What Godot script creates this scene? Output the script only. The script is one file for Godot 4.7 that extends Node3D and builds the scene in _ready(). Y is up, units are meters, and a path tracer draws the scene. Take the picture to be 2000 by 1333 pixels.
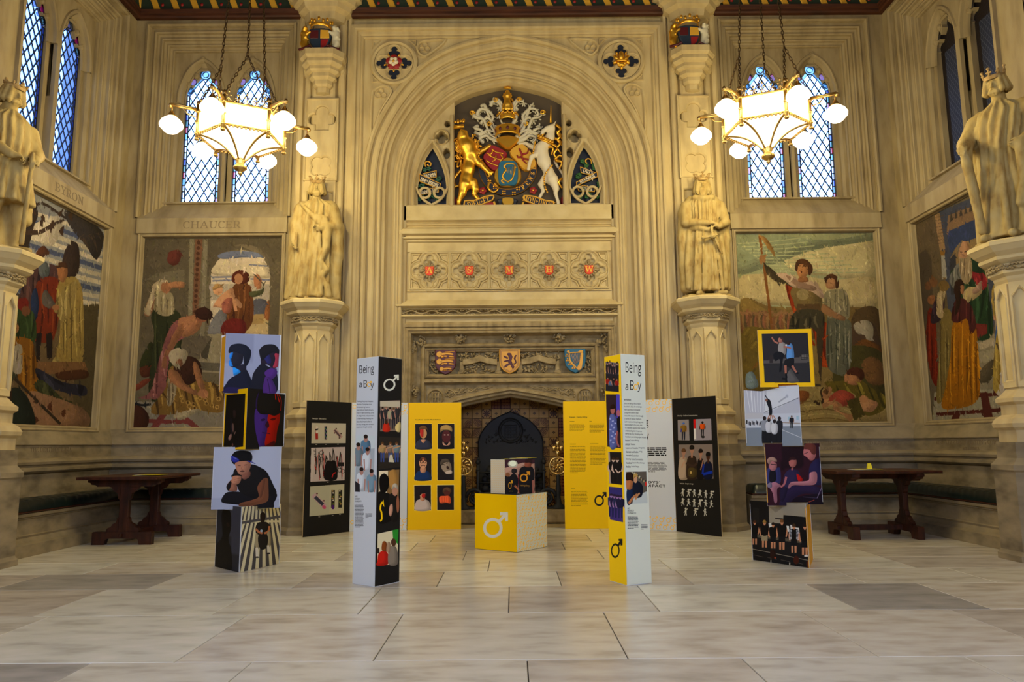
extends Node3D

# A stone waiting hall with a fireplace, statues, murals and an exhibition on folding boards.
# x to the right, y up, the hall runs along -z. Units are metres.

const XC := -0.035        # the axis of the hall
const ZB := -10.95        # face of the end wall
const ZT := -11.4         # face of the wall inside the great arch
const XW := 5.9           # face of the side walls

var M := {}
var X := Transform3D.IDENTITY
var names := {}
var rng := RandomNumberGenerator.new()

func _ready():
	rng.seed = 7
	setup_view()
	make_materials()
	build_shell()
	build_bays()
	build_arch_wall()
	build_fireplace()
	build_pedestals()
	build_heraldry()
	build_statues()
	build_chandeliers()
	build_furniture()
	build_exhibition()
	build_murals()

# ---------------------------------------------------------------- naming
func numbered(called: String) -> String:
	if not names.has(called):
		names[called] = 0
		return called
	names[called] += 1
	return "%s_%03d" % [called, names[called]]

func tag(o: Node3D, label: String, category: String, group := "") -> Node3D:
	o.set_meta("label", label)
	o.set_meta("category", category)
	if group:
		o.set_meta("group", group)
	return o

func thing(called: String, label: String, category: String, at := Vector3.ZERO, turn := 0.0, group := "") -> Node3D:
	var o := Node3D.new()
	o.name = numbered(called)
	add_child(o)
	o.position = at
	o.rotation.y = turn
	return tag(o, label, category, group)

func structure(called: String) -> Node3D:
	var o := Node3D.new()
	o.name = numbered(called)
	add_child(o)
	o.set_meta("kind", "structure")
	return o

func put(called: String, s, m: Material, parent: Node3D, smooth := false) -> MeshInstance3D:
	var o := MeshInstance3D.new()
	if s is SurfaceTool:
		if not smooth:
			s.generate_normals()
		o.mesh = s.commit()
	else:
		o.mesh = s
	o.material_override = m
	o.name = called
	parent.add_child(o, true)
	return o

func dup(root: Node3D, at: Vector3, turn := 0.0, label := "") -> Node3D:
	var r: Node3D = root.duplicate()
	r.name = numbered(str(root.name).rstrip("_0123456789"))
	add_child(r)
	r.position = at
	r.rotation.y = turn
	if label:
		r.set_meta("label", label)
	return r

func K(r: float, g: float, b: float) -> Color:
	return Color(r, g, b)

# ---------------------------------------------------------------- points
func P(text: String) -> PackedVector2Array:
	var f := text.split_floats(" ", false)
	var out := PackedVector2Array()
	for i in range(0, f.size() - 1, 2):
		out.append(Vector2(f[i], f[i + 1]))
	return out

func mirrored(pts: PackedVector2Array, xc := XC) -> PackedVector2Array:
	var out := PackedVector2Array()
	for p in pts:
		out.append(Vector2(2.0 * xc - p.x, p.y))
	out.reverse()
	return out

func moved(pts: PackedVector2Array, by: Vector2, k := 1.0, turn := 0.0) -> PackedVector2Array:
	var out := PackedVector2Array()
	for p in pts:
		out.append((p * k).rotated(turn) + by)
	return out

func rect2(x0: float, y0: float, x1: float, y1: float) -> PackedVector2Array:
	return PackedVector2Array([Vector2(x0, y0), Vector2(x1, y0), Vector2(x1, y1), Vector2(x0, y1)])

func circle2(c: Vector2, rx: float, ry := -1.0, n := 24) -> PackedVector2Array:
	var out := PackedVector2Array()
	if ry < 0.0:
		ry = rx
	for i in n:
		var a := TAU * i / n
		out.append(c + Vector2(cos(a) * rx, sin(a) * ry))
	return out

func arc2(c: Vector2, r: float, a0: float, a1: float, n := 10) -> PackedVector2Array:
	var out := PackedVector2Array()
	for i in n + 1:
		var a := deg_to_rad(lerpf(a0, a1, float(i) / n))
		out.append(c + Vector2(cos(a), sin(a)) * r)
	return out

func spline2(pts: PackedVector2Array, per := 5, closed := false) -> PackedVector2Array:
	var out := PackedVector2Array()
	var n := pts.size()
	for i in (n if closed else n - 1):
		var a: Vector2 = pts[(i - 1 + n) % n] if closed else pts[maxi(i - 1, 0)]
		var d: Vector2 = pts[(i + 2) % n] if closed else pts[mini(i + 2, n - 1)]
		for k in per:
			out.append(pts[i].cubic_interpolate(pts[(i + 1) % n], a, d, float(k) / per))
	if not closed:
		out.append(pts[n - 1])
	return out

func at_z(pts: PackedVector2Array, z: float) -> PackedVector3Array:
	var out := PackedVector3Array()
	for p in pts:
		out.append(Vector3(p.x, p.y, z))
	return out

func ccw(p: PackedVector2Array) -> PackedVector2Array:
	if Geometry2D.is_polygon_clockwise(p):
		return p
	var q := p.duplicate()
	q.reverse()
	return q

# ---------------------------------------------------------------- shapes added to a SurfaceTool
func mesh(group := -1) -> SurfaceTool:
	var s := SurfaceTool.new()
	s.begin(Mesh.PRIMITIVE_TRIANGLES)
	s.set_smooth_group(group)
	return s

func tri(s: SurfaceTool, a: Vector3, b: Vector3, c: Vector3):
	s.add_vertex(X * a)
	s.add_vertex(X * b)
	s.add_vertex(X * c)

func quad(s: SurfaceTool, a: Vector3, b: Vector3, c: Vector3, d: Vector3):
	tri(s, a, b, c)
	tri(s, a, c, d)

func inset(p: PackedVector2Array, by: float) -> PackedVector2Array:
	# every corner moved along its mitre, to the inside of a polygon that runs counter-clockwise on paper
	var out := PackedVector2Array()
	var n := p.size()
	for i in n:
		var a := (p[i] - p[(i - 1 + n) % n]).normalized()
		var b := (p[(i + 1) % n] - p[i]).normalized()
		var na := Vector2(-a.y, a.x)
		var nb := Vector2(-b.y, b.x)
		var m := na + nb
		var l := m.length_squared()
		m = na if l < 0.05 else m * (2.0 / l)
		out.append(p[i] + m.limit_length(2.2) * by)
	return out

func turned(p: PackedVector2Array, left: bool) -> PackedVector2Array:
	# left: counter-clockwise with y up
	var area := 0.0
	for i in p.size():
		area += p[i].cross(p[(i + 1) % p.size()])
	if (area > 0.0) == left:
		return p
	var q := p.duplicate()
	q.reverse()
	return q

func cap(s: SurfaceTool, p: PackedVector2Array, z: float, front := true):
	var t := Geometry2D.triangulate_polygon(p)
	for i in range(0, t.size(), 3):
		var a := Vector3(p[t[i]].x, p[t[i]].y, z)
		var b := Vector3(p[t[i + 1]].x, p[t[i + 1]].y, z)
		var c := Vector3(p[t[i + 2]].x, p[t[i + 2]].y, z)
		if ((b - a).cross(c - a).z < 0.0) == front:
			tri(s, a, b, c)
		else:
			tri(s, a, c, b)

func walls(s: SurfaceTool, p: PackedVector2Array, z0: float, q: PackedVector2Array, z1: float, closed := true):
	var n := p.size()
	for i in (n if closed else n - 1):
		var j := (i + 1) % n
		quad(s, Vector3(p[i].x, p[i].y, z0), Vector3(q[i].x, q[i].y, z1), Vector3(q[j].x, q[j].y, z1), Vector3(p[j].x, p[j].y, z0))

func ext(s: SurfaceTool, poly: PackedVector2Array, z0: float, z1: float, bevel := 0.0, back := false):
	var p := turned(poly, true)
	if bevel <= 0.0:
		walls(s, p, z0, p, z1)
		cap(s, p, z1)
	else:
		var q := inset(p, bevel)
		walls(s, p, z0, p, z1 - bevel)
		walls(s, p, z1 - bevel, q, z1)
		cap(s, q, z1)
	if back:
		cap(s, p, z0, false)

func pillow(s: SurfaceTool, poly: PackedVector2Array, z0: float, h: float, edge: float, steps := 3):
	# a shape with a rounded edge, like a piece of carving
	var p := turned(poly, true)
	var last := p
	var zl := z0
	for k in range(1, steps + 1):
		var a := PI / 2.0 * k / steps
		var q := inset(p, edge * (1.0 - cos(a)))
		walls(s, last, zl, q, z0 + h * sin(a))
		last = q
		zl = z0 + h * sin(a)
	cap(s, last, zl)

func plate(s: SurfaceTool, outer: PackedVector2Array, holes: Array, z0: float, z1: float, bevel := 0.0):
	# a slab with openings: cut into strips through the openings so that every piece is simple
	var big := []
	var cuts := []
	var lo := 1e9
	var hi := -1e9
	var yl := 1e9
	var yh := -1e9
	for p in outer:
		lo = minf(lo, p.x)
		hi = maxf(hi, p.x)
		yl = minf(yl, p.y)
		yh = maxf(yh, p.y)
	for h in holes:
		var hp: PackedVector2Array = turned(h, true)
		var front := inset(hp, -bevel) if bevel > 0.0 else hp
		big.append(front)
		var mid := Vector2.ZERO
		for p in hp:
			mid += p / hp.size()
		cuts.append(mid.x + 0.00013)
		var r := hp.duplicate()
		r.reverse()
		var rf := front.duplicate()
		rf.reverse()
		walls(s, r, z0, r, z1 - bevel)
		if bevel > 0.0:
			walls(s, r, z1 - bevel, rf, z1)
	cuts.sort()
	cuts.append(hi + 1.0)
	var from := lo - 1.0
	for c in cuts:
		if c - from > 0.0005:
			for piece in Geometry2D.intersect_polygons(outer, rect2(from, yl - 1.0, c, yh + 1.0)):
				var left := [piece]
				for h in big:
					var next := []
					for q in left:
						next.append_array(Geometry2D.clip_polygons(q, h))
					left = next
				for q in left:
					cap(s, q, z1)
			from = c
	var o := turned(outer, true)
	walls(s, o, z0, o, z1)

func mould(s: SurfaceTool, path: PackedVector2Array, prof: PackedVector2Array, closed := false, z := 0.0, soft := false):
	# profile x: distance to the left of the path, y: height towards the viewer
	var n := path.size()
	var rows := []
	for i in n:
		var a: Vector2
		var b: Vector2
		if closed or (i > 0 and i < n - 1):
			a = (path[i] - path[(i - 1 + n) % n]).normalized()
			b = (path[(i + 1) % n] - path[i]).normalized()
		elif i == 0:
			a = (path[1] - path[0]).normalized()
			b = a
		else:
			a = (path[i] - path[i - 1]).normalized()
			b = a
		var na := Vector2(-a.y, a.x)
		var m := na + Vector2(-b.y, b.x)
		m = na if m.length_squared() < 0.02 else m * (2.0 / m.length_squared())
		var row := PackedVector3Array()
		for q in prof:
			var w: Vector2 = path[i] + m * q.x
			row.append(Vector3(w.x, w.y, z + q.y))
		rows.append(row)
	for j in prof.size() - 1:
		if soft:
			s.set_smooth_group(j + 1)
		for i in (n if closed else n - 1):
			var r: PackedVector3Array = rows[i]
			var t: PackedVector3Array = rows[(i + 1) % n]
			quad(s, r[j], r[j + 1], t[j + 1], t[j])

func bar(s: SurfaceTool, prof: PackedVector2Array, x0: float, x1: float, z := 0.0, ends := true):
	# a straight moulding along x; the profile's x is height, its y is depth towards the viewer
	for j in prof.size() - 1:
		var a := Vector3(x0, prof[j].x, z + prof[j].y)
		var b := Vector3(x0, prof[j + 1].x, z + prof[j + 1].y)
		quad(s, a, Vector3(x1, a.y, a.z), Vector3(x1, b.y, b.z), b)
	if ends and prof.size() > 2:
		var t := Geometry2D.triangulate_polygon(prof)
		for x in [x0, x1]:
			for i in range(0, t.size(), 3):
				var q := []
				for k in 3:
					q.append(Vector3(x, prof[t[i + k]].x, z + prof[t[i + k]].y))
				tri(s, q[0], q[1], q[2])

func box(s: SurfaceTool, c: Vector3, size: Vector3, bev := 0.0):
	var keep := X
	X = X * Transform3D(Basis.IDENTITY, c)
	var h := size / 2.0
	if bev <= 0.0:
		ext(s, rect2(-h.x, -h.y, h.x, h.y), -h.z, h.z, 0.0, true)
	else:
		var p := rect2(-h.x, -h.y, h.x, h.y)
		var q := inset(p, bev)
		cap(s, q, -h.z, false)
		walls(s, q, -h.z, p, -h.z + bev)
		walls(s, p, -h.z + bev, p, h.z - bev)
		walls(s, p, h.z - bev, q, h.z)
		cap(s, q, h.z)
	X = keep

func lathe(s: SurfaceTool, prof: PackedVector2Array, n := 24, at := Vector3.ZERO, soft := true, a0 := 0.0, a1 := TAU, squash := 1.0):
	for j in prof.size() - 1:
		if soft:
			s.set_smooth_group(j + 1 if prof[j].distance_to(prof[j + 1]) > 0.0 else 0)
		for i in n:
			var u := lerpf(a0, a1, float(i) / n)
			var v := lerpf(a0, a1, float(i + 1) / n)
			var p := prof[j]
			var q := prof[j + 1]
			quad(s, at + Vector3(cos(u) * p.x, p.y, sin(u) * p.x * squash), at + Vector3(cos(u) * q.x, q.y, sin(u) * q.x * squash), at + Vector3(cos(v) * q.x, q.y, sin(v) * q.x * squash), at + Vector3(cos(v) * p.x, p.y, sin(v) * p.x * squash))

func turned_body(s: SurfaceTool, prof: PackedVector2Array, n := 20, at := Vector3.ZERO):
	# lathe, smooth all over
	s.set_smooth_group(1)
	lathe(s, prof, n, at, false)

func tube(s: SurfaceTool, pts: PackedVector3Array, r: float, n := 8, r1 := -1.0, closed := false):
	if r1 < 0.0:
		r1 = r
	s.set_smooth_group(1)
	var m := pts.size()
	var rings := []
	var side := Vector3.ZERO
	for i in m:
		var d: Vector3
		if closed:
			d = pts[(i + 1) % m] - pts[(i - 1 + m) % m]
		else:
			d = pts[mini(i + 1, m - 1)] - pts[maxi(i - 1, 0)]
		d = d.normalized()
		if side == Vector3.ZERO:
			side = d.cross(Vector3.UP if absf(d.y) < 0.9 else Vector3.RIGHT).normalized()
		side = (side - d * side.dot(d)).normalized()
		var up := d.cross(side)
		var rad := lerpf(r, r1, float(i) / maxi(1, m - 1))
		var ring := PackedVector3Array()
		for k in n:
			var a := TAU * k / n
			ring.append(pts[i] + (side * cos(a) + up * sin(a)) * rad)
		rings.append(ring)
	for i in (m if closed else m - 1):
		var a: PackedVector3Array = rings[i]
		var b: PackedVector3Array = rings[(i + 1) % m]
		for k in n:
			quad(s, a[k], b[k], b[(k + 1) % n], a[(k + 1) % n])
	if not closed:
		for k in range(1, n - 1):
			tri(s, rings[0][0], rings[0][k], rings[0][k + 1])
			tri(s, rings[m - 1][0], rings[m - 1][k + 1], rings[m - 1][k])

func ball(s: SurfaceTool, c: Vector3, r: Vector3, n := 8, turn := Basis.IDENTITY):
	s.set_smooth_group(1)
	var rows := maxi(3, n / 2)
	for j in rows:
		var t0 := PI * j / rows
		var t1 := PI * (j + 1) / rows
		for i in n:
			var u := TAU * i / n
			var v := TAU * (i + 1) / n
			var q := []
			for w in [[t0, u], [t1, u], [t1, v], [t0, v]]:
				q.append(c + turn * (Vector3(sin(w[0]) * cos(w[1]), cos(w[0]), sin(w[0]) * sin(w[1])) * r))
			quad(s, q[0], q[1], q[2], q[3])

func rod(s: SurfaceTool, a: Vector3, b: Vector3, r: float, n := 8, r1 := -1.0):
	tube(s, PackedVector3Array([a, b]), r, n, r1)

func text_shape(text: String, size: float, font := "Droid Sans", weight := 400, depth := 0.002) -> TextMesh:
	var t := TextMesh.new()
	var f := SystemFont.new()
	f.font_names = PackedStringArray([font])
	f.font_weight = weight
	t.font = f
	t.text = text
	t.font_size = 32
	t.pixel_size = size / 32.0
	t.depth = depth
	t.curve_step = 2.0
	return t

# ---------------------------------------------------------------- flat prints and paintings
class Pic:
	var im: Image
	var w: int
	var h: int
	var m: Array
	var gain := Color(1,1,1)
	var shade := 0.07

	func _init(width: int, height: int, quad: PackedVector2Array, bg: Color, light := Color(1,1,1)):
		# quad: the corners (top left, top right, bottom right, bottom left) in the units that the shapes are given in
		w = width * 2
		h = height * 2
		gain = light
		im = Image.create(w, h, false, Image.FORMAT_RGB8)
		im.fill(c(bg))
		var to := [Vector2(0,0), Vector2(w, 0), Vector2(w, h), Vector2(0, h)]
		var rows := []
		for i in 4:
			var p := quad[i]
			var q: Vector2 = to[i]
			rows.append([p.x, p.y, 1.0, 0.0, 0.0, 0.0, -q.x * p.x, -q.x * p.y, q.x])
			rows.append([0.0, 0.0, 0.0, p.x, p.y, 1.0, -q.y * p.x, -q.y * p.y, q.y])
		for i in 8:
			var best := i
			for k in range(i, 8):
				if absf(rows[k][i]) > absf(rows[best][i]):
					best = k
			var t: Array = rows[i]
			rows[i] = rows[best]
			rows[best] = t
			for k in 8:
				if k != i:
					var f: float = rows[k][i] / rows[i][i]
					if f != 0.0:
						for l in range(i, 9):
							rows[k][l] -= f * rows[i][l]
		m = []
		for i in 8:
			m.append(rows[i][8] / rows[i][i])

	func c(k: Color) -> Color:
		var l := k.srgb_to_linear()
		return Color(minf(l.r * gain.r, 1.0), minf(l.g * gain.g, 1.0), minf(l.b * gain.b, 1.0)).linear_to_srgb()

	func mp(p: Vector2) -> Vector2:
		var d: float = m[6] * p.x + m[7] * p.y + 1.0
		return Vector2((m[0] * p.x + m[1] * p.y + m[2]) / d, (m[3] * p.x + m[4] * p.y + m[5]) / d)

	func raw(p: PackedVector2Array, col: Color):
		# fill, even-odd, in picture pixels
		var lo := 1e9
		var hi := -1e9
		for q in p:
			lo = minf(lo, q.y)
			hi = maxf(hi, q.y)
		var n := p.size()
		for y in range(maxi(0, int(floor(lo))), mini(h, int(ceil(hi)) + 1)):
			var yc := y + 0.5
			var xs := []
			var a := p[n - 1]
			for i in n:
				var b := p[i]
				if (a.y <= yc) != (b.y <= yc):
					xs.append(a.x + (yc - a.y) / (b.y - a.y) * (b.x - a.x))
				a = b
			xs.sort()
			for k in range(0, xs.size() - 1, 2):
				var x0 := int(round(xs[k]))
				var x1 := int(round(xs[k + 1]))
				if x1 > x0:
					im.fill_rect(Rect2i(x0, y, x1 - x0, 1), col)

	func poly(p: PackedVector2Array, col: Color):
		var q := PackedVector2Array()
		for v in p:
			q.append(mp(v))
		raw(q, c(col))

	func f(text: String, col: Color):
		# a smooth closed shape
		var b := curve(pts(text), true)
		poly(b, col)
		if shade <= 0.0:
			return
		# modelled like a painted or photographed form: darker to one side
		var lo := b[0]
		var hi := b[0]
		for q in b:
			lo = lo.min(q)
			hi = hi.max(q)
		for k in 3:
			var by := Vector2(-1.0,-.45) * minf(hi.x - lo.x, hi.y - lo.y) * (0.36 - 0.1 * k)
			var off := PackedVector2Array()
			for q in b:
				off.append(q + by)
			for piece in Geometry2D.clip_polygons(b, off):
				poly(piece, col * Color(1.0 - shade * (k + 1), 1.0 - shade * (k + 1), 1.0 - shade * (k + 1)))

	func g(text: String, col: Color):
		# a shape with straight sides
		poly(pts(text), col)

	func pts(text: String) -> PackedVector2Array:
		var n := text.split_floats(" ", false)
		var out := PackedVector2Array()
		for i in range(0, n.size() - 1, 2):
			out.append(Vector2(n[i], n[i + 1]))
		return out

	func curve(p: PackedVector2Array, closed: bool, per := 5) -> PackedVector2Array:
		var out := PackedVector2Array()
		var n := p.size()
		for i in (n if closed else n - 1):
			var a: Vector2 = p[(i - 1 + n) % n] if closed else p[maxi(i - 1, 0)]
			var d: Vector2 = p[(i + 2) % n] if closed else p[mini(i + 2, n - 1)]
			for k in per:
				out.append(p[i].cubic_interpolate(p[(i + 1) % n], a, d, float(k) / per))
		if not closed:
			out.append(p[n - 1])
		return out

	func box(x0: float, y0: float, x1: float, y1: float, col: Color):
		poly(PackedVector2Array([Vector2(x0, y0), Vector2(x1, y0), Vector2(x1, y1), Vector2(x0, y1)]), col)

	func oval(x: float, y: float, rx: float, ry: float, col: Color, turn := 0.0):
		var q := PackedVector2Array()
		for i in 20:
			var a := TAU * i / 20
			q.append(Vector2(x, y) + Vector2(cos(a) * rx, sin(a) * ry).rotated(turn))
		poly(q, col)

	func line(text: String, width: float, col: Color, end := -1.0):
		stroke(curve(pts(text), false), width, col, end)

	func stroke(p: PackedVector2Array, width: float, col: Color, end := -1.0):
		var l := PackedVector2Array()
		var r := PackedVector2Array()
		var n := p.size()
		if end < 0.0:
			end = width
		for i in n:
			var d := (p[mini(i + 1, n - 1)] - p[maxi(i - 1, 0)]).normalized().orthogonal() * lerpf(width, end, float(i) / maxi(1, n - 1)) / 2.0
			l.append(p[i] + d)
			r.append(p[i] - d)
		r.reverse()
		l.append_array(r)
		poly(l, col)

	func ring(x: float, y: float, r: float, width: float, col: Color, sy := 1.0):
		var q := PackedVector2Array()
		for i in 29:
			var a := TAU * i / 28
			q.append(Vector2(x + cos(a) * (r + width / 2), y + sin(a) * (r + width / 2) * sy))
		for i in 29:
			var a := -TAU * i / 28
			q.append(Vector2(x + cos(a) * (r - width / 2), y + sin(a) * (r - width / 2) * sy))
		poly(q, col)

	func mars(x: float, y: float, r: float, width: float, col: Color, sx := 1.0):
		# a ring with an arrow to the upper right
		var q := PackedVector2Array()
		for s in [1.0,-1.0]:
			for i in 29:
				var a: float = s * TAU * i / 28
				q.append(Vector2(x + cos(a) * (r + s * width / 2) * sx, y + sin(a) * (r + s * width / 2)))
		poly(q, col)
		var k := r * 0.7
		var e := r * 1.62
		for t in [[k, -k, e + width * 0.3, -e - width * 0.3], [e - r * 0.75, -e - width * 0.1, e + width * 0.5, -e - width * 0.1], [e + width * 0.1, -e + r * 0.85, e + width * 0.1, -e - width * 0.5]]:
			stroke(PackedVector2Array([Vector2(x + t[0] * sx, y + t[1]), Vector2(x + t[2] * sx, y + t[3])]), width, col)

	func folds(shape: String, col: Color, dark: Color, light: Color, n: int, seed_: int, lean := 0.0):
		# drapery: the shape with streaks of shade and light that run down it
		var body := curve(pts(shape), true)
		poly(body, col)
		var r := RandomNumberGenerator.new()
		r.seed = seed_
		var lo := Vector2(1e9, 1e9)
		var hi := -lo
		for p in body:
			lo = lo.min(p)
			hi = hi.max(p)
		for i in n:
			var x := lerpf(lo.x, hi.x, (i + r.randf()) / n)
			var wdt := (hi.x - lo.x) / n * r.randf_range(0.25, 0.6)
			var y0 := lerpf(lo.y, hi.y, r.randf_range(-0.05, 0.35))
			var y1 := lerpf(lo.y, hi.y, r.randf_range(0.6, 1.05))
			var mid := Vector2(x + r.randf_range(-1, 1) * wdt, (y0 + y1) / 2)
			var line_ := curve(PackedVector2Array([Vector2(x - lean * 0.5, y0), mid, Vector2(x + lean * 0.5 + r.randf_range(-1, 1) * wdt, y1)]), false)
			var a := PackedVector2Array()
			var b := PackedVector2Array()
			for k in line_.size():
				var o := Vector2(wdt * sin(PI * (k + 0.3) / (line_.size() + 0.0)), 0)
				a.append(line_[k] - o * 0.6)
				b.append(line_[k] + o * 0.6)
			b.reverse()
			a.append_array(b)
			for piece in Geometry2D.intersect_polygons(a, body):
				poly(piece, dark if i % 2 == 0 else light)

	func rows(x: float, y: float, x1: float, step: float, n: int, hgt: float, col: Color, seed_: int, slant := 0.0):
		# lines of small print, word by word
		var r := RandomNumberGenerator.new()
		r.seed = seed_
		for i in n:
			var yy := y + i * step
			var xx := x
			var stop := lerpf(x, x1, 1.0 if i < n - 1 else r.randf_range(0.4, 0.9)) - r.randf() * (x1 - x) * 0.08
			while xx < stop:
				var l := minf((x1 - x) * r.randf_range(0.05, 0.17), stop - xx)
				var d := slant * (xx - x)
				g("%f %f %f %f %f %f %f %f" % [xx, yy + d, xx + l, yy + d, xx + l, yy + hgt + d, xx, yy + hgt + d], col)
				xx += l + (x1 - x) * 0.018

	func write(t: TextMesh, at: Vector2, kx: Vector2, ky: Vector2, col: Color):
		# lettering from a font: at is the middle of the text, kx and ky are where one metre to the right and one metre up lead
		var arr := t.get_mesh_arrays()
		var v: PackedVector3Array = arr[Mesh.ARRAY_VERTEX]
		var nn: PackedVector3Array = arr[Mesh.ARRAY_NORMAL]
		var idx: PackedInt32Array = arr[Mesh.ARRAY_INDEX] if arr[Mesh.ARRAY_INDEX] != null else PackedInt32Array(range(v.size()))
		var cc := c(col)
		for i in range(0, idx.size(), 3):
			if nn[idx[i]].z > 0.5:
				var q := PackedVector2Array()
				for k in 3:
					var p := v[idx[i + k]]
					q.append(mp(at + kx * p.x + ky * p.y))
				raw(q, cc)

	func fit(t: TextMesh, x0: float, y0: float, x1: float, y1: float, col: Color, slope := 0.0, lean := 0.0):
		# lettering stretched over a box; slope tilts the line, lean the uprights
		var lo := Vector2(1e9, 1e9)
		var hi := -lo
		for q in t.get_mesh_arrays()[Mesh.ARRAY_VERTEX]:
			lo = lo.min(Vector2(q.x, q.y))
			hi = hi.max(Vector2(q.x, q.y))
		var k := Vector2((x1 - x0) / (hi.x - lo.x), (y1 - y0) / (hi.y - lo.y))
		write(t, Vector2(x0 - lo.x * k.x - lean * lo.y * k.y, y1 + lo.y * k.y - slope * lo.x * k.x), Vector2(k.x, slope * k.x), Vector2(lean * k.y, -k.y), col)

	func kid(x: float, y: float, hgt: float, shirt: Color, legs: Color, skin: Color, hair: Color, bare := 0.0, w := 1.0):
		# a small standing figure in a printed photograph: feet at y
		var u := hgt / 100.0
		var a := u * w
		g("%f %f %f %f %f %f %f %f" % [x - 11 * a, y - 52 * u, x - 1 * a, y - 52 * u, x - 3 * a, y, x - 10 * a, y], legs if bare < 0.5 else skin)
		g("%f %f %f %f %f %f %f %f" % [x + 1 * a, y - 52 * u, x + 11 * a, y - 52 * u, x + 10 * a, y, x + 3 * a, y], legs if bare < 0.5 else skin)
		if bare > 0.5:
			g("%f %f %f %f %f %f %f %f" % [x - 12 * a, y - 54 * u, x + 12 * a, y - 54 * u, x + 13 * a, y - 28 * u, x - 13 * a, y - 28 * u], legs)
			box(x - 11 * a, y - 4 * u, x - 1 * a, y, Color(.1,.1,.1))
			box(x + 1 * a, y - 4 * u, x + 11 * a, y, Color(.1,.1,.1))
		for s in [-1.0,1.0]:
			line("%f %f %f %f %f %f" % [x + s * 14 * a, y - 80 * u, x + s * 19 * a, y - 62 * u, x + s * 16 * a, y - 46 * u], 7 * a, skin, 5 * a)
		f("%f %f %f %f %f %f %f %f %f %f %f %f" % [x - 6 * a, y - 87 * u, x + 6 * a, y - 87 * u, x + 18 * a, y - 80 * u, x + 12 * a, y - 50 * u, x - 12 * a, y - 50 * u, x - 18 * a, y - 80 * u], shirt)
		box(x - 3 * a, y - 90 * u, x + 3 * a, y - 84 * u, skin)
		oval(x, y - 94 * u, 6.5 * a, 8 * u, skin)
		f("%f %f %f %f %f %f %f %f %f %f" % [x - 7 * a, y - 94 * u, x - 6 * a, y - 101 * u, x, y - 104 * u, x + 6 * a, y - 101 * u, x + 7 * a, y - 94 * u], hair)

	func soften(k: float):
		im.resize(maxi(4, int(w / k)), maxi(4, int(h / k)), Image.INTERPOLATE_BILINEAR)
		im.resize(w, h, Image.INTERPOLATE_CUBIC)

	func daub(n: int, seed_: int, long: float, wide: float, vary: float):
		# brush strokes that take up the colour they lie on
		var r := RandomNumberGenerator.new()
		r.seed = seed_
		for i in n:
			var x := r.randf_range(0, w - 1)
			var y := r.randf_range(0, h - 1)
			var k := im.get_pixel(int(x), int(y))
			var v := r.randf_range(1.0 - vary, 1.0 + vary)
			var d := Vector2(1,0).rotated(r.randfn(1.4, 0.6)) * long * r.randf_range(0.4, 1.0)
			var q := d.orthogonal().normalized() * wide * r.randf_range(0.5, 1.0)
			var p := Vector2(x, y)
			raw(PackedVector2Array([p - d, p + q, p + d, p - q]), Color(k.r * v, k.g * v * r.randf_range(0.97, 1.03), k.b * v * r.randf_range(0.92, 1.08)))

	func wear(seed_: int, freq: float, amount: float, warm := Color(0,0,0), stretch := 1.0):
		# uneven tone, as of pigment on plaster
		var nz := FastNoiseLite.new()
		nz.seed = seed_
		nz.frequency = freq
		nz.fractal_octaves = 4
		var small := nz.get_image(w / 2, maxi(8, int(h / 2 / stretch)), false, false, true)
		small.resize(w, h, Image.INTERPOLATE_BILINEAR)
		small.convert(Image.FORMAT_L8)
		var v := small.get_data()
		var over := PackedByteArray()
		over.resize(w * h * 4)
		var wr := int(warm.r * 255)
		var wg := int(warm.g * 255)
		var wb := int(warm.b * 255)
		for i in w * h:
			over[i * 4] = wr
			over[i * 4 + 1] = wg
			over[i * 4 + 2] = wb
			over[i * 4 + 3] = int(v[i] * amount)
		var o := Image.create_from_data(w, h, false, Image.FORMAT_RGBA8, over)
		im.convert(Image.FORMAT_RGBA8)
		im.blend_rect(o, Rect2i(0, 0, w, h), Vector2i.ZERO)
		im.convert(Image.FORMAT_RGB8)

	func tex() -> ImageTexture:
		im.resize(w / 2, h / 2, Image.INTERPOLATE_BILINEAR)
		return ImageTexture.create_from_image(im)

func print_mat(p: Pic, rough := 0.5) -> StandardMaterial3D:
	var m := StandardMaterial3D.new()
	m.albedo_texture = p.tex()
	m.roughness = rough
	m.metallic_specular = 0.22
	m.texture_repeat = false
	return m

func face(a: Vector3, b: Vector3, c: Vector3, d: Vector3) -> ArrayMesh:
	# a flat print: top left, top right, bottom right, bottom left
	var s := SurfaceTool.new()
	s.begin(Mesh.PRIMITIVE_TRIANGLES)
	s.set_smooth_group(-1)
	for k in [[a, 0, 0], [b, 1, 0], [c, 1, 1], [a, 0, 0], [c, 1, 1], [d, 0, 1]]:
		s.set_uv(Vector2(k[1], k[2]))
		s.add_vertex(k[0])
	s.generate_normals()
	return s.commit()

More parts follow.
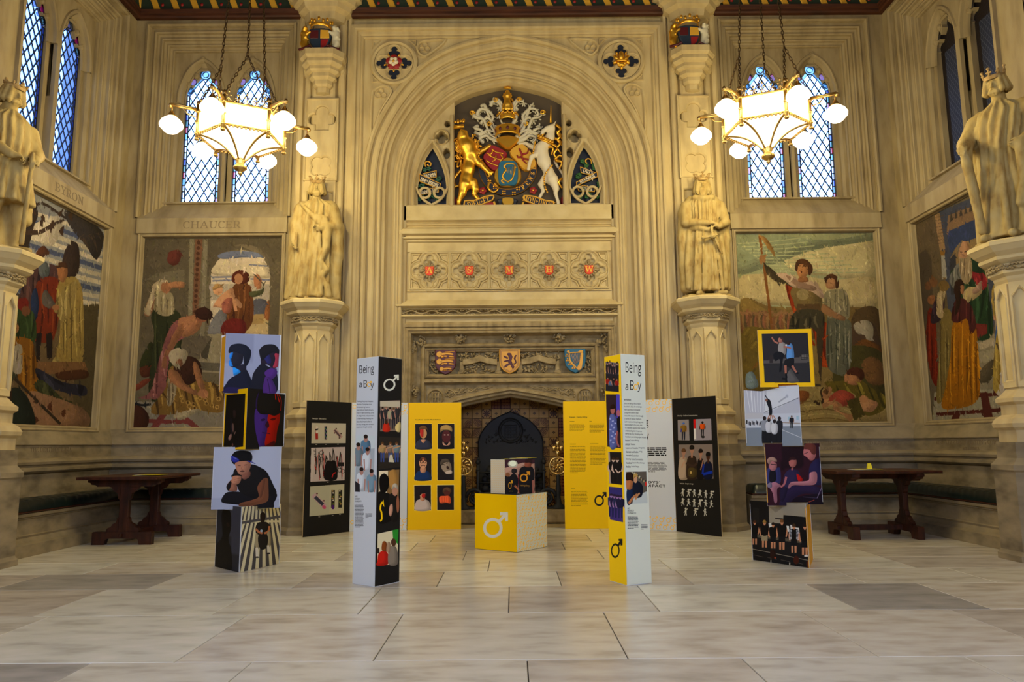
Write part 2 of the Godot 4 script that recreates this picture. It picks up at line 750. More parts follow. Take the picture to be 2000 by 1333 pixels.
# ---------------------------------------------------------------- camera, sky, lights, exposure
func setup_view():
	var cam := Camera3D.new()
	cam.name = "camera"
	cam.fov = 49.374
	cam.near = 0.05
	cam.far = 200.0
	add_child(cam)
	cam.transform = Transform3D(Basis(Vector3.RIGHT, deg_to_rad(7.912)) * Basis(Vector3.BACK, -0.008), Vector3(0,1.2,0))
	var sky_mat := ProceduralSkyMaterial.new()
	sky_mat.sky_top_color = K(.44,.62,.96)
	sky_mat.sky_horizon_color = K(.62,.76,1.0)
	sky_mat.ground_bottom_color = K(.36,.4,.46)
	sky_mat.ground_horizon_color = K(.62,.76,1.0)
	sky_mat.sun_angle_max = 0.0
	sky_mat.sky_energy_multiplier = SKY
	sky_mat.ground_energy_multiplier = SKY
	var e := Environment.new()
	e.background_mode = Environment.BG_SKY
	e.sky = Sky.new()
	e.sky.sky_material = sky_mat
	e.tonemap_mode = Environment.TONE_MAPPER_LINEAR
	e.tonemap_exposure = 1.0
	e.sdfgi_enabled = true
	e.ssao_enabled = true
	e.ssil_enabled = true
	var w := WorldEnvironment.new()
	w.name = "environment"
	w.environment = e
	add_child(w)
	# daylight from the rear windows, and from side windows added to brighten the foreground
	for k in 4:
		var a := AreaLight3D.new()
		a.name = "daylight_fill"
		a.area_size = Vector2(3.0,3.6) if k < 2 else Vector2(2.2,3.6)
		a.light_color = K(.97,.985,1.0)
		a.light_energy = DAY if k < 2 else ADDED_SIDE_DAY
		a.area_range = 60.0
		a.shadow_enabled = true
		add_child(a, true)
		a.position = Vector3(-2.6 if k == 0 else 2.6, 4.7, 4.3) if k < 2 else Vector3(-5.7 if k == 2 else 5.7, 5.0, -0.5)
		a.rotation.y = 0.0 if k < 2 else (-PI / 2 if k == 2 else PI / 2)

const SKY := 2.6
const DAY := 9.0
const ADDED_SIDE_DAY := 20.0
const LAMP := 1.3
const REAR := 0.6

# ---------------------------------------------------------------- materials
func std(color: Color, rough := 0.8, metal := 0.0) -> StandardMaterial3D:
	var m := StandardMaterial3D.new()
	m.albedo_color = color
	m.roughness = rough
	m.metallic = metal
	return m

func noise(seed_: int, freq: float, octaves := 4, kind := FastNoiseLite.TYPE_SIMPLEX_SMOOTH) -> FastNoiseLite:
	var n := FastNoiseLite.new()
	n.seed = seed_
	n.noise_type = kind
	n.frequency = freq
	n.fractal_octaves = octaves
	return n

func ramp(stops: Array) -> Gradient:
	var g := Gradient.new()
	var o := PackedFloat32Array()
	var c := PackedColorArray()
	for s in stops:
		o.append(s[0])
		c.append(s[1])
	g.offsets = o
	g.colors = c
	return g

func ntex(n: FastNoiseLite, g: Gradient, size := 512) -> NoiseTexture2D:
	var t := NoiseTexture2D.new()
	t.width = size
	t.height = size
	t.seamless = true
	t.noise = n
	t.color_ramp = g
	return t

func stony(dark: Color, mid: Color, light: Color, rough: float, scale: Vector3, seed_: int, freq := 0.008, bump := 0.15) -> StandardMaterial3D:
	var m := StandardMaterial3D.new()
	m.albedo_texture = ntex(noise(seed_, freq, 5), ramp([[0.0, dark], [0.45, mid], [1.0, light]]))
	m.uv1_triplanar = true
	m.uv1_world_triplanar = true
	m.uv1_scale = scale
	m.roughness = rough
	m.metallic_specular = 0.4
	if bump > 0.0:
		m.heightmap_enabled = true
		m.heightmap_texture = ntex(noise(seed_ + 1, 0.05, 4), ramp([[0.0, Color.BLACK], [1.0, Color.WHITE]]), 256)
		m.heightmap_scale = bump
	return m

func make_materials():
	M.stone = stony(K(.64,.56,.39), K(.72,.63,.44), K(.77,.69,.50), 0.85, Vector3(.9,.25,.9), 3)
	M.stone_bay = stony(K(.48,.41,.28), K(.57,.495,.35), K(.63,.56,.41), 0.85, Vector3(.9,.25,.9), 4)  # bays are grimier than the arch; dimmer light also put into this colour
	M.stone_pale = stony(K(.70,.61,.42), K(.77,.68,.47), K(.81,.73,.53), 0.85, Vector3(.5,.5,.5), 5)
	M.stone_carved = stony(K(.46,.39,.26), K(.58,.50,.34), K(.69,.60,.42), 0.85, Vector3(1.2,1.2,1.2), 7)
	M.stone_low = stony(K(.40,.35,.26), K(.51,.45,.335), K(.60,.53,.40), 0.8, Vector3(.5,1.0,.5), 9)
	M.statue = stony(K(.48,.36,.17), K(.63,.535,.31), K(.68,.60,.40), 0.75, Vector3(1.6,.7,1.6), 11, 0.01, 0.1)
	M.letter = std(K(.45,.38,.27), 0.9)
	M.slabs = []
	for k in 6:
		var a: Array = [[K(.60,.56,.47), K(.69,.65,.55), K(.74,.70,.60)], [K(.56,.52,.44), K(.65,.60,.51), K(.71,.67,.57)], [K(.62,.59,.50), K(.71,.68,.58), K(.77,.73,.63)], [K(.55,.50,.42), K(.63,.58,.49), K(.70,.65,.55)], [K(.48,.45,.39), K(.55,.52,.45), K(.61,.57,.50)], [K(.58,.53,.44), K(.68,.63,.53), K(.75,.71,.61)]][k]
		var m := stony(a[0] * K(1.12,1.14,1.2), a[1] * K(1.12,1.14,1.2), a[2] * K(1.1,1.12,1.18), 0.26, Vector3(.35,.35,.9), 20 + k, 0.01, 0.0)
		m.metallic_specular = 0.62
		M.slabs.append(m)
	M.mortar = std(K(.25,.22,.18), 0.95)
	M.beam = stony(K(.17,.085,.04), K(.26,.13,.06), K(.32,.17,.08), 0.6, Vector3(.3,3.0,.3), 31)
	M.frieze = std(K(.10,.16,.09), 0.8)
	M.gold = std(K(.93,.70,.22), 0.32, 0.85)
	M.gold_flat = std(K(.88,.66,.20), 0.5, 0.3)
	M.silver = std(K(.78,.74,.62), 0.6)
	M.white_paint = std(K(.86,.80,.66), 0.6)
	M.red = std(K(.55,.06,.05), 0.55)
	M.orange = std(K(.86,.22,.05), 0.55)
	M.maroon = std(K(.30,.04,.05), 0.5)
	M.blue = std(K(.05,.09,.16), 0.55)
	M.gold_yellow = std(K(.86,.62,.16), 0.5)
	M.teal_dark = std(K(.10,.16,.22), 0.55)
	M.teal = std(K(.10,.36,.46), 0.55)
	M.green = std(K(.10,.30,.22), 0.6)
	M.leaf = std(K(.15,.34,.13), 0.6)
	M.black = std(K(.03,.03,.03), 0.7)
	M.iron = std(K(.06,.055,.05), 0.7)
	M.coal = std(K(.06,.05,.045), 0.8)
	M.brass = std(K(.84,.70,.42), 0.3, 1.0)
	M.chain_metal = std(K(.30,.22,.12), 0.5, 0.8)
	M.lead = std(K(.05,.06,.08), 0.6)
	M.pane = glass(K(.95,.97,1.0), 0.06)
	M.pane_border = [glass(K(.85,.93,1.0), 0.1), stain(K(.75,.03,.12)), stain(K(.05,.35,.28)), stain(K(.05,.12,.6)), stain(K(.45,.75,.9))]
	M.pane_blue = stain(K(.52,.70,.98), 0.5)  # clear glass; the blue of sky seen aslant is put into its colour
	M.pane_edge = stain(K(.04,.13,.42), 0.9)
	M.pane_red = stain(K(.75,.03,.15), 0.85)
	M.blind = stony(K(.05,.03,.02), K(.12,.08,.06), K(.07,.08,.14), 0.6, Vector3(2,2,2), 41, 0.03)
	M.blind_blue = std(K(.10,.12,.20), 0.55)
	M.leather = std(K(.035,.085,.075), 0.33)
	M.leather.metallic_specular = 0.6
	M.oak = stony(K(.13,.055,.025), K(.22,.10,.045), K(.30,.15,.07), 0.45, Vector3(1.0,.25,1.0), 51, 0.02, 0.05)
	M.board_yellow = std(K(.93,.66,.0), 0.5)
	M.board_white = std(K(.84,.85,.84), 0.5)
	M.board_black = std(K(.035,.033,.03), 0.5)
	M.paper_yellow = std(K(.80,.74,.05), 0.5)
	M.card_edge = std(K(.72,.62,.45), 0.8)

func glass(c: Color, alpha: float) -> StandardMaterial3D:
	var m := std(c, 0.08)
	m.transparency = BaseMaterial3D.TRANSPARENCY_ALPHA
	m.albedo_color.a = alpha
	return m

func stain(c: Color, alpha := 0.8) -> StandardMaterial3D:
	var m := std(c, 0.3)
	m.transparency = BaseMaterial3D.TRANSPARENCY_ALPHA
	m.albedo_color.a = alpha
	m.backlight_enabled = true
	m.backlight = c
	return m

# ---------------------------------------------------------------- floor, walls, ceiling
func build_shell():
	build_floor()
	var c := structure("ceiling")
	var s := mesh()
	box(s, Vector3(XC, 8.75, -3.2), Vector3(13.2,.3,16.8))
	put("panel", s, M.beam, c)
	s = mesh()
	for k in 7:
		box(s, Vector3(XC, 8.52, -9.2 + k * 2.1), Vector3(11.8,.22,.26), 0.03)
	put("beam", s, M.beam, c)
	# the rear wall stands behind the viewer, with two tall windows of the same light as the lamps stand for
	var r := structure("wall_rear")
	s = mesh()
	X = Transform3D(Basis(Vector3.UP, PI), Vector3(0,0,4.6))
	plate(s, rect2(-6.4, 0, 6.4, 8.6), [rect2(-4.1, 2.9, -1.1, 6.5), rect2(1.1, 2.9, 4.1, 6.5)], -0.4, 0.0, 0.05)
	put("stonework", s, M.stone, r)
	s = mesh()
	for k in 2:
		for j in 6:
			box(s, Vector3((-2.6 if k == 0 else 2.6) - 1.5 + j * 0.6, 4.7, -0.2), Vector3(.05,3.6,.06))
	put("mullion", s, M.stone, r)
	X = Transform3D.IDENTITY

func build_floor():
	var root := structure("floor")
	var s := mesh()
	box(s, Vector3(XC, -0.13, -3.9), Vector3(12.6,.24,17.4))
	put("bed", s, M.mortar, root)
	# rows of long slabs across the hall: depth of the joint behind each row, then where its cross joints lie
	var zs := [4.6,3.35,2.1,.9,-.3,-1.5,-2.7,-3.45,-4.38,-5.55,-6.55,-7.32,-8.02,-8.74,-9.45,-10.19,-11.7]
	var joints := {
		8: [Vector2(-2.382,-4.188), Vector2(-1.474,-4.191), Vector2(.071,-4.168), Vector2(1.274,-4.145), Vector2(2.516,-4.149)],
		9: [Vector2(-3.33,-5.258), Vector2(-1.915,-4.881), Vector2(-.796,-4.908), Vector2(.64,-4.889), Vector2(2.049,-4.845), Vector2(3.118,-5.046)],
		10: [Vector2(-3.46,-5.981), Vector2(-2.179,-6.008), Vector2(-1.125,-6.025), Vector2(-.04,-6.021), Vector2(1.048,-5.999), Vector2(2.486,-5.943), Vector2(3.426,-5.906)],
		11: [Vector2(-4.468,-6.954), Vector2(-3.144,-6.947), Vector2(-1.892,-6.943), Vector2(-.662,-6.914), Vector2(.407,-6.918), Vector2(1.537,-6.919), Vector2(3.013,-6.878), Vector2(4.117,-6.854)],
		12: [Vector2(-4.132,-7.695), Vector2(-2.491,-7.678), Vector2(-1.463,-7.722), Vector2(-.249,-7.694), Vector2(1.507,-7.607), Vector2(3.841,-7.649)],
		13: [Vector2(-3.548,-8.38), Vector2(-1.887,-8.403), Vector2(-.534,-8.368), Vector2(.951,-8.326), Vector2(2.366,-8.325), Vector2(3.844,-8.244)],
		14: [Vector2(-4.338,-9.198), Vector2(-2.545,-9.183), Vector2(-1.185,-9.149), Vector2(.59,-9.089), Vector2(2.605,-9.06), Vector2(3.836,-8.986)],
		15: [Vector2(-3.466,-9.868), Vector2(-1.041,-9.872), Vector2(.965,-9.849), Vector2(2.468,-9.752)],
	}
	var tone := {"9:6": 3, "10:6": 4, "11:0": 3, "11:1": 4, "11:3": 3, "10:0": 3, "11:5": 3, "8:0": 4}
	var r := RandomNumberGenerator.new()
	r.seed = 5
	for row in range(1, zs.size()):
		var xs := [-6.1]
		if joints.has(row):
			for p in joints[row]:
				xs.append(p.x)
		else:
			var at := -6.1 + r.randf_range(0.7, 1.8)
			while at < 5.6:
				xs.append(at)
				at += r.randf_range(1.3, 2.3)
		xs.append(6.1)
		var z0: float = zs[row]
		var z1: float = zs[row - 1]
		for k in xs.size() - 1:
			s = mesh()
			var kind: int = tone.get("%d:%d" % [row, k], [0,2,5,0,1,2,5][r.randi() % 7])
			var g := 0.0035
			X = Transform3D(Basis(Vector3.RIGHT, -PI / 2), Vector3((xs[k] + xs[k + 1]) / 2, 0, (z0 + z1) / 2))
			var hx: float = (xs[k + 1] - xs[k]) / 2 - g
			var hz: float = (z1 - z0) / 2 - g
			ext(s, rect2(-hx, -hz, hx, hz), -0.03, r.randf_range(-0.0012, 0.0), 0.003)
			X = Transform3D.IDENTITY
			put("slab", s, M.slabs[kind], root)

# ---------------------------------------------------------------- the bays: window above, mural below
func build_bays():
	var left := structure("wall_left")
	var right := structure("wall_right")
	var back := structure("wall_back")
	var tb := Transform3D(Basis.IDENTITY, Vector3(0, 0, ZB))
	var tl := Transform3D(Basis(Vector3(0,0,-1), Vector3(0,1,0), Vector3(1,0,0)), Vector3(-XW, 0, 0))
	var tr := Transform3D(Basis(Vector3(0,0,1), Vector3(0,1,0), Vector3(-1,0,0)), Vector3(XW, 0, 0))
	bay(back, tb, -4.54, -6.3, -3.2, 1, ["CHAUCER"], ["GRISELDA'S FIRST TRIAL OF PATIENCE.", "CANTERBURY TALES."], 0)
	bay(back, tb, 4.47, 3.13, 6.3, 2, [], ["THE RED CROSS KNIGHT OVERCOMING THE DRAGON.", "FAERIE QUEENE, BOOK I, CANTO XI, STANZA 54."], 0)
	bay(left, tl, 9.48, 7.9, 10.99, 3, ["BYRON"], ["THE DEATH OF LARA."], 1)
	bay(right, tr, -9.54, -10.99, -7.9, 4, [], ["KING LEAR DISINHERITING CORDELIA.", "ACT I, SCENE I."], 2)
	# the side walls go on towards the viewer
	for k in 2:
		var s := mesh()
		X = tl if k == 0 else tr
		var sg := 1.0 if k == 0 else -1.0
		var a := -5.0 * sg
		var b := 7.92 * sg
		plate(s, rect2(minf(a, b), 0, maxf(a, b), 8.6), [rect2(0.5 * sg - 1.1, 3.2, 0.5 * sg + 1.1, 6.8)], -0.4, 0.0)  # side window opening added out of view for the extra light
		for j in 4:
			box(s, Vector3(0.5 * sg - 1.1 + j * 0.733, 5.0, -0.2), Vector3(.06,3.6,.08))
		for j in 3:
			box(s, Vector3(sg * (5.6 - j * 3.4), 4.3, 0.12), Vector3(.9,8.6,.24), 0.04)
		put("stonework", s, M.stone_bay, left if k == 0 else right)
		s = mesh()
		bar(s, P(".9 .1 .93 .14 1.0 .15 1.06 .1 1.06 0 .9 0"), minf(a, b), maxf(a, b))
		put("string_course", s, M.stone_low, left if k == 0 else right)
		X = Transform3D.IDENTITY
	cornice()

func roll(c: Vector2, r: float, a0: float, a1: float, n := 5) -> PackedVector2Array:
	return arc2(c, r, a0, a1, n)

func bay(wall: Node3D, t: Transform3D, uc: float, ua: float, ub: float, n: int, name_cut: Array, lines: Array, kind: int):
	X = t
	# wall face with the recesses of the window and the mural
	var s := mesh()
	plate(s, rect2(ua, 0, ub, 8.6), [rect2(uc - 1.13, 4.64, uc + 1.13, 7.78), rect2(uc - 1.06, 1.47, uc + 1.06, 4.365)], -0.12, 0.0, 0.0)
	box(s, Vector3((ua + ub) / 2, 2.9, -0.3), Vector3(ub - ua, 3.3, 0.3))
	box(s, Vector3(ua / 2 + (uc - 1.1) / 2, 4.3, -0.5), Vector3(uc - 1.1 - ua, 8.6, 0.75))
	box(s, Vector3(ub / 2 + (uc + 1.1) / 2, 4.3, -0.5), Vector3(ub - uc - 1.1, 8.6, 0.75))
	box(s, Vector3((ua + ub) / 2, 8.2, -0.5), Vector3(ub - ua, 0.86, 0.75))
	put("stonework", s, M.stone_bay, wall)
	# splayed mouldings round the window
	s = mesh()
	var path := PackedVector2Array([Vector2(uc - 1.13, 4.66), Vector2(uc - 1.13, 7.78), Vector2(uc + 1.13, 7.78), Vector2(uc + 1.13, 4.66)])
	var prof := P("-.05 0 -.05 .05 -.02 .06 -.005 .03 -.005 -.03")
	prof.append_array(P("-.02 -.04 .035 -.03 .065 -.012 .085 -.03 .085 -.075 .11 -.09 .15 -.075 .165 -.085 .165 -.13 .19 -.16 .215 -.15 .23 -.16 .235 -.2 .26 -.215 .28 -.21 .29 -.23 .29 -.3"))
	var flip := PackedVector2Array()
	for q in prof:
		flip.append(Vector2(-q.x, q.y))
	mould(s, path, flip)
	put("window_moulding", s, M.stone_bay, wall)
	# weathered sill, fascia, frame of the mural
	s = mesh()
	bar(s, P("5.0 -.42 4.98 -.2 4.955 -.2 4.945 -.24 4.655 .03 4.64 .05 4.41 .05 4.40 .02 4.4 -.1"), uc - 1.14, uc + 1.14)
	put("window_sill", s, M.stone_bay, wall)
	s = mesh()
	mould(s, rect2(uc - 1.06, 1.475, uc + 1.06, 4.365), P("-.06 0 -.06 .03 -.045 .035 -.03 .02 -.012 .025 .0 .01 .004 -.03 .012 -.05"), true)
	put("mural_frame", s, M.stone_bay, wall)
	# below the mural: sloping sill, inscription band, string course, plain wall
	s = mesh()
	bar(s, P("1.485 -.06 1.46 .0 1.25 .1 1.235 .1 1.235 .075 1.06 .075 1.06 .0"), ua, ub)
	put("mural_sill", s, M.stone_low, wall)
	s = mesh()
	bar(s, P("1.075 .075 1.06 .13 1.03 .15 1.0 .14 .985 .11 .975 .105 .96 .13 .92 .125 .9 .09 .885 .05 .885 0"), ua, ub)
	put("string_course", s, M.stone_low, wall)
	s = mesh()
	box(s, Vector3((ua + ub) / 2, 0.44, 0.02), Vector3(ub - ua, 0.88, 0.06))
	put("wall_base", s, M.stone_low, wall)
	var row := 0
	for l in name_cut:
		var m := put("inscription", text_shape(l, 0.15, "Droid Serif", 400, 0.004), M.letter, wall)
		m.transform = t * Transform3D(Basis.from_scale(Vector3(1.25,1,1)), Vector3(uc, 4.53, 0.051))
	for l in lines:
		var m := put("inscription", text_shape(l, 0.075 if row == 0 else 0.045, "Droid Serif", 400, 0.004), M.letter, wall)
		m.transform = t * Transform3D(Basis.from_scale(Vector3(1.1,1,1)), Vector3(uc, 1.175 - 0.075 * row, 0.0765))
		row += 1
	X = Transform3D.IDENTITY
	window(t, uc, n, kind)

func light_outline(uc: float) -> PackedVector2Array:
	# one light: straight sides under a cusped head of five lobes
	var p := PackedVector2Array([Vector2(uc - 0.29, 4.985), Vector2(uc + 0.29, 4.985), Vector2(uc + 0.29, 6.84), Vector2(uc + 0.15, 7.02), Vector2(uc + 0.05, 7.15), Vector2(uc - 0.05, 7.15), Vector2(uc - 0.15, 7.02), Vector2(uc - 0.29, 6.84)])
	for c in [[.0,7.185,.088], [.205,7.06,.072], [-.205,7.06,.072], [.23,6.9,.065], [-.23,6.9,.065]]:
		var u := Geometry2D.merge_polygons(p, circle2(Vector2(uc + c[0], c[1]), c[2], -1.0, 16))
		p = u[0]
	return p

func window(t: Transform3D, uc: float, n: int, kind: int):
	var root := structure("window_%d" % n)
	X = t
	var s := mesh()
	var outs := [light_outline(uc - 0.4), light_outline(uc + 0.4)]
	plate(s, rect2(uc - 0.86, 4.96, uc + 0.86, 7.5), [inset(turned(outs[0], true), -0.004), inset(turned(outs[1], true), -0.004)], -0.46, -0.36, 0.0)
	# spandrels in front, opened by the arches
	var arches := []
	for c in [uc - 0.4, uc + 0.4]:
		var a := PackedVector2Array([Vector2(c - 0.365, 4.99), Vector2(c + 0.365, 4.99)])
		a.append_array(spline2(PackedVector2Array([Vector2(c + 0.365, 6.65), Vector2(c + 0.345, 6.88), Vector2(c + 0.25, 7.15), Vector2(c + 0.12, 7.31), Vector2(c, 7.38)]), 4))
		a.append_array(spline2(PackedVector2Array([Vector2(c, 7.38), Vector2(c - 0.12, 7.31), Vector2(c - 0.25, 7.15), Vector2(c - 0.345, 6.88), Vector2(c - 0.365, 6.65)]), 4))
		arches.append(a)
	plate(s, rect2(uc - 0.86, 4.99, uc + 0.86, 7.5), arches, -0.37, -0.27, 0.035)
	for a in arches:
		var body: PackedVector2Array = a.slice(2)
		mould(s, body, P("-.03 -.275 -.02 -.25 .0 -.245 .02 -.26 .03 -.3 .06 -.345 .075 -.335 .085 -.365"), false)
	for c in [uc - 0.4, uc + 0.4]:
		# cusps that rise between the lobes
		for q in [[.13,7.13,-.35], [-.13,7.13,.35], [.245,6.975,-.5], [-.245,6.975,.5]]:
			pillow(s, circle2(Vector2(c + q[0] * 1.05, q[1] + 0.02), 0.045, 0.06, 10), -0.37, 0.05, 0.04)
	box(s, Vector3(uc, 5.9, -0.3), Vector3(.07,1.9,.16), 0.03)
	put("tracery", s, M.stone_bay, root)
	# leaded glass, pane by pane
	for k in 2:
		var c: float = uc + (-0.4 if k == 0 else 0.4)
		var out: PackedVector2Array = outs[k]
		if kind == 2:
			s = mesh()
			ext(s, out, -0.47, -0.44)
			put("painted_blank", s, M.blind, root)
			s = mesh()
			ext(s, rect2(c - 0.2, 5.02, c + 0.2, 6.8), -0.44, -0.437)
			put("painted_field", s, M.blind_blue, root)
			s = mesh()
			var lines := []
			for j in range(-20, 30):
				for sg in [1.0,-1.0]:
					var y := 5.0 + j * 0.1
					for q in Geometry2D.intersect_polygons(PackedVector2Array([Vector2(c - 0.3, y), Vector2(c + 0.3, y + sg * 0.9), Vector2(c + 0.3, y + sg * 0.9 + 0.008), Vector2(c - 0.3, y + 0.008)]), rect2(c - 0.2, 5.02, c + 0.2, 6.8)):
						cap(s, q, -0.4365)
			put("diaper_line", s, std(K(.36,.38,.42), 0.6), root)
			continue
		var inner := rect2(c - 0.245, 5.0, c + 0.245, 6.84)
		var body := PackedVector2Array([Vector2(c - 0.24, 4.995), Vector2(c + 0.24, 4.995), Vector2(c + 0.24, 6.82), Vector2(c + 0.13, 7.0), Vector2(c + 0.03, 7.11), Vector2(c - 0.03, 7.11), Vector2(c - 0.13, 7.0), Vector2(c - 0.24, 6.82)])
		var leads := mesh()
		var dx := 0.064
		var dy := 0.108
		for j in range(0, 22):
			for i in range(-5, 6):
				if (i + j) % 2 != 0:
					continue
				var q := PackedVector2Array([Vector2(c + i * dx, 4.99 + (j - 1) * dy), Vector2(c + (i + 1) * dx, 4.99 + j * dy), Vector2(c + i * dx, 4.99 + (j + 1) * dy), Vector2(c + (i - 1) * dx, 4.99 + j * dy)])
				for piece in Geometry2D.intersect_polygons(inset(turned(q, true), 0.003), body):
					if piece.size() > 2:
						s = mesh()
						cap(s, piece, -0.405)
						put("pane", s, M.pane if kind == 0 else M.pane_blue, root)
						var o := turned(piece, true)
						mould(leads, inset(o, -0.003), P("0 -.41 0 -.395 .007 -.395 .007 -.41"), true)
		# coloured border pieces along both sides, roundels in the lobes
		for sg in [-1.0,1.0]:
			for j in 17:
				var y := 5.0 + j * 0.108
				s = mesh()
				var w := rect2(c + sg * 0.2665 - 0.021, y + 0.003, c + sg * 0.2665 + 0.021, y + 0.104)
				cap(s, w, -0.405)
				var pick: int = [0,1,0,2,0,3,4][(j * 2 + (1 if sg > 0.0 else 0)) % 7]
				put("border_pane", s, M.pane_edge if kind == 1 else M.pane_border[pick], root)
				mould(leads, turned(w, true), P("-.004 -.41 -.004 -.395 .004 -.395 .004 -.41"), true)
		for q in [[.0,7.185,.088,0], [.205,7.06,.066,1], [-.205,7.06,.066,1], [.235,6.91,.055,4], [-.235,6.91,.055,4]]:
			s = mesh()
			cap(s, circle2(Vector2(c + q[0], q[1]), q[2] - 0.004, -1.0, 16), -0.4)
			put("roundel", s, M.pane_border[q[3]], root)
			mould(leads, turned(circle2(Vector2(c + q[0], q[1]), q[2] - 0.003, -1.0, 20), true), P("-.004 -.41 -.004 -.39 .005 -.39 .005 -.41"), true)
			if q[3] != 1:
				mould(leads, turned(circle2(Vector2(c + q[0], q[1]), q[2] * 0.55, -1.0, 16), true), P("-.003 -.41 -.003 -.39 .003 -.39 .003 -.41"), true)
		# glass between border and head, one sheet of small filling pieces behind the leads
		for piece in Geometry2D.clip_polygons(turned(out, true), turned(rect2(c - 0.3, 4.9, c + 0.3, 6.83), true)):
			for rest in Geometry2D.clip_polygons(piece, turned(body, true)):
				s = mesh()
				cap(s, rest, -0.412)
				put("head_pane", s, M.pane_edge if kind == 1 else M.pane_border[4], root)
		put("lead_came", leads, M.lead, root)
	X = Transform3D.IDENTITY

func cornice():
	# timber cornice with a painted frieze above it, on three sides, broken by the piers
	var root := structure("trim_1")
	for part in [[Transform3D(Basis.IDENTITY, Vector3(0, 0, ZB)), -5.9, 5.83], [Transform3D(Basis(Vector3(0,0,-1), Vector3(0,1,0), Vector3(1,0,0)), Vector3(-XW, 0, 0)), -4.6, 10.95], [Transform3D(Basis(Vector3(0,0,1), Vector3(0,1,0), Vector3(-1,0,0)), Vector3(XW, 0, 0)), -10.95, 4.6]]:
		X = part[0]
		var s := mesh()
		bar(s, P("7.9 0 7.9 .07 7.92 .09 7.96 .09 7.97 .11 8.02 .12 8.03 .09 8.04 .06 8.04 0"), part[1], part[2])
		put("timber_cornice", s, M.beam, root)
		s = mesh()
		box(s, Vector3((part[1] + part[2]) / 2, 8.3, 0.03), Vector3(part[2] - part[1], 0.54, 0.08))
		put("frieze_board", s, M.frieze, root)
		var rib := mesh()
		ext(rib, PackedVector2Array([Vector2(0,8.52), Vector2(.1,8.52), Vector2(.29,8.05), Vector2(.19,8.05)]), 0.06, 0.085, 0.01)
		rib.generate_normals()
		var ribbon := rib.commit()
		var dots := mesh()
		var leaf := mesh()
		var n := int((part[2] - part[1]) / 0.31)
		for i in n:
			var x: float = part[1] + 0.1 + i * 0.31
			put("ribbon", ribbon, M.gold_flat, root).position = part[0].basis * Vector3(x, 0, 0)
			for y in [8.12,8.34]:
				ball(dots, Vector3(x + 0.16 - (y - 8.16) * 0.44 + 0.145, y, 0.06), Vector3(.03,.03,.03), 8)
				for k in 5:
					var a := TAU * k / 5.0
					ball(leaf, Vector3(x + 0.305 - (y - 8.16) * 0.44 + cos(a) * 0.055, y + sin(a) * 0.055, 0.06), Vector3(.025,.025,.012), 6)
		put("rosette", dots, M.red, root)
		put("leaf_sprig", leaf, M.green, root)
	X = Transform3D.IDENTITY

# ---------------------------------------------------------------- the great arch
func arch_half() -> PackedVector2Array:
	# outer line of the arch, from the floor up the right side to the point
	var p := P("2.225 -.2 2.225 4.7 2.225 5.3 2.19 5.68 2.08 6.12 1.78 6.67 1.395 7.12 .98 7.39 .52 7.54 0 7.63")
	for k in 3:
		# corners cut twice over: a smooth line
		var q := PackedVector2Array([p[0]])
		for i in range(1, p.size() - 1):
			q.append(p[i].lerp(p[i - 1], 0.25))
			q.append(p[i].lerp(p[i + 1], 0.25))
		q.append(p[p.size() - 1])
		p = q
	return p

func arch_path() -> PackedVector2Array:
	# up the left side, over the point, down the right: the opening lies to the right of the path
	var r := arch_half()
	var out := mirrored(r, 0.0)
	out.reverse()
	var back := r.duplicate()
	back.reverse()
	out.append_array(back.slice(1))
	return out

func arch_inside(by: float) -> PackedVector2Array:
	var q := PackedVector2Array()
	var p := arch_path()
	var n := p.size()
	for i in n:
		var d: Vector2 = (p[mini(i + 1, n - 1)] - p[maxi(i - 1, 0)]).normalized()
		q.append(p[i] + Vector2(d.y, -d.x) * by)
	for i in n:
		if i == n / 2:
			q[i] = Vector2(0, p[i].y - by * 1.05)
	return q

func foil(c: Vector2, r: float, lobes: int, turn := 0.0, reach := 0.52, size := 0.5) -> PackedVector2Array:
	# a quatrefoil and its kin
	var p := circle2(c, r * 0.45, -1.0, 16)
	for k in lobes:
		var a := turn + TAU * k / lobes
		p = Geometry2D.merge_polygons(p, circle2(c + Vector2(cos(a), sin(a)) * r * reach, r * size, -1.0, 18))[0]
	return p

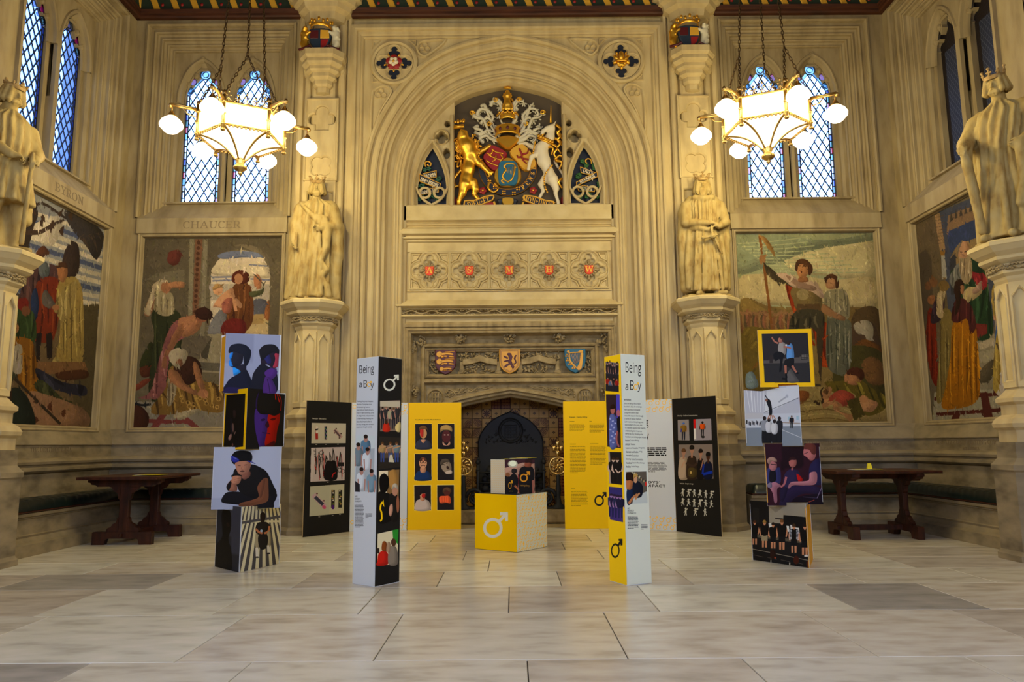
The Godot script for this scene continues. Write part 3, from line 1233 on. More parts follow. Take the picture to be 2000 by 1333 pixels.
func build_arch_wall():
	var root := structure("wall_centre")
	X = Transform3D(Basis.IDENTITY, Vector3(XC, 0, 0))
	var path := arch_path()
	# wall round the arch
	var s := mesh()
	plate(s, rect2(-3.3, 0, 3.3, 8.6), [path], -11.5, ZB - 0.06)
	box(s, Vector3(0,8.0,-11.65), Vector3(6.6,1.2,.5))
	put("stonework", s, M.stone, root)
	# wall inside the arch, above the fireplace
	s = mesh()
	box(s, Vector3(0,5.6,-11.95), Vector3(4.6,5.2,.6))
	box(s, Vector3(1.95,1.6,-11.75), Vector3(.75,3.2,.68))
	box(s, Vector3(-1.95,1.6,-11.75), Vector3(.75,3.2,.68))
	put("tympanum_backing", s, M.stone, root)
	# mouldings of the arch, swept along its line; the profile's depth grows inwards
	var z := ZB - 0.06
	var pr := P(".0 .0 -.03 .02 -.015 .045 .02 .05 .045 .02 .05 -.03 .07 -.045 .075 -.02")
	pr.append_array(P(".135 -.03 .16 -.05 .165 -.085 .19 -.1"))
	pr.append_array(roll(Vector2(.215,-.1), 0.028, 170, -20, 5))
	pr.append_array(P(".25 -.135 .275 -.125 .3 -.14 .305 -.2 .33 -.255 .375 -.285 .41 -.27 .42 -.25"))
	pr.append_array(P(".445 -.25 .465 -.27 .485 -.265 .5 -.285"))
	pr.append_array(roll(Vector2(.53,-.29), 0.026, 160, -30, 5))
	pr.append_array(P(".57 -.34 .6 -.34 .61 -.36 .625 -.4 .63 -.6"))
	var fl := PackedVector2Array()
	for q in pr:
		fl.append(Vector2(-q.x, q.y))
	s = mesh()
	mould(s, path, fl, false, z, true)
	put("arch_moulding", s, M.stone, root)
	# square frame round the arch
	s = mesh()
	var fr := PackedVector2Array([Vector2(-2.47,0), Vector2(-2.47,7.79), Vector2(2.47,7.79), Vector2(2.47,0)])
	mould(s, fr, P("0 .0 0 .09 -.07 .11 -.1 .1 -.11 .06 -.15 .055 -.165 .035 -.19 .045 -.205 .02 -.21 -.02"), false, z)
	put("frame_moulding", s, M.stone, root)
	spandrels(root, z)
	piers(root)
	tympanum(root)
	chimney_breast(root)
	X = Transform3D.IDENTITY

func spandrels(root: Node3D, z: float):
	for sg in [-1.0,1.0]:
		var c := Vector2(sg * 1.79, 7.175)
		var s := mesh()
		mould(s, turned(circle2(c, 0.36, -1.0, 40), true), P("-.02 0 -.01 .045 .02 .06 .05 .045 .06 .01 .07 -.05"), true, z, true)
		# quatrefoil with cusped lobes inside the ring
		var holes := []
		for k in 4:
			var a := PI / 2 * k
			var d := Vector2(cos(a), sin(a))
			var h := foil(c + d * 0.185, 0.1, 3, a, 0.5, 0.46)
			holes.append(h)
		var disc := turned(circle2(c, 0.3, -1.0, 36), true)
		plate(s, disc, holes, z - 0.02, z + 0.035, 0.02)
		for k in 4:
			var a := PI / 2 * k
			mould(s, turned(circle2(c + Vector2(cos(a), sin(a)) * 0.17, 0.125, -1.0, 24), true), P("-.012 .03 0 .055 .012 .03"), true, z)
		put("spandrel_roundel", s, M.stone, root)
		s = mesh()
		for k in 4:
			var a := PI / 2 * k
			cap(s, circle2(c + Vector2(cos(a), sin(a)) * 0.185, 0.11, -1.0, 16), z + 0.006)
		put("roundel_ground", s, M.blue, root)
		# blind panels that fill the corners left over
		for shape in [["0.98 7.55 1.32 7.55 1.42 7.48 1.42 7.36 1.32 7.28 1.2 7.34", Vector2(1.31,7.43)], ["2.13 5.95 2.13 6.62 2.06 6.76 1.94 6.8 1.86 6.76 1.83 6.66 2.0 6.35", Vector2(1.99,6.66)]]:
			var pts := P(shape[0])
			var q := PackedVector2Array()
			for v in pts:
				q.append(Vector2(v.x * sg, v.y))
			var cs := turned(spline2(q, 3, true), true)
			s = mesh()
			mould(s, cs, P("-.02 0 -.01 .035 .012 .04 .025 .02 .035 -.03"), true, z)
			var fc: Vector2 = Vector2(shape[1].x * sg, shape[1].y)
			for k in 3:
				var a := PI / 2 + TAU * k / 3.0
				mould(s, turned(circle2(fc + Vector2(cos(a), sin(a)) * 0.05, 0.042, -1.0, 14), true), P("-.008 0 0 .022 .01 0"), true, z)
			put("spandrel_panel", s, M.stone, root)
		# small sunk triangles between ring and frame
		s = mesh()
		for q in [[2.13,7.55,-1,-1], [2.13,6.86,-1,1], [1.45,7.56,1,-1]]:
			var t := PackedVector2Array([Vector2(sg * q[0], q[1]), Vector2(sg * (q[0] + q[2] * 0.11), q[1]), Vector2(sg * q[0], q[1] + q[3] * 0.11)])
			mould(s, turned(t, true), P("-.01 0 0 .025 .012 .02 .02 -.03"), true, z)
		put("spandrel_leaf", s, M.stone, root)

func piers(root: Node3D):
	# the piers between arch and bays: shafts, a panelled face behind each statue, a corbelled top
	for sg in [-1.0,1.0]:
		var s := mesh()
		var keep := X
		X = X * Transform3D(Basis.from_scale(Vector3(sg, 1, 1)), Vector3.ZERO)
		# plan of the pier's mouldings, drawn up the wall
		var plan := P("2.44 -.06 2.46 .02 2.5 .03 2.51 -.01 2.53 -.02")
		plan.append_array(roll(Vector2(2.585,.03), 0.06, 200, -20, 6))
		plan.append_array(P("2.66 .0 2.68 .08 2.71 .1 3.0 .1 3.03 .08 3.05 .0"))
		plan.append_array(roll(Vector2(3.11,.02), 0.05, 200, -20, 6))
		plan.append_array(P("3.17 -.01 3.19 .04 3.24 .05 3.27 .03 3.28 -.02 3.33 -.03 3.36 -.06 3.36 -.2"))
		for j in plan.size() - 1:
			var a := plan[j]
			var b := plan[j + 1]
			quad(s, Vector3(a.x, 0, ZB + a.y), Vector3(a.x, 8.4, ZB + a.y), Vector3(b.x, 8.4, ZB + b.y), Vector3(b.x, 0, ZB + b.y))
		put("pier_shafts", s, M.stone, root)
		# blind tracery on the pier face, above the statue
		s = mesh()
		var c := 2.855
		var zf := ZB + 0.1
		var head := rect2(c - 0.19, 4.9, c + 0.19, 6.15)
		head = Geometry2D.merge_polygons(head, circle2(Vector2(c, 6.28), 0.105, -1.0, 16))[0]
		for q in [-.13,.13]:
			head = Geometry2D.merge_polygons(head, circle2(Vector2(c + q, 6.17), 0.085, -1.0, 14))[0]
		head = Geometry2D.merge_polygons(head, rect2(c - 0.1, 6.0, c + 0.1, 6.25))[0]
		plate(s, rect2(c - 0.235, 3.3, c + 0.235, 6.48), [Geometry2D.intersect_polygons(head, rect2(c - 0.3, 5.62, c + 0.3, 6.5))[0], foil(Vector2(c, 5.42), 0.17, 4, PI / 4), rect2(c - 0.19, 3.4, c + 0.19, 5.0)], zf - 0.03, zf + 0.045, 0.02)
		mould(s, rect2(c - 0.235, 5.2, c + 0.235, 6.48), P("-.02 0 -.02 .06 0 .07 .015 .04"), true, zf)
		put("blind_tracery", s, M.stone, root)
		# bracket under the carved arms, stepped down to a point
		s = mesh()
		var steps := P(".34 7.19 .34 7.1 .32 7.07 .3 7.06 .31 7.0 .29 6.97 .25 6.95 .255 6.9 .23 6.87 .2 6.86 .205 6.8 .17 6.77 .15 6.76 .15 6.7 .12 6.66 .1 6.66 .1 6.58 .0 6.56")
		stepped(s, c, steps, zf, 0.9)
		put("crest_bracket", s, M.stone, root)
		# top of the pier under the cornice
		s = mesh()
		stepped(s, c, P(".62 8.45 .62 8.3 .58 8.25 .56 8.1 .5 8.07 .48 8.0 .42 7.97 .4 7.9 .32 7.86 .3 7.75 .0 7.73"), zf - 0.1, 0.9)
		put("pier_capital", s, M.stone, root)
		# small shell stops on the shafts beside the arms
		s = mesh()
		for q in [[2.585,7.1], [3.13,7.1]]:
			pillow(s, circle2(Vector2(q[0], q[1] + 0.09), 0.07, 0.1, 16), ZB + 0.0, 0.13, 0.06)
			pillow(s, circle2(Vector2(q[0], q[1] - 0.1), 0.07, 0.11, 16), ZB + 0.0, 0.12, 0.06)
		put("shaft_stop", s, M.stone, root)
		X = keep

func stepped(s: SurfaceTool, c: float, prof: PackedVector2Array, z: float, deep: float):
	# half an octagon in plan that follows a profile of (reach, height)
	for j in prof.size() - 1:
		var a := prof[j]
		var b := prof[j + 1]
		var ring := []
		for p in [a, b]:
			var r: float = p.x
			ring.append([Vector3(c - r, p.y, z), Vector3(c - r, p.y, z + r * deep * 0.45), Vector3(c - r * 0.62, p.y, z + r * deep), Vector3(c + r * 0.62, p.y, z + r * deep), Vector3(c + r, p.y, z + r * deep * 0.45), Vector3(c + r, p.y, z)])
		for k in 5:
			quad(s, ring[0][k], ring[1][k], ring[1][k + 1], ring[0][k + 1])
		if j == 0:
			for k in range(1, 5):
				tri(s, ring[0][0], ring[0][k], ring[0][k + 1])

func tympanum(root: Node3D):
	var inner := arch_inside(0.6)
	var clip := PackedVector2Array()
	for p in inner:
		clip.append(Vector2(p.x, maxf(p.y, 4.9)))
	# three compartments: the arms in the middle, a lancet on each side
	var mid := Geometry2D.intersect_polygons(clip, rect2(-0.87, 4.96, 0.87, 8))[0]
	var s := mesh()
	var holes := [mid]
	for sg in [-1.0,1.0]:
		var lan := PackedVector2Array()
		for p in spline2(P("-1.5 4.97 -1.5 5.3 -1.455 5.55 -1.37 5.8 -1.22 6.03"), 4):
			lan.append(Vector2(-sg * p.x, p.y))
		for p in spline2(P("-1.22 6.03 -1.1 5.82 -1.0 5.56 -.955 5.3 -.955 4.97"), 4):
			lan.append(Vector2(-sg * p.x, p.y))
		holes.append(lan)
		holes.append(foil(Vector2(sg * 1.075, 6.12), 0.11, 4))
		holes.append(circle2(Vector2(sg * 0.99, 5.85), 0.06, 0.09, 12))
		holes.append(circle2(Vector2(sg * 0.98, 6.35), 0.05, 0.06, 12))
		mould(s, turned(lan, true), P("-.05 0 -.04 .05 -.02 .07 0 .05 .01 .0 .03 -.04 .045 -.05"), true, ZT - 0.02)
		mould(s, turned(circle2(Vector2(sg * 1.075, 6.12), 0.125, -1.0, 20), true), P("-.015 0 0 .035 .012 .0"), true, ZT - 0.02)
		# looped tracery at the foot of the lancet
		for a in [[-1.38,-1.23], [-1.07,-1.23]]:
			var loop := PackedVector3Array()
			for q in spline2(PackedVector2Array([Vector2(a[0] * -sg - (0.11 * -sg if a[0] < -1.2 else -0.11 * -sg), 5.3), Vector2(a[0] * -sg, 5.1), Vector2(a[1] * -sg, 4.99)]), 5):
				loop.append(Vector3(q.x, q.y, ZT - 0.03))
			tube(s, loop, 0.022, 6)
			mould(s, turned(circle2(Vector2((a[0] * 0.75 + a[1] * 0.25) * -sg, 5.2), 0.085, -1.0, 18), true), P("-.02 0 0 .03 .02 0"), true, ZT - 0.05)
		# mullion
		box(s, Vector3(sg * 0.905, 5.7, ZT + 0.01), Vector3(.055,1.55,.1), 0.02)
	s.set_smooth_group(-1)
	for sg in [-1.0,1.0]:
		for q in Geometry2D.intersect_polygons(clip, rect2(0.87, 4.0, 3.0, 8.5) if sg > 0.0 else rect2(-3.0, 4.0, -0.87, 8.5)):
			plate(s, q, holes.slice(1, 5) if sg < 0.0 else holes.slice(5, 9), ZT - 0.2, ZT - 0.02, 0.012)
	box(s, Vector3(0, 4.92, ZT - 0.1), Vector3(1.75,.09,.2), 0.01)
	put("tympanum_tracery", s, M.stone, root)
	s = mesh()
	cap(s, mid, ZT - 0.15)
	put("arms_ground", s, std(K(.30,.25,.18), 0.85), root)
	s = mesh()
	for k in [1,5]:
		cap(s, holes[k], ZT - 0.15)
	put("lancet_ground", s, M.blue, root)

func chimney_breast(root: Node3D):
	var w := 1.72
	# plain courses and the mouldings between tympanum and fireplace
	var s := mesh()
	bar(s, P("4.965 -.1 4.965 .04 4.95 .05 4.72 .05 4.7 .0 4.69 .02 4.67 .05 4.655 .03 4.645 .03 4.63 .0 4.60 .03 4.56 .11 4.52 .13 4.48 .12 4.46 .05 4.45 .05 4.44 .085 4.41 .09 4.40 .04 4.375 .035 4.36 .0 4.36 -.2"), -w, w, ZT)
	put("moulded_course", s, M.stone_pale, root)
	s = mesh()
	bar(s, P("4.37 .0 3.42 .0"), -w, w, ZT)
	put("plain_course", s, M.stone_pale, root)
	# five quatrefoil panels
	var x0 := -1.56
	var step := 0.624
	s = mesh()
	bar(s, P("4.225 0 4.225 .03 4.21 .03 4.2 .01"), -1.6, 1.6, ZT)
	bar(s, P("3.6 .01 3.59 .03 3.575 .03 3.575 0"), -1.6, 1.6, ZT)
	put("panel_border", s, M.stone_pale, root)
	for k in 5:
		var c := Vector2(x0 + step * (k + 0.5), 3.9)
		s = mesh()
		var big := foil(c, 0.31, 4, 0.0, 0.48, 0.5)
		mould(s, turned(rect2(c.x - 0.31, 3.6, c.x + 0.31, 4.2), true), P("0 0 0 .05 .012 .05 .02 .03 .03 .0"), true, ZT)
		mould(s, turned(big, true), P("-.03 0 -.022 .035 -.01 .045 .0 .035 .008 .02 .02 .04 .034 .03 .045 .0"), true, ZT)
		var holes := []
		for j in 4:
			var a := PI / 2 * j
			var d := Vector2(cos(a), sin(a))
			holes.append(foil(c + d * 0.155, 0.105, 3, a, 0.52, 0.45))
		var core := inset(turned(big, true), 0.035)
		plate(s, core, holes, ZT, ZT + 0.035, 0.01)
		for j in 4:
			for h in [holes[j]]:
				mould(s, turned(h, true), P("-.024 .03 -.012 .05 .0 .036"), true, ZT)
			# sunk spandrels in the corners of the square
			var q := Vector2(1 if j % 2 == 0 else -1, 1 if j < 2 else -1)
			mould(s, turned(PackedVector2Array([c + q * Vector2(.28,.27), c + q * Vector2(.16,.27), c + q * Vector2(.2,.19), c + q * Vector2(.28,.15)]), true), P("-.015 0 -.005 .03 .008 .025 .016 -.002"), true, ZT)
		put("quatrefoil_panel", s, M.stone_pale, root)
		# leaves that frame the shield, then the shield with its letter
		s = mesh()
		for j in 16:
			var a := TAU * j / 16
			ball(s, Vector3(c.x + cos(a) * 0.1, c.y + sin(a) * 0.1, ZT + 0.04), Vector3(.034,.02,.02), 6, Basis(Vector3.BACK, a))
			if j % 4 == 0:
				for d in [.125,.15]:
					ball(s, Vector3(c.x + cos(a) * d, c.y + sin(a) * d, ZT + 0.035), Vector3(.022,.03,.018), 6, Basis(Vector3.BACK, a))
		put("leaf_cluster", s, M.stone_carved, root)
		s = mesh()
		pillow(s, spline2(moved(P("-.07 .07 0 .06 .07 .07 .062 .0 .06 -.06 0 -.085 -.06 -.06 -.062 .0"), c), 2, true), ZT + 0.035, 0.03, 0.012)
		var sh := put("letter_shield", s, M.orange, root)
		var t := put("letter", text_shape("ASMHW"[k], 0.125, "Droid Serif", 700, 0.012), M.gold_flat, sh)
		t.position = Vector3(XC + c.x, c.y - 0.003, ZT + 0.068)
		s = mesh()
		for q in [[-.045,.045], [.045,.045], [-.045,-.05], [.045,-.05]]:
			ball(s, Vector3(c.x + q[0], c.y + q[1], ZT + 0.066), Vector3(.009,.009,.006), 6)
		for sg in [-1.0,1.0]:
			var curl := PackedVector3Array()
			for i in 7:
				var a := PI * 0.28 * i
				curl.append(Vector3(c.x + sg * (0.044 + cos(a) * 0.011), c.y + sin(a) * 0.02, ZT + 0.067))
			tube(s, curl, 0.0035, 5)
		put("letter_flourish", s, M.gold_flat, sh)
	# ledge, then the hollow with running vine
	s = mesh()
	bar(s, P("3.44 .0 3.34 .14 3.325 .15 3.315 .12 3.3 .06 3.3 .0"), -w - 0.03, w + 0.03, ZT)
	put("mantel_ledge", s, M.stone_pale, root)
	s = mesh()
	bar(s, P("3.3 .06 3.28 .1 3.27 .05 3.265 -.05 3.205 -.05 3.2 .05 3.19 .1 3.17 .11 3.15 .06 3.14 .02 3.05 .02 3.05 -.1"), -w, w, ZT)
	put("vine_hollow", s, M.stone_pale, root)
	s = mesh()
	var stem := PackedVector3Array()
	for i in 241:
		var x := -1.7 + 3.4 * i / 240.0
		stem.append(Vector3(x, 3.235 + sin(x * TAU / 0.32) * 0.025, ZT + 0.075))
	tube(s, stem, 0.011, 6)
	var r := RandomNumberGenerator.new()
	r.seed = 12
	for i in 150:
		var x := -1.69 + 3.38 * i / 149.0
		for j in 2:
			ball(s, Vector3(x + r.randf_range(-0.01, 0.01), 3.235 + (0.03 if j == 0 else -0.03) + r.randf_range(-0.012, 0.012), ZT + 0.06 + r.randf_range(0, 0.02)), Vector3(r.randf_range(0.012, 0.024), r.randf_range(0.006, 0.011), 0.014), 6, Basis(Vector3.BACK, r.randf_range(-1.3, 1.3)))
	put("vine_carving", s, M.stone_carved, root).set_meta("kind", "stuff")

# ---------------------------------------------------------------- fireplace
func build_fireplace():
	var o := thing("fireplace", "carved stone fireplace with a low pointed arch and a tiled back", "fireplace", Vector3(XC, 0, ZT))
	X = Transform3D.IDENTITY
	# from here z = 0 is the wall face inside the great arch
	var s := mesh()
	var fr := PackedVector2Array([Vector2(-1.68,0), Vector2(-1.68,3.06), Vector2(1.68,3.06), Vector2(1.68,0)])
	mould(s, fr, P(".03 .02 0 .04 -.015 .055 -.05 .05 -.06 .02 -.07 .03 -.1 .04 -.115 .02 -.13 .03 -.15 .02 -.155 -.04 -.18 -.13 -.22 -.17 -.28 -.17 -.3 -.12 -.32 -.1 -.34 -.11 -.35 -.14 -.36 -.22"))
	put("surround", s, M.stone_carved, o)
	# front slab with the arch opening
	s = mesh()
	var arch := PackedVector2Array([Vector2(-1.27,-.2), Vector2(-1.27,1.42)])
	arch.append_array(spline2(P("-1.27 1.5 -1.2 1.62 -1.02 1.76 -.6 1.88 0 1.99"), 5))
	var rest := mirrored(arch, 0.0)
	arch.append_array(rest.slice(1))
	plate(s, rect2(-1.36, 0, 1.36, 2.72), [arch, rect2(-1.285, 2.285, 1.285, 2.655)], -0.5, -0.2, 0.0)
	box(s, Vector3(0,2.47,-.3), Vector3(2.6,.4,.08))
	put("front", s, M.stone_carved, o)
	s = mesh()
	mould(s, arch, P(".1 .0 .085 .035 .05 .04 .035 .01 .025 -.01 .0 -.005 -.015 -.03 -.02 -.07 -.05 -.1 -.06 -.16"), false, -0.2, true)
	put("arch_moulding", s, M.stone_carved, o)
	# frame of the shield frieze and of the spandrels
	s = mesh()
	mould(s, rect2(-1.33, 2.24, 1.33, 2.7), P("-.02 0 0 .05 .02 .06 .035 .03 .05 .02 .06 -.01"), true, -0.2)
	bar(s, P("2.235 0 2.22 .05 2.19 .09 2.16 .09 2.14 .03 2.12 .0"), -1.35, 1.35, -0.2)
	for sg in [-1.0,1.0]:
		box(s, Vector3(sg * 1.33, 1.8, -0.19), Vector3(.03,.65,.06), 0.01)
		mould(s, turned(circle2(Vector2(sg * 1.165, 1.93), 0.115, -1.0, 28), true), P("-.012 0 0 .03 .015 .0"), true, -0.2)
	put("frieze_frame", s, M.stone_carved, o)
	carved_frieze(o)
	# fleurons in the hollow of the surround
	for q in [[-1.44,2.83,1.5], [1.44,2.83,1.5], [-.77,2.86,1.0], [.0,2.86,1.0], [.77,2.86,1.0], [-1.5,2.02,1.1], [1.5,2.02,1.1], [-1.53,2.68,.8], [1.53,2.68,.8]]:
		var f := mesh()
		var r := RandomNumberGenerator.new()
		r.seed = int(q[0] * 100 + 500)
		for i in 34:
			var a := r.randf() * TAU
			var d: float = sqrt(r.randf()) * 0.085 * q[2]
			ball(f, Vector3(q[0] + cos(a) * d, q[1] + sin(a) * d, -0.1 + (0.085 - d) * 0.6 + r.randf() * 0.02), Vector3(.03,.016,.022), 6, Basis(Vector3.BACK, r.randf() * 3))
		put("fleuron", f, M.stone_carved, o)
	# chamber
	s = mesh()
	box(s, Vector3(0,.02,-.75), Vector3(2.7,.06,1.1))
	box(s, Vector3(0,.11,-.25), Vector3(2.5,.2,.34), 0.02)
	put("hearth", s, M.stone_carved, o)
	s = mesh()
	box(s, Vector3(0,1.2,-1.0), Vector3(3.0,2.4,.12))
	for sg in [-1.0,1.0]:
		quad(s, Vector3(sg * 1.3, 0, -0.3), Vector3(sg * 1.05, 0, -0.95), Vector3(sg * 1.05, 2.3, -0.95), Vector3(sg * 1.3, 2.3, -0.3))
	box(s, Vector3(0,2.3,-.7), Vector3(2.8,.1,.7))
	put("chamber", s, M.mortar, o)
	tiles(o)
	fireback(o)
	grate(o)

func carved_frieze(o: Node3D):
	var s := mesh()
	var r := RandomNumberGenerator.new()
	r.seed = 31
	# foliage between the shields
	for x in [[-1.27,-1.13], [-.8,-.14], [.12,.78], [1.08,1.26]]:
		var n := int((x[1] - x[0]) * 190)
		for i in n:
			var px := r.randf_range(x[0], x[1])
			var py := r.randf_range(2.29, 2.65)
			var k := Vector2((px - (x[0] + x[1]) / 2) / 0.3, py - 2.49)
			if x[1] - x[0] > 0.4 and absf(k.y - 0.03 + absf(k.x) * 0.07) < 0.055:
				continue
			ball(s, Vector3(px, py, -0.225), Vector3(r.randf_range(0.02, 0.045), r.randf_range(0.008, 0.017), 0.035), 6, Basis(Vector3.BACK, r.randf() * 3.0))
	put("foliage_carving", s, M.stone_carved, o).set_meta("kind", "stuff")
	s = mesh()
	for c in [-.47,.45]:
		# a blank ribbon bent upwards in the middle
		var p := moved(P("-.27 -.06 -.12 -.04 0 .0 .12 -.04 .27 -.06 .27 .03 .1 .06 0 .1 -.1 .06 -.27 .03"), Vector2(c, 2.49))
		s = mesh()
		ext(s, p, -0.27, -0.16, 0.008)
		for sg in [-1.0,1.0]:
			ext(s, moved(P("-.03 -.09 .035 -.07 .03 .08 -.025 .06"), Vector2(c + sg * 0.29, 2.42)), -0.27, -0.185, 0.006)
			ext(s, moved(PackedVector2Array([Vector2(-.02,-.04), Vector2(sg * 0.1, -0.07), Vector2(sg * 0.1, -0.02), Vector2(.02,.02)]), Vector2(c + sg * 0.25, 2.35)), -0.27, -0.19, 0.006)
		put("ribbon_carving", s, M.stone_carved, o)
	# letters in the roundels and running leaves above the arch
	s = mesh()
	for sg in [-1.0,1.0]:
		for k in 3:
			box(s, Vector3(sg * 1.165 + (k - 1) * 0.045, 1.93, -0.19), Vector3(0.02, 0.15 - absf(k - 1) * 0.02, 0.03), 0.005)
			ball(s, Vector3(sg * 1.165 + (k - 1) * 0.05, 2.0, -0.19), Vector3(.025,.014,.02), 6)
			ball(s, Vector3(sg * 1.165 + (k - 1) * 0.05, 1.86, -0.19), Vector3(.022,.014,.02), 6)
		box(s, Vector3(sg * 1.165, 1.93, -0.19), Vector3(.13,.018,.03), 0.005)
		var stem := PackedVector3Array()
		for i in 30:
			var t := i / 29.0
			var x := lerpf(1.0, 0.28, t)
			stem.append(Vector3(sg * x, lerpf(2.0, 2.09, t) + sin(t * 20.0) * lerpf(0.05, 0.012, t), -0.19))
			for j in 2:
				ball(s, Vector3(sg * x, lerpf(1.99, 2.085, t) + r.randf_range(-1, 1) * lerpf(0.06, 0.012, t), -0.19), Vector3(.026,.012,.015) * lerpf(1.1, 0.5, t), 6, Basis(Vector3.BACK, r.randf() * 3.0))
		tube(s, stem, 0.01, 6)
	put("spandrel_carving", s, M.stone_carved, o)

func tiles(o: Node3D):
	# encaustic tiles on the back of the chamber, on a grid of 155 mm
	var mats := []
	for k in 4:
		var p := Pic.new(48, 48, P("0 0 100 0 100 100 0 100"), [K(.62,.47,.24), K(.60,.44,.22), K(.30,.11,.07), K(.58,.43,.22)][k])
		if k == 0:
			for a in 4:
				p.oval(50 + cos(a * PI / 2) * 10, 50 + sin(a * PI / 2) * 10, 8, 5, K(.22,.15,.09), a * PI / 2)
		elif k == 1:
			for a in 8:
				p.oval(50 + cos(a * PI / 4) * 26, 50 + sin(a * PI / 4) * 26, 17, 7, K(.22,.12,.07), a * PI / 4)
			p.oval(50, 50, 9, 9, K(.22,.12,.07))
			for q in [[0,0], [100,0], [0,100], [100,100]]:
				p.oval(q[0], q[1], 22, 22, K(.22,.12,.07))
				p.oval(q[0], q[1], 12, 12, K(.60,.44,.22))
		elif k == 2:
			for i in 3:
				for j in 3:
					p.ring(17 + i * 33, 17 + j * 33, 11, 5, K(.58,.40,.2))
					p.oval(17 + i * 33, 17 + j * 33, 4, 4, K(.58,.40,.2))
		else:
			for rr in [94,80,62,44,28]:
				p.ring(100, 100, rr, 5, K(.24,.12,.07))
			for a in 7:
				var t := PI + PI / 2 * a / 6
				p.oval(100 + cos(t) * 71, 100 + sin(t) * 71, 5, 5, K(.24,.12,.07))
				p.oval(100 + cos(t) * 53, 100 + sin(t) * 53, 6, 3, K(.24,.12,.07), t)
				p.oval(100 + cos(t) * 34, 100 + sin(t) * 34, 5, 3, K(.24,.12,.07), t)
		mats.append(print_mat(p, 0.35))
	var g := 0.158
	var shapes := []
	for k in 4:
		# the print turned a quarter at a time
		var s := SurfaceTool.new()
		s.begin(Mesh.PRIMITIVE_TRIANGLES)
		s.set_smooth_group(-1)
		var h := g / 2 - 0.002
		var b := h - 0.003
		var c := [Vector3(-b, b, 0.008), Vector3(b, b, 0.008), Vector3(b, -b, 0.008), Vector3(-b, -b, 0.008)]
		var d := [Vector3(-h, h, 0.0), Vector3(h, h, 0.0), Vector3(h, -h, 0.0), Vector3(-h, -h, 0.0)]
		var uv := [Vector2(0,0), Vector2(1,0), Vector2(1,1), Vector2(0,1)]
		for t in [[0,1,2], [0,2,3]]:
			for i in t:
				s.set_uv(uv[(i + k) % 4])
				s.add_vertex(c[i])
		for i in 4:
			var j := (i + 1) % 4
			for v in [[c[i], i], [d[i], i], [d[j], j], [c[i], i], [d[j], j], [c[j], j]]:
				s.set_uv(uv[(v[1] + k) % 4])
				s.add_vertex(v[0])
		s.generate_normals()
		shapes.append(s.commit())
	for iy in 12:
		for ix in 14:
			var x := (ix - 6.5) * g
			var y := 0.28 + iy * g
			if absf(x) < 0.42 and y < 1.1:
				continue
			# repeat of six by three: a medallion of two by two, small flowers, a dark square of two by two
			var px := (ix + 5) % 7
			var band := iy % 3
			var kind := 0
			var quarter := 0
			if band > 0:
				if px == 0 or px == 1:
					kind = 3
					quarter = [[3,2], [0,1]][band - 1][px]
				elif px == 3 or px == 4:
					kind = 2
			elif px % 3 == 2:
				kind = 1
			var m := put("tile", shapes[[0,1,2,3][quarter]], mats[kind], o)
			m.position = Vector3(x, y, -0.935)

func fireback(o: Node3D):
	var s := mesh()
	var p := PackedVector2Array([Vector2(-.535,.15), Vector2(.535,.15), Vector2(.535,1.2)])
	p.append_array(spline2(P(".535 1.25 .48 1.4 .3 1.6 0 1.74"), 5))
	p.append_array(spline2(P("0 1.74 -.3 1.6 -.48 1.4 -.535 1.25"), 5).slice(1))
	ext(s, p, -0.93, -0.84, 0.02)
	put("fireback", s, M.iron, o)
	s = mesh()
	mould(s, turned(circle2(Vector2(0,1.42), 0.2, -1.0, 36), true), P("-.01 0 0 .02 .02 .0"), true, -0.84)
	mould(s, turned(circle2(Vector2(0,1.42), 0.165, -1.0, 36), true), P("-.005 0 0 .012 .01 .0"), true, -0.84)
	# a gate of bars under a small coronet
	for k in 5:
		box(s, Vector3(-0.09 + k * 0.045, 1.4, -0.832), Vector3(.014,.2,.02), 0.003)
	for k in 4:
		box(s, Vector3(0, 1.32 + k * 0.05, -0.83), Vector3(.2,.012,.02), 0.003)
	box(s, Vector3(0,1.515,-.83), Vector3(.22,.025,.03), 0.006)
	var r := RandomNumberGenerator.new()
	r.seed = 3
	for i in 190:
		var x := r.randf_range(-0.44, 0.44)
		var y := r.randf_range(1.22, 1.6)
		if y > 1.63 - absf(x) * 0.85 or Vector2(x, y - 1.42).length() < 0.215:
			continue
		ball(s, Vector3(x, y, -0.838), Vector3(.024,.012,.016), 6, Basis(Vector3.BACK, r.randf() * 3))
	put("fireback_relief", s, M.iron, o)

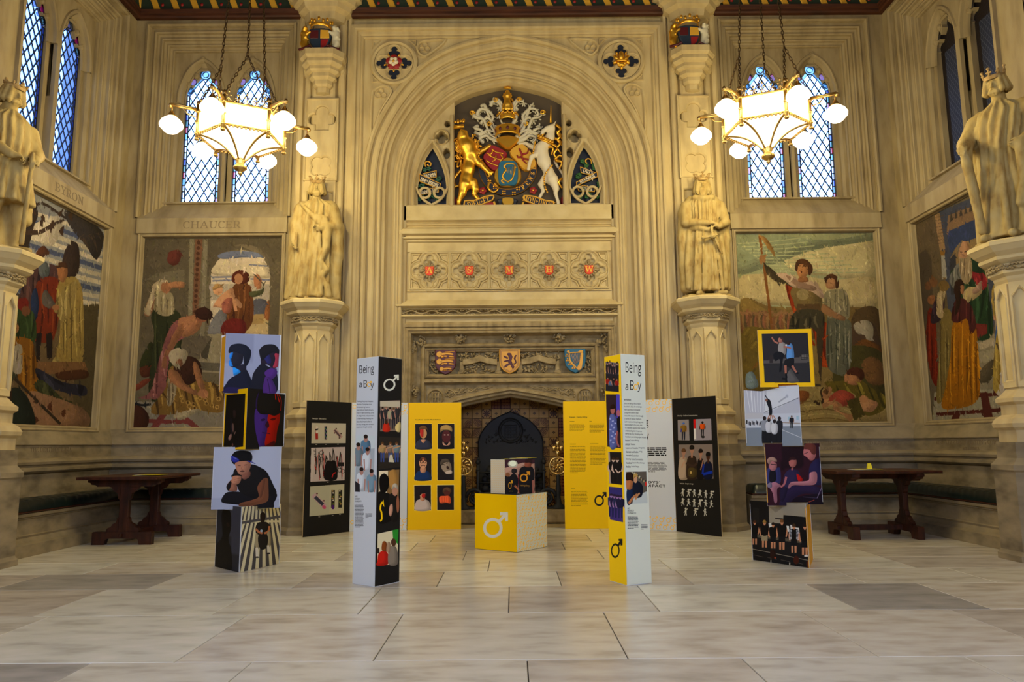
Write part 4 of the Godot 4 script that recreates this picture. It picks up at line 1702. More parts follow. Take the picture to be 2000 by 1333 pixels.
func grate(o: Node3D):
	var g := thing("fire_grate", "black iron fire basket with upright posts and dark coals before the fireback", "grate", Vector3(XC, 0.2, ZT - 0.45))
	var s := mesh()
	for sg in [-1.0,1.0]:
		for z in [.0,-.25]:
			rod(s, Vector3(sg * 0.52, 0.0, z), Vector3(sg * 0.52, 0.68, z), 0.022)
			ball(s, Vector3(sg * 0.52, 0.72, z), Vector3(.035,.04,.035), 10)
			ball(s, Vector3(sg * 0.52, 0.77, z), Vector3(.018,.025,.018), 8)
			ball(s, Vector3(sg * 0.52, 0.6, z), Vector3(.035,.015,.035), 10)
		for k in 3:
			rod(s, Vector3(sg * 0.52, 0.25 + k * 0.16, 0), Vector3(sg * 0.52, 0.25 + k * 0.16, -0.25), 0.012)
	put("post", s, M.iron, g, false)
	for k in 3:
		s = mesh()
		rod(s, Vector3(-0.55, 0.24 + k * 0.16, 0.0), Vector3(0.55, 0.24 + k * 0.16, 0.0), 0.014)
		put("bar", s, M.iron, g)
	s = mesh()
	box(s, Vector3(0,.2,-.13), Vector3(1.04,.03,.28))
	put("tray", s, M.iron, g)
	var r := RandomNumberGenerator.new()
	r.seed = 8
	s = mesh()
	for i in 60:
		ball(s, Vector3(r.randf_range(-0.46, 0.46), r.randf_range(0.25, 0.62), r.randf_range(-0.22, -0.03)), Vector3(r.randf_range(0.05, 0.09), r.randf_range(0.04, 0.07), 0.06), 6, Basis(Vector3(1,.4,.2).normalized(), r.randf() * 3))
	var c := put("coals", s, M.coal, g)
	c.set_meta("kind", "stuff")
	# dark scrolled firedogs below, gilt andirons at the sides
	for sg in [-1.0,1.0]:
		var d := thing("firedog", "black iron scrolled firedog at the %s end of the grate" % ("left" if sg < 0 else "right"), "firedog", Vector3(XC + sg * 0.56, 0.2, ZT - 0.33))
		s = mesh()
		var curl := PackedVector3Array()
		for i in 22:
			var a := i * 0.45
			var q := 0.14 - i * 0.005
			curl.append(Vector3(cos(a) * q * sg, 0.18 + sin(a) * q, i * 0.003))
		tube(s, curl, 0.03, 8, 0.018)
		tube(s, PackedVector3Array([Vector3(sg * 0.14, 0.18, 0), Vector3(sg * 0.17, 0.05, 0.03), Vector3(sg * 0.05, 0.02, 0.08), Vector3(-sg * 0.12, 0.03, 0.05)]), 0.035, 8, 0.02)
		put("scroll", s, M.iron, d)
		s = mesh()
		tube(s, PackedVector3Array([Vector3(-sg * 0.02, 0.06, 0.0), Vector3(sg * 0.05, 0.2, -0.05), Vector3(sg * 0.02, 0.33, -0.1)]), 0.04, 8, 0.02)
		put("stem", s, M.iron, d)
		andiron(sg)

func andiron(sg: float):
	var a := thing("andiron", "gilt andiron with a pierced wheel at the %s side of the hearth" % ("left" if sg < 0 else "right"), "andiron", Vector3(XC + sg * 0.735, 0.2, ZT - 0.3))
	var s := mesh()
	var ring := PackedVector3Array()
	for i in 28:
		ring.append(Vector3(cos(TAU * i / 28) * 0.13, 0.66 + sin(TAU * i / 28) * 0.13, 0))
	tube(s, ring, 0.018, 8, -1.0, true)
	put("wheel_rim", s, M.brass, a)
	s = mesh()
	for i in 9:
		var t := TAU * i / 9
		tube(s, PackedVector3Array([Vector3(0,.66,.01), Vector3(cos(t + 0.5) * 0.07, 0.66 + sin(t + 0.5) * 0.07, 0.02), Vector3(cos(t) * 0.125, 0.66 + sin(t) * 0.125, 0)]), 0.011, 6)
		ball(s, Vector3(cos(t + 0.3) * 0.09, 0.66 + sin(t + 0.3) * 0.09, 0.012), Vector3(.02,.02,.01), 6)
	ball(s, Vector3(0,.66,.015), Vector3(.03,.03,.02), 10)
	put("wheel_tracery", s, M.brass, a)
	s = mesh()
	for k in 4:
		var t := TAU * k / 4
		ball(s, Vector3(cos(t) * 0.055, 0.93 + sin(t) * 0.075, 0), Vector3(.035,.045,.02), 10)
	ball(s, Vector3(0,.93,.02), Vector3(.025,.03,.02), 8)
	rod(s, Vector3(0,.78,0), Vector3(0,1.08,0), 0.013, 8, 0.006)
	put("finial", s, M.brass, a)
	s = mesh()
	turned_body(s, P(".0 .0 .12 .0 .12 .04 .05 .08 .03 .2 .045 .3 .03 .4 .035 .5 .02 .53"), 14)
	put("stand", s, M.iron, a)

# ---------------------------------------------------------------- pedestals
func pedestal(at: Vector3, label: String):
	var o := thing("pedestal", label, "pedestal", at, 0.0, "")
	X = Transform3D(Basis(Vector3.UP, PI / 8), Vector3.ZERO)
	var k := 1.0 / cos(PI / 8)
	var part := func(called: String, prof: String, m: Material):
		var p := PackedVector2Array()
		for q in P(prof):
			p.append(Vector2(q.x * k, q.y))
		var s := mesh()
		lathe(s, p, 8, Vector3.ZERO, false)
		put(called, s, m, o)
	part.call("plinth", "0.44 0 0.44 0.06 0.41 0.1 0.41 0.88 0.43 0.9 0.43 0.95 0.4 0.98 0.37 1.02 0.37 1.18 0.0 1.18", M.stone_low)
	part.call("base", "0.34 1.15 0.34 1.3 0.38 1.33 0.39 1.37 0.36 1.42 0.3 1.46 0.3 1.56 0.34 1.59 0.34 1.63 0.3 1.66 0.265 1.7 0.25 1.72 0.0 1.72", M.stone)
	part.call("shaft", "0.24 1.7 0.24 2.9 0.0 2.9", M.stone_pale)
	part.call("capital", "0.24 2.84 0.255 2.87 0.26 2.9 0.3 2.93 0.3 2.95 0.3 3.03 0.34 3.05 0.37 3.07 0.375 3.1 0.36 3.11 0.41 3.15 0.45 3.2 0.46 3.21 0.46 3.25 0.43 3.27 0.0 3.27", M.stone_pale)
	X = Transform3D.IDENTITY
	# blind arches on the faces of the shaft
	for f in 8:
		X = Transform3D(Basis(Vector3.UP, TAU * f / 8), Vector3.ZERO)
		var s := mesh()
		var hole := rect2(-0.062, 1.82, 0.062, 2.66)
		for q in [[-.035,2.68], [.035,2.68], [.0,2.72]]:
			hole = Geometry2D.merge_polygons(hole, circle2(Vector2(q[0], q[1]), 0.036, -1.0, 12))[0]
		plate(s, rect2(-0.098, 1.74, 0.098, 2.82), [hole], 0.238, 0.262, 0.012)
		mould(s, P("-.075 1.8 -.075 2.68 0 2.79 .075 2.68 .075 1.8"), P(".008 0 0 .014 -.008 .004"), false, 0.258)
		put("blind_arch", s, M.stone_pale, o)
	X = Transform3D.IDENTITY
	var s := mesh()
	var r := RandomNumberGenerator.new()
	r.seed = 4
	for i in 110:
		var a := TAU * i / 110.0
		for j in 2:
			ball(s, Vector3(cos(a) * 0.325, 2.975 + j * 0.035 + r.randf_range(-0.012, 0.012), sin(a) * 0.325), Vector3(.02,.011,.017), 6, Basis(Vector3.UP, -a - PI / 2) * Basis(Vector3.BACK, r.randf_range(-1, 1)))
	put("leaf_band", s, M.stone_carved, o).set_meta("kind", "stuff")
	return o

func build_pedestals():
	pedestal(Vector3(-2.885,0,-10.72), "octagonal stone pedestal under the robed king left of the arch")
	pedestal(Vector3(2.835,0,-10.72), "octagonal stone pedestal under the king with sword right of the arch")
	pedestal(Vector3(-5.56,0,-7.72), "stone pedestal at the left side wall under the king in mail")
	pedestal(Vector3(5.44,0,-7.72), "stone pedestal at the right side wall under the robed king facing left")

# ---------------------------------------------------------------- painted and gilt heraldry
func v3(p: Vector2, z: float) -> Vector3:
	return Vector3(p.x, p.y, z)

func relief(called: String, m: Material, o: Node3D, shapes: Array, z: float, h: float, edge := 0.012) -> MeshInstance3D:
	var s := mesh()
	for q in shapes:
		pillow(s, spline2(q, 3, true), z, h, edge, 2)
	return put(called, s, m, o)

func curls(s: SurfaceTool, lines: Array, z: float, r0: float, r1: float, lift := 0.04):
	for l in lines:
		var p := spline2(l, 4)
		var q := PackedVector3Array()
		for i in p.size():
			q.append(v3(p[i], z + lift * sin(PI * i / (p.size() - 1.0))))
		tube(s, q, r0, 6, r1)
		ball(s, q[q.size() - 1], Vector3.ONE * r1 * 1.5, 6)

func limbs(f: Flesh, pts: PackedVector2Array, z0: float, z1: float, rads: Array, k := 0.02):
	var q := []
	for i in pts.size():
		q.append(v3(pts[i], lerpf(z0, z1, float(i) / maxi(1, pts.size() - 1))))
	f.limb(q, rads, k)

func build_heraldry():
	royal_arms()
	lancets()
	mantel_shields()
	roundel_badges()
	crest(Vector2(-2.913,7.195), "carved royal crest with gilt crown on the bracket over the robed king")
	crest(Vector2(2.758,7.222), "carved royal crest with gilt crown on the bracket over the king with sword")

func royal_arms():
	var o := thing("coat_of_arms", "large gilt and painted coat of arms with lion and unicorn under the arch point", "coat of arms", Vector3.ZERO)
	var z := ZT - 0.15
	# mantling: pale scrolling leaves with gilt tips
	var s := mesh()
	var right := [P("-.035 6.029 .129 6.179 .239 6.349 .204 6.483 .296 6.596 .405 6.615 .458 6.538 .403 6.481"), P(".02 6.066 .237 6.178 .311 6.329 .366 6.443 .475 6.48 .549 6.575"), P(".038 6.066 .273 6.14 .4 6.253 .491 6.29 .456 6.347"), P(".055 6.047 .236 6.102 .309 6.158 .417 6.12 .362 6.063"), P(".022 6.332 .095 6.483 .06 6.618 .116 6.732 .206 6.751 .242 6.693"), P(".129 6.217 .292 6.253 .399 6.177 .454 6.214"), P(".114 6.617 .061 6.694 .116 6.77 .189 6.808"), P(".203 6.387 .277 6.52 .333 6.673 .387 6.691"), P(".237 6.178 .346 6.215 .436 6.195 .49 6.233"), P(".166 6.292 .239 6.425 .312 6.463 .402 6.386")]
	var all := right.duplicate()
	for l in right:
		all.append(mirrored(l, (Vector2(-.039,7.255)).x))
	curls(s, all, z + 0.03, 0.036, 0.012, 0.06)
	for l in all:
		var p := spline2(l, 3)
		for i in range(2, p.size(), 2):
			var d := (p[i] - p[i - 1]).angle()
			for sg in [-1.0,1.0]:
				ball(s, v3(p[i] + Vector2(0, sg * 0.03).rotated(d), z + 0.04), Vector3(.03,.014,.016), 6, Basis(Vector3.BACK, d + sg * 0.7))
	put("mantling", s, M.silver, o)
	s = mesh()
	for q in [Vector2(-.62,6.547), Vector2(.531,6.547), Vector2(-.229,6.764), Vector2(.143,6.77), Vector2(-.34,6.354), Vector2(.257,6.349)]:
		var c := PackedVector3Array()
		for i in 9:
			c.append(v3(q + Vector2(cos(i * 0.9), sin(i * 0.9)) * (0.045 - i * 0.004), z + 0.08 + i * 0.004))
		tube(s, c, 0.016, 6)
	put("mantling_tip", s, M.gold, o)
	# shields of the three kingdoms
	var e := relief("shield", M.red, o, [P("-.287 6.012 -.054 5.878 -.127 5.729 -.271 5.561 -.45 5.788 -.359 5.937")], z, 0.08)
	relief("shield", M.gold_flat, o, [P("-.018 5.897 .199 6.027 .394 5.781 .393 5.631 .231 5.576 .106 5.708")], z, 0.08)
	relief("shield", M.gold, o, [P("-.054 5.803 .106 5.708 .176 5.483 .103 5.335 -.058 5.299 -.201 5.337 -.271 5.487 -.199 5.692")], z, 0.07)
	relief("shield", M.teal, o, [P("-.19 5.692 -.046 5.737 .106 5.689 .103 5.353 -.049 5.317 -.192 5.356")], z + 0.05, 0.05)
	s = mesh()
	curls(s, [P("-.305 5.937 -.234 5.88 -.126 5.86"), P("-.36 5.843 -.27 5.786 -.163 5.748"), P("-.396 5.75 -.324 5.693 -.217 5.654"), P("-.288 5.899 -.324 5.843 -.378 5.862"), P("-.234 5.823 -.252 5.748 -.288 5.73"), P("-.162 5.842 -.126 5.785 -.163 5.729")], z + 0.08, 0.014, 0.01, 0.01)
	put("shield_charge", s, M.gold, o)
	s = mesh()
	curls(s, [P(".144 5.933 .179 5.839 .197 5.745 .25 5.688"), P(".197 5.839 .27 5.857 .288 5.913"), P(".188 5.801 .125 5.783 .107 5.82"), P(".206 5.763 .286 5.744 .303 5.669")], z + 0.085, 0.018, 0.009, 0.01)
	put("shield_charge", s, M.red, o)
	s = mesh()
	curls(s, [P("-.109 5.635 -.055 5.681 .052 5.671 .079 5.614"), P("-.109 5.635 -.074 5.578 -.128 5.485 -.102 5.411 -.04 5.373"), P(".07 5.652 .06 5.54 .014 5.41 -.04 5.382"), P("-.093 5.429 -.147 5.392 -.111 5.355")], z + 0.1, 0.016, 0.012, 0.0)
	for i in 7:
		rod(s, v3(Vector2(-.074,5.616).lerp(Vector2(.052,5.633), i / 6.0), z + 0.1), v3(Vector2(-.089,5.541).lerp(Vector2(.033,5.484), i / 6.0), z + 0.1), 0.003, 4)
	put("shield_charge", s, M.gold, o)
	# garter
	s = mesh()
	var band := PackedVector2Array()
	var gc := Vector2(-.047,5.634)
	for i in 40:
		var a := deg_to_rad(lerpf(168, 372, i / 39.0))
		band.append(gc + Vector2(cos(a) * 0.42, sin(a) * 0.42))
	mould(s, band, P("-.055 0 -.05 .05 .05 .05 .055 0"), false, z)
	put("garter", s, M.blue, o)
	s = mesh()
	mould(s, band, P("-.056 .045 -.052 .06 -.044 .05"), false, z)
	mould(s, band, P(".044 .05 .052 .06 .056 .045"), false, z)
	for q in [Vector2(-.254,5.3), Vector2(-.112,5.216), Vector2(.048,5.196), Vector2(-.343,5.394), Vector2(.12,5.279)]:
		for d in [Vector2(.018,.018), Vector2(-.018,.018), Vector2(.018,-.018), Vector2(-.018,-.018)]:
			ball(s, v3(q + d, z + 0.055), Vector3(.017,.017,.012), 6)
	curls(s, [P("-.343 5.394 -.362 5.283 -.273 5.208 -.201 5.281 -.254 5.356")], z + 0.06, 0.02, 0.014, 0.02)
	relief("garter_pendant", M.gold, o, [P("-.131 5.114 .03 5.113 .047 5.02 -.052 4.947 -.14 5.022")], z, 0.1)
	put("garter_trim", s, M.gold, o)
	var word := "PENSE"
	for i in 5:
		var a := deg_to_rad(306.0 + i * 13.0)
		var l := put("garter_letter", text_shape(word[i], 0.085, "Droid Serif", 700, 0.012), M.gold_flat, o)
		l.transform = Transform3D(Basis(Vector3.BACK, a + PI / 2), v3(gc + Vector2(cos(a), sin(a)) * 0.42, z + 0.054))
	# helm and crowns
	relief("helm", M.gold, o, [P("-.232 6.125 -.043 6.18 .146 6.122 .109 6.028 -.045 5.916 -.197 6.03")], z, 0.11, 0.03)
	s = mesh()
	turned_body(s, PackedVector2Array([Vector2(.2,0), Vector2(.215,.01), Vector2(.21,.03), Vector2(.2,.05), Vector2(.215,.12), Vector2(.21,.15), Vector2(.0,.16)]), 20, v3(Vector2(-.043,6.142), z + 0.05))
	var cr := put("great_crown", s, M.gold, o)
	s = mesh()
	for i in 5:
		var a := PI * (i + 0.5) / 5.0
		ball(s, v3(Vector2(-.043,6.142), z + 0.05) + Vector3(cos(a) * 0.2, 0.085, sin(a) * 0.2), Vector3(.03,.034,.02), 8, Basis(Vector3.UP, PI / 2 - a))
	put("crown_cap", s, M.maroon, cr)
	s = mesh()
	turned_body(s, P(".13 0 .14 .02 .13 .05 .14 .07 .12 .09 .0 .1"), 16, v3(Vector2(-.041,6.427), z + 0.05))
	for i in 7:
		var a := PI * i / 6.0
		var q := v3(Vector2(-.041,6.427), z + 0.05) + Vector3(cos(a) * 0.15, 0.09, sin(a) * 0.12)
		for d in [Vector3(0,.03,0), Vector3(-.022,.005,0), Vector3(.022,.005,0)]:
			ball(s, q + d, Vector3(.02,.024,.016), 6)
	put("crest_crown", s, M.gold, o)
	# small lion on top
	var f := Flesh.new()
	limbs(f, P("-.04 6.618 -.043 6.695 -.047 6.791"), z + 0.06, z + 0.08, [.075,.07,.055])
	limbs(f, P("-.044 6.839 -.043 6.887"), z + 0.1, z + 0.11, [.05,.04])
	limbs(f, P("-.094 6.676 -.112 6.6"), z + 0.1, z + 0.12, [.03,.026])
	limbs(f, P(".01 6.675 .027 6.599"), z + 0.1, z + 0.12, [.03,.026])
	limbs(f, P(".024 6.675 .061 6.752 .025 6.81"), z + 0.03, z + 0.03, [.014,.014,.02])
	for i in 10:
		f.orb(v3(Vector2(-.044,6.839) + Vector2(cos(i * 0.63), sin(i * 0.63)) * 0.06, z + 0.08), 0.022, 0.008)
	put("crest_lion", f.build(0.009, v3(Vector2(-.158,6.581), z - 0.05), v3(Vector2(.081,6.983), z + 0.2)), M.gold, o)
	s = mesh()
	for i in 5:
		ball(s, v3(Vector2(-.092,6.984).lerp(Vector2(.008,6.983), i / 4.0), z + 0.11), Vector3(.014,.03,.014), 6)
	rod(s, v3(Vector2(-.101,6.965), z + 0.11), v3(Vector2(.017,6.964), z + 0.11), 0.018, 6)
	put("small_crown", s, M.gold, o)
	# the lion
	f = Flesh.new()
	limbs(f, P("-.647 5.808 -.683 5.602 -.719 5.434 -.728 5.341"), z + 0.07, z + 0.07, [.105,.1,.095,.105], 0.04)
	limbs(f, P("-.746 5.342 -.772 5.193 -.834 5.064 -.834 4.963 -.763 4.938"), z + 0.1, z + 0.1, [.085,.06,.034,.032,.04])
	limbs(f, P("-.612 5.378 -.567 5.266 -.594 5.192 -.532 5.117"), z + 0.05, z + 0.05, [.085,.06,.035,.035])
	limbs(f, P("-.611 5.789 -.486 5.675 -.396 5.581 -.334 5.515"), z + 0.1, z + 0.12, [.075,.055,.04,.042])
	limbs(f, P("-.539 5.882 -.431 5.938 -.341 5.994"), z + 0.03, z + 0.05, [.06,.04,.036])
	for q in [Vector2(-.352,5.459), Vector2(-.316,5.487), Vector2(-.289,5.524), Vector2(-.79,4.917), Vector2(-.745,4.916)]:
		f.orb(v3(q, z + 0.13), 0.02, 0.006)
	limbs(f, P("-.647 5.846 -.701 5.978 -.764 6.092"), z + 0.09, z + 0.12, [.13,.13,.1], 0.04)
	f.orb(v3(Vector2(-.764,6.149), z + 0.15), 0.085, 0.03)
	limbs(f, P("-.746 6.129 -.783 6.187"), z + 0.2, z + 0.21, [.035,.03])
	limbs(f, P("-.734 6.101 -.705 6.035"), z + 0.19, z + 0.19, [.05,.032])
	f.orb(v3(Vector2(-.792,6.187), z + 0.19), 0.014, 0.01)
	f.orb(v3(Vector2(-.705,6.195), z + 0.19), 0.014, 0.01)
	limbs(f, P("-.764 5.36 -.898 5.324 -.925 5.436 -.862 5.529 -.791 5.622 -.809 5.772 -.863 5.847"), z + 0.03, z + 0.04, [.022,.022,.022,.022,.022,.024,.03])
	var lion := put("lion", f.build(0.011, v3(Vector2(-.985,4.881), z - 0.08), v3(Vector2(-.232,6.296), z + 0.26)), M.gold, o)
	s = mesh()
	var r := RandomNumberGenerator.new()
	r.seed = 9
	for i in 110:
		var t := r.randf()
		var q := (Vector2(-.746,6.129)).lerp(Vector2(-.656,5.808), t) + Vector2(r.randf_range(-0.18, 0.2), r.randf_range(-0.08, 0.08))
		var c := PackedVector3Array()
		var a := r.randf() * TAU
		for k in 6:
			c.append(v3(q + Vector2(cos(a + k), sin(a + k)) * 0.026 + Vector2(.004,-.014) * k, z + 0.11 + 0.05 * r.randf()))
		tube(s, c, 0.015, 5, 0.008)
	for q in [P("-.863 5.847 -.917 5.81 -.899 5.735 -.845 5.753"), P("-.863 5.847 -.827 5.922 -.881 5.942"), P("-.845 5.772 -.862 5.641 -.818 5.678")]:
		curls(s, [q], z + 0.05, 0.02, 0.008, 0.01)
	put("mane", s, M.gold, lion)
	s = mesh()
	ball(s, v3(Vector2(-.716,6.069), z + 0.2), Vector3(.035,.04,.02), 8)
	put("tongue", s, M.red, lion)
	s = mesh()
	rod(s, v3(Vector2(-.927,6.273), z + 0.15), v3(Vector2(-.747,6.3), z + 0.15), 0.035, 8)
	for i in 5:
		ball(s, v3((Vector2(-.933,6.359)).lerp(Vector2(-.752,6.386), i / 4.0), z + 0.16), Vector3(0.026, 0.045 if i % 2 == 0 else 0.025, 0.02), 6)
	put("lion_crown", s, M.gold, lion)
	# the unicorn
	f = Flesh.new()
	limbs(f, P(".495 5.93 .537 5.723 .607 5.554 .658 5.423"), z + 0.08, z + 0.07, [.105,.1,.075,.1], 0.04)
	limbs(f, P(".541 5.986 .642 6.118 .671 6.25"), z + 0.08, z + 0.1, [.095,.07,.055], 0.03)
	limbs(f, P(".671 6.279 .599 6.251 .535 6.213 .517 6.176"), z + 0.11, z + 0.14, [.055,.045,.032,.03])
	limbs(f, P(".708 6.326 .746 6.392"), z + 0.12, z + 0.12, [.018,.006])
	limbs(f, P(".458 5.865 .341 5.781 .303 5.669 .288 5.575"), z + 0.1, z + 0.12, [.06,.036,.025,.028])
	limbs(f, P(".432 5.95 .307 6.007 .254 6.045 .154 6.027"), z + 0.02, z + 0.04, [.055,.034,.026,.026])
	limbs(f, P(".676 5.404 .727 5.255 .717 5.181 .756 5.033 .767 4.968"), z + 0.09, z + 0.09, [.09,.05,.03,.024,.03])
	limbs(f, P(".56 5.442 .479 5.35 .522 5.238 .467 5.137"), z + 0.04, z + 0.04, [.07,.04,.026,.026])
	limbs(f, P(".73 5.422 .837 5.403 .848 5.515 .752 5.665 .717 5.74"), z + 0.03, z + 0.03, [.024,.022,.02,.02,.022])
	var uni := put("unicorn", f.build(0.011, v3(Vector2(.099,4.909), z - 0.08), v3(Vector2(.909,6.438), z + 0.26)), M.white_paint, o)
	s = mesh()
	rod(s, v3(Vector2(.655,6.355), z + 0.13), v3(Vector2(.663,6.651), z + 0.13), 0.018, 8, 0.005)
	for i in 9:
		ball(s, v3((Vector2(.655,6.364)).lerp(Vector2(.662,6.622), i / 8.0), z + 0.13), Vector3(0.021 - i * 0.0016, 0.006, 0.021 - i * 0.0016), 8)
	put("horn", s, M.gold, uni)
	s = mesh()
	curls(s, [P(".744 6.326 .815 6.249 .76 6.174 .831 6.097"), P(".752 6.212 .814 6.135 .758 6.06 .829 5.984"), P(".723 6.098 .812 6.022 .756 5.928 .809 5.852"), P(".667 6.004 .756 5.928 .701 5.834 .735 5.759"), P(".594 5.948 .684 5.929 .665 5.835"), P(".717 5.74 .79 5.796 .843 5.758"), P(".726 5.721 .824 5.683 .786 5.59"), P(".819 5.422 .764 5.348 .817 5.273"), P(".535 6.176 .498 6.119")], z + 0.1, 0.026, 0.012, 0.03)
	put("mane", s, M.gold, uni)
	s = mesh()
	for i in 7:
		ball(s, v3((Vector2(.453,6.11)).lerp(Vector2(.676,6.004), i / 6.0), z + 0.19), Vector3(.026,.032,.02), 6)
	rod(s, v3(Vector2(.443,6.082), z + 0.17), v3(Vector2(.667,5.976), z + 0.17), 0.02, 8)
	put("collar", s, M.gold, uni)
	s = mesh()
	for l in [P(".397 6.006 .378 5.912 .359 5.8"), P(".661 5.61 .57 5.498 .533 5.387 .549 5.257 .592 5.145")]:
		var q := spline2(l, 3)
		for i in q.size() - 1:
			ball(s, v3(q[i], z + 0.18), Vector3(.026,.015,.012), 6, Basis(Vector3.BACK, (q[i + 1] - q[i]).angle()))
	put("chain", s, M.gold, uni)
	# roses, ribbons with the motto, red scroll ends
	for c in [Vector2(-.451,5.246), Vector2(.361,5.243)]:
		s = mesh()
		for i in 5:
			ball(s, v3(c + Vector2(cos(i * TAU / 5), sin(i * TAU / 5)) * 0.035, z + 0.05), Vector3(.032,.032,.016), 8)
		var rose := put("rose", s, M.red, o)
		s = mesh()
		ball(s, v3(c, z + 0.065), Vector3(.02,.02,.014), 8)
		put("rose_eye", s, M.gold, rose)
	s = mesh()
	var rs := mesh()
	for q in [P("-.745 5.073 -.594 5.081 -.416 5.144 -.273 5.161 -.291 5.078 -.416 5.024 -.576 4.961 -.736 4.953"), P(".209 5.157 .387 5.137 .564 5.071 .688 5.052 .669 4.951 .509 4.952 .332 5.018 .208 5.074")]:
		ext(s, spline2(q, 2, true), z, z + 0.07, 0.006)
		mould(rs, turned(spline2(q, 2, true), true), P("-.005 .06 0 .085 .014 .085 .02 .07"), true, z)
	curls(rs, [P("-.273 5.06 -.256 4.967 -.345 4.95 -.434 4.96"), P(".198 5.047 .189 4.964 .278 4.945 .367 4.953")], z + 0.05, 0.02, 0.014, 0.0)
	put("motto_ribbon", s, M.blue, o)
	put("ribbon_edge", rs, M.gold_flat, o)
	for q in [["DIEU+ET", Vector2(-.519,5.04), 0.28], ["MON+DROIT", Vector2(.448,5.045), -0.22]]:
		var t := put("motto_letters", text_shape(q[0], 0.105, "Droid Serif", 700, 0.012), M.gold_flat, o)
		t.transform = Transform3D(Basis(Vector3.BACK, q[2]) * Basis.from_scale(Vector3(.78,1.1,1)), v3(q[1], z + 0.074))
	relief("scroll_end", M.red, o, [P("-.965 5.139 -.879 5.139 -.896 4.945 -.959 4.946"), P(".805 5.125 .886 5.124 .873 4.93 .82 4.931"), P("-.452 5.024 -.291 5.06 -.274 4.968 -.416 4.947"), P(".189 5.019 .35 5.027 .349 4.953 .206 4.945")], z, 0.06)
	s = mesh()
	for c in [Vector2(-.166,5.096), Vector2(.056,5.094)]:
		turned_body(s, P(".03 -.13 .035 -.06 .06 -.03 .05 .0"), 10, v3(c, z + 0.04))
	put("scroll_socket", s, M.blue, o)

func lancets():
	for k in 2:
		var o := thing("painted_badge", ["painted thistle badge with lettered ribbon in the lancet beside the gilt lion", "painted shamrock badge with lettered ribbon in the lancet beside the unicorn"][k], "badge", Vector3.ZERO)
		var z := ZT - 0.15
		var bands: Array = [[P("-1.419 5.537 -1.197 5.587 -1.196 5.471 -1.406 5.447"), P("-1.475 5.525 -1.122 5.355 -1.146 5.266 -1.467 5.396"), P("-1.478 5.281 -1.158 5.291 -1.158 5.227 -1.441 5.179")], [P("1.123 5.632 1.38 5.527 1.378 5.463 1.133 5.529"), P("1.05 5.363 1.393 5.54 1.403 5.45 1.054 5.299"), P("1.072 5.273 1.166 5.323 1.362 5.27 1.348 5.207 1.09 5.222")]][k]
		var s := mesh()
		var tr := mesh()
		for i in 3:
			ext(s, bands[i], z, z + 0.06 + (0.03 if i == 1 else 0.0), 0.004)
			mould(tr, turned(bands[i], true), P("-.003 .05 0 .07 .006 .07 .01 .06"), true, z + (0.03 if i == 1 else 0.0))
		curls(tr, [[P("-1.371 5.653 -1.384 5.718 -1.334 5.743 -1.284 5.704 -1.309 5.659 -1.34 5.685")][0] if k == 0 else P("1.309 5.682 1.299 5.747 1.249 5.767 1.212 5.735 1.229 5.689")], z + 0.06, 0.012, 0.01, 0.0)
		put("ribbon", s, M.blue, o)
		put("ribbon_edge", tr, M.gold_flat, o)
		var words: Array = [[["lacess", Vector2(-1.302,5.508), 0.2], ["me+impu", Vector2(-1.304,5.382), -0.42], ["nem+luc", Vector2(-1.303,5.235), 0.08]], [["Qui's", Vector2(1.251,5.551), -0.35], ["us+Sepa", Vector2(1.229,5.415), 0.46], ["rabit", Vector2(1.232,5.265), -0.1]]][k]
		for i in 3:
			var t := put("ribbon_letters", text_shape(words[i][0], 0.105, "Droid Serif", 700, 0.01), M.white_paint, o)
			t.transform = Transform3D(Basis(Vector3.BACK, words[i][2]) * Basis.from_scale(Vector3(.62,1.0,1)), v3(words[i][1], z + 0.065 + (0.03 if i == 1 else 0.0)))
		s = mesh()
		var at: Array = [[Vector2(-1.433,5.673), Vector2(-1.383,5.602), Vector2(-1.321,5.62), Vector2(-1.147,5.458), Vector2(-1.171,5.433), Vector2(-1.454,5.332), Vector2(-1.417,5.345), Vector2(-1.244,5.203), Vector2(-1.465,5.109), Vector2(-1.416,5.14), Vector2(-1.33,5.139), Vector2(-1.194,5.138), Vector2(-1.17,5.106), Vector2(-1.256,5.164)], [Vector2(1.162,5.722), Vector2(1.346,5.656), Vector2(1.357,5.605), Vector2(1.222,5.657), Vector2(1.082,5.465), Vector2(1.101,5.491), Vector2(1.425,5.347), Vector2(1.462,5.359), Vector2(1.43,5.308), Vector2(1.158,5.247), Vector2(1.113,5.132), Vector2(1.383,5.13), Vector2(1.249,5.169), Vector2(1.223,5.131)]][k]
		for q in at:
			for j in 5:
				var a := j * TAU / 5
				ball(s, v3(q + Vector2(cos(a), sin(a)) * 0.022, z + 0.06), Vector3(0.026, 0.015 if k == 0 else 0.022, 0.014), 6, Basis(Vector3.BACK, a))
		put("leaf_spray", s, M.green if k == 0 else M.leaf, o)
		s = mesh()
		turned_body(s, P(".03 -.07 .04 .02 .06 .05 .05 .055"), 10, v3(Vector2(-1.316,5.012) if k == 0 else Vector2(1.239,5.029), z + 0.05))
		put("socket", s, M.blue, o)
		if k == 0:
			s = mesh()
			ball(s, v3(Vector2(-1.528,5.307), z + 0.07), Vector3(.035,.05,.03), 8)
			put("thistle_flower", s, std(K(.62,.36,.33), 0.6), o)

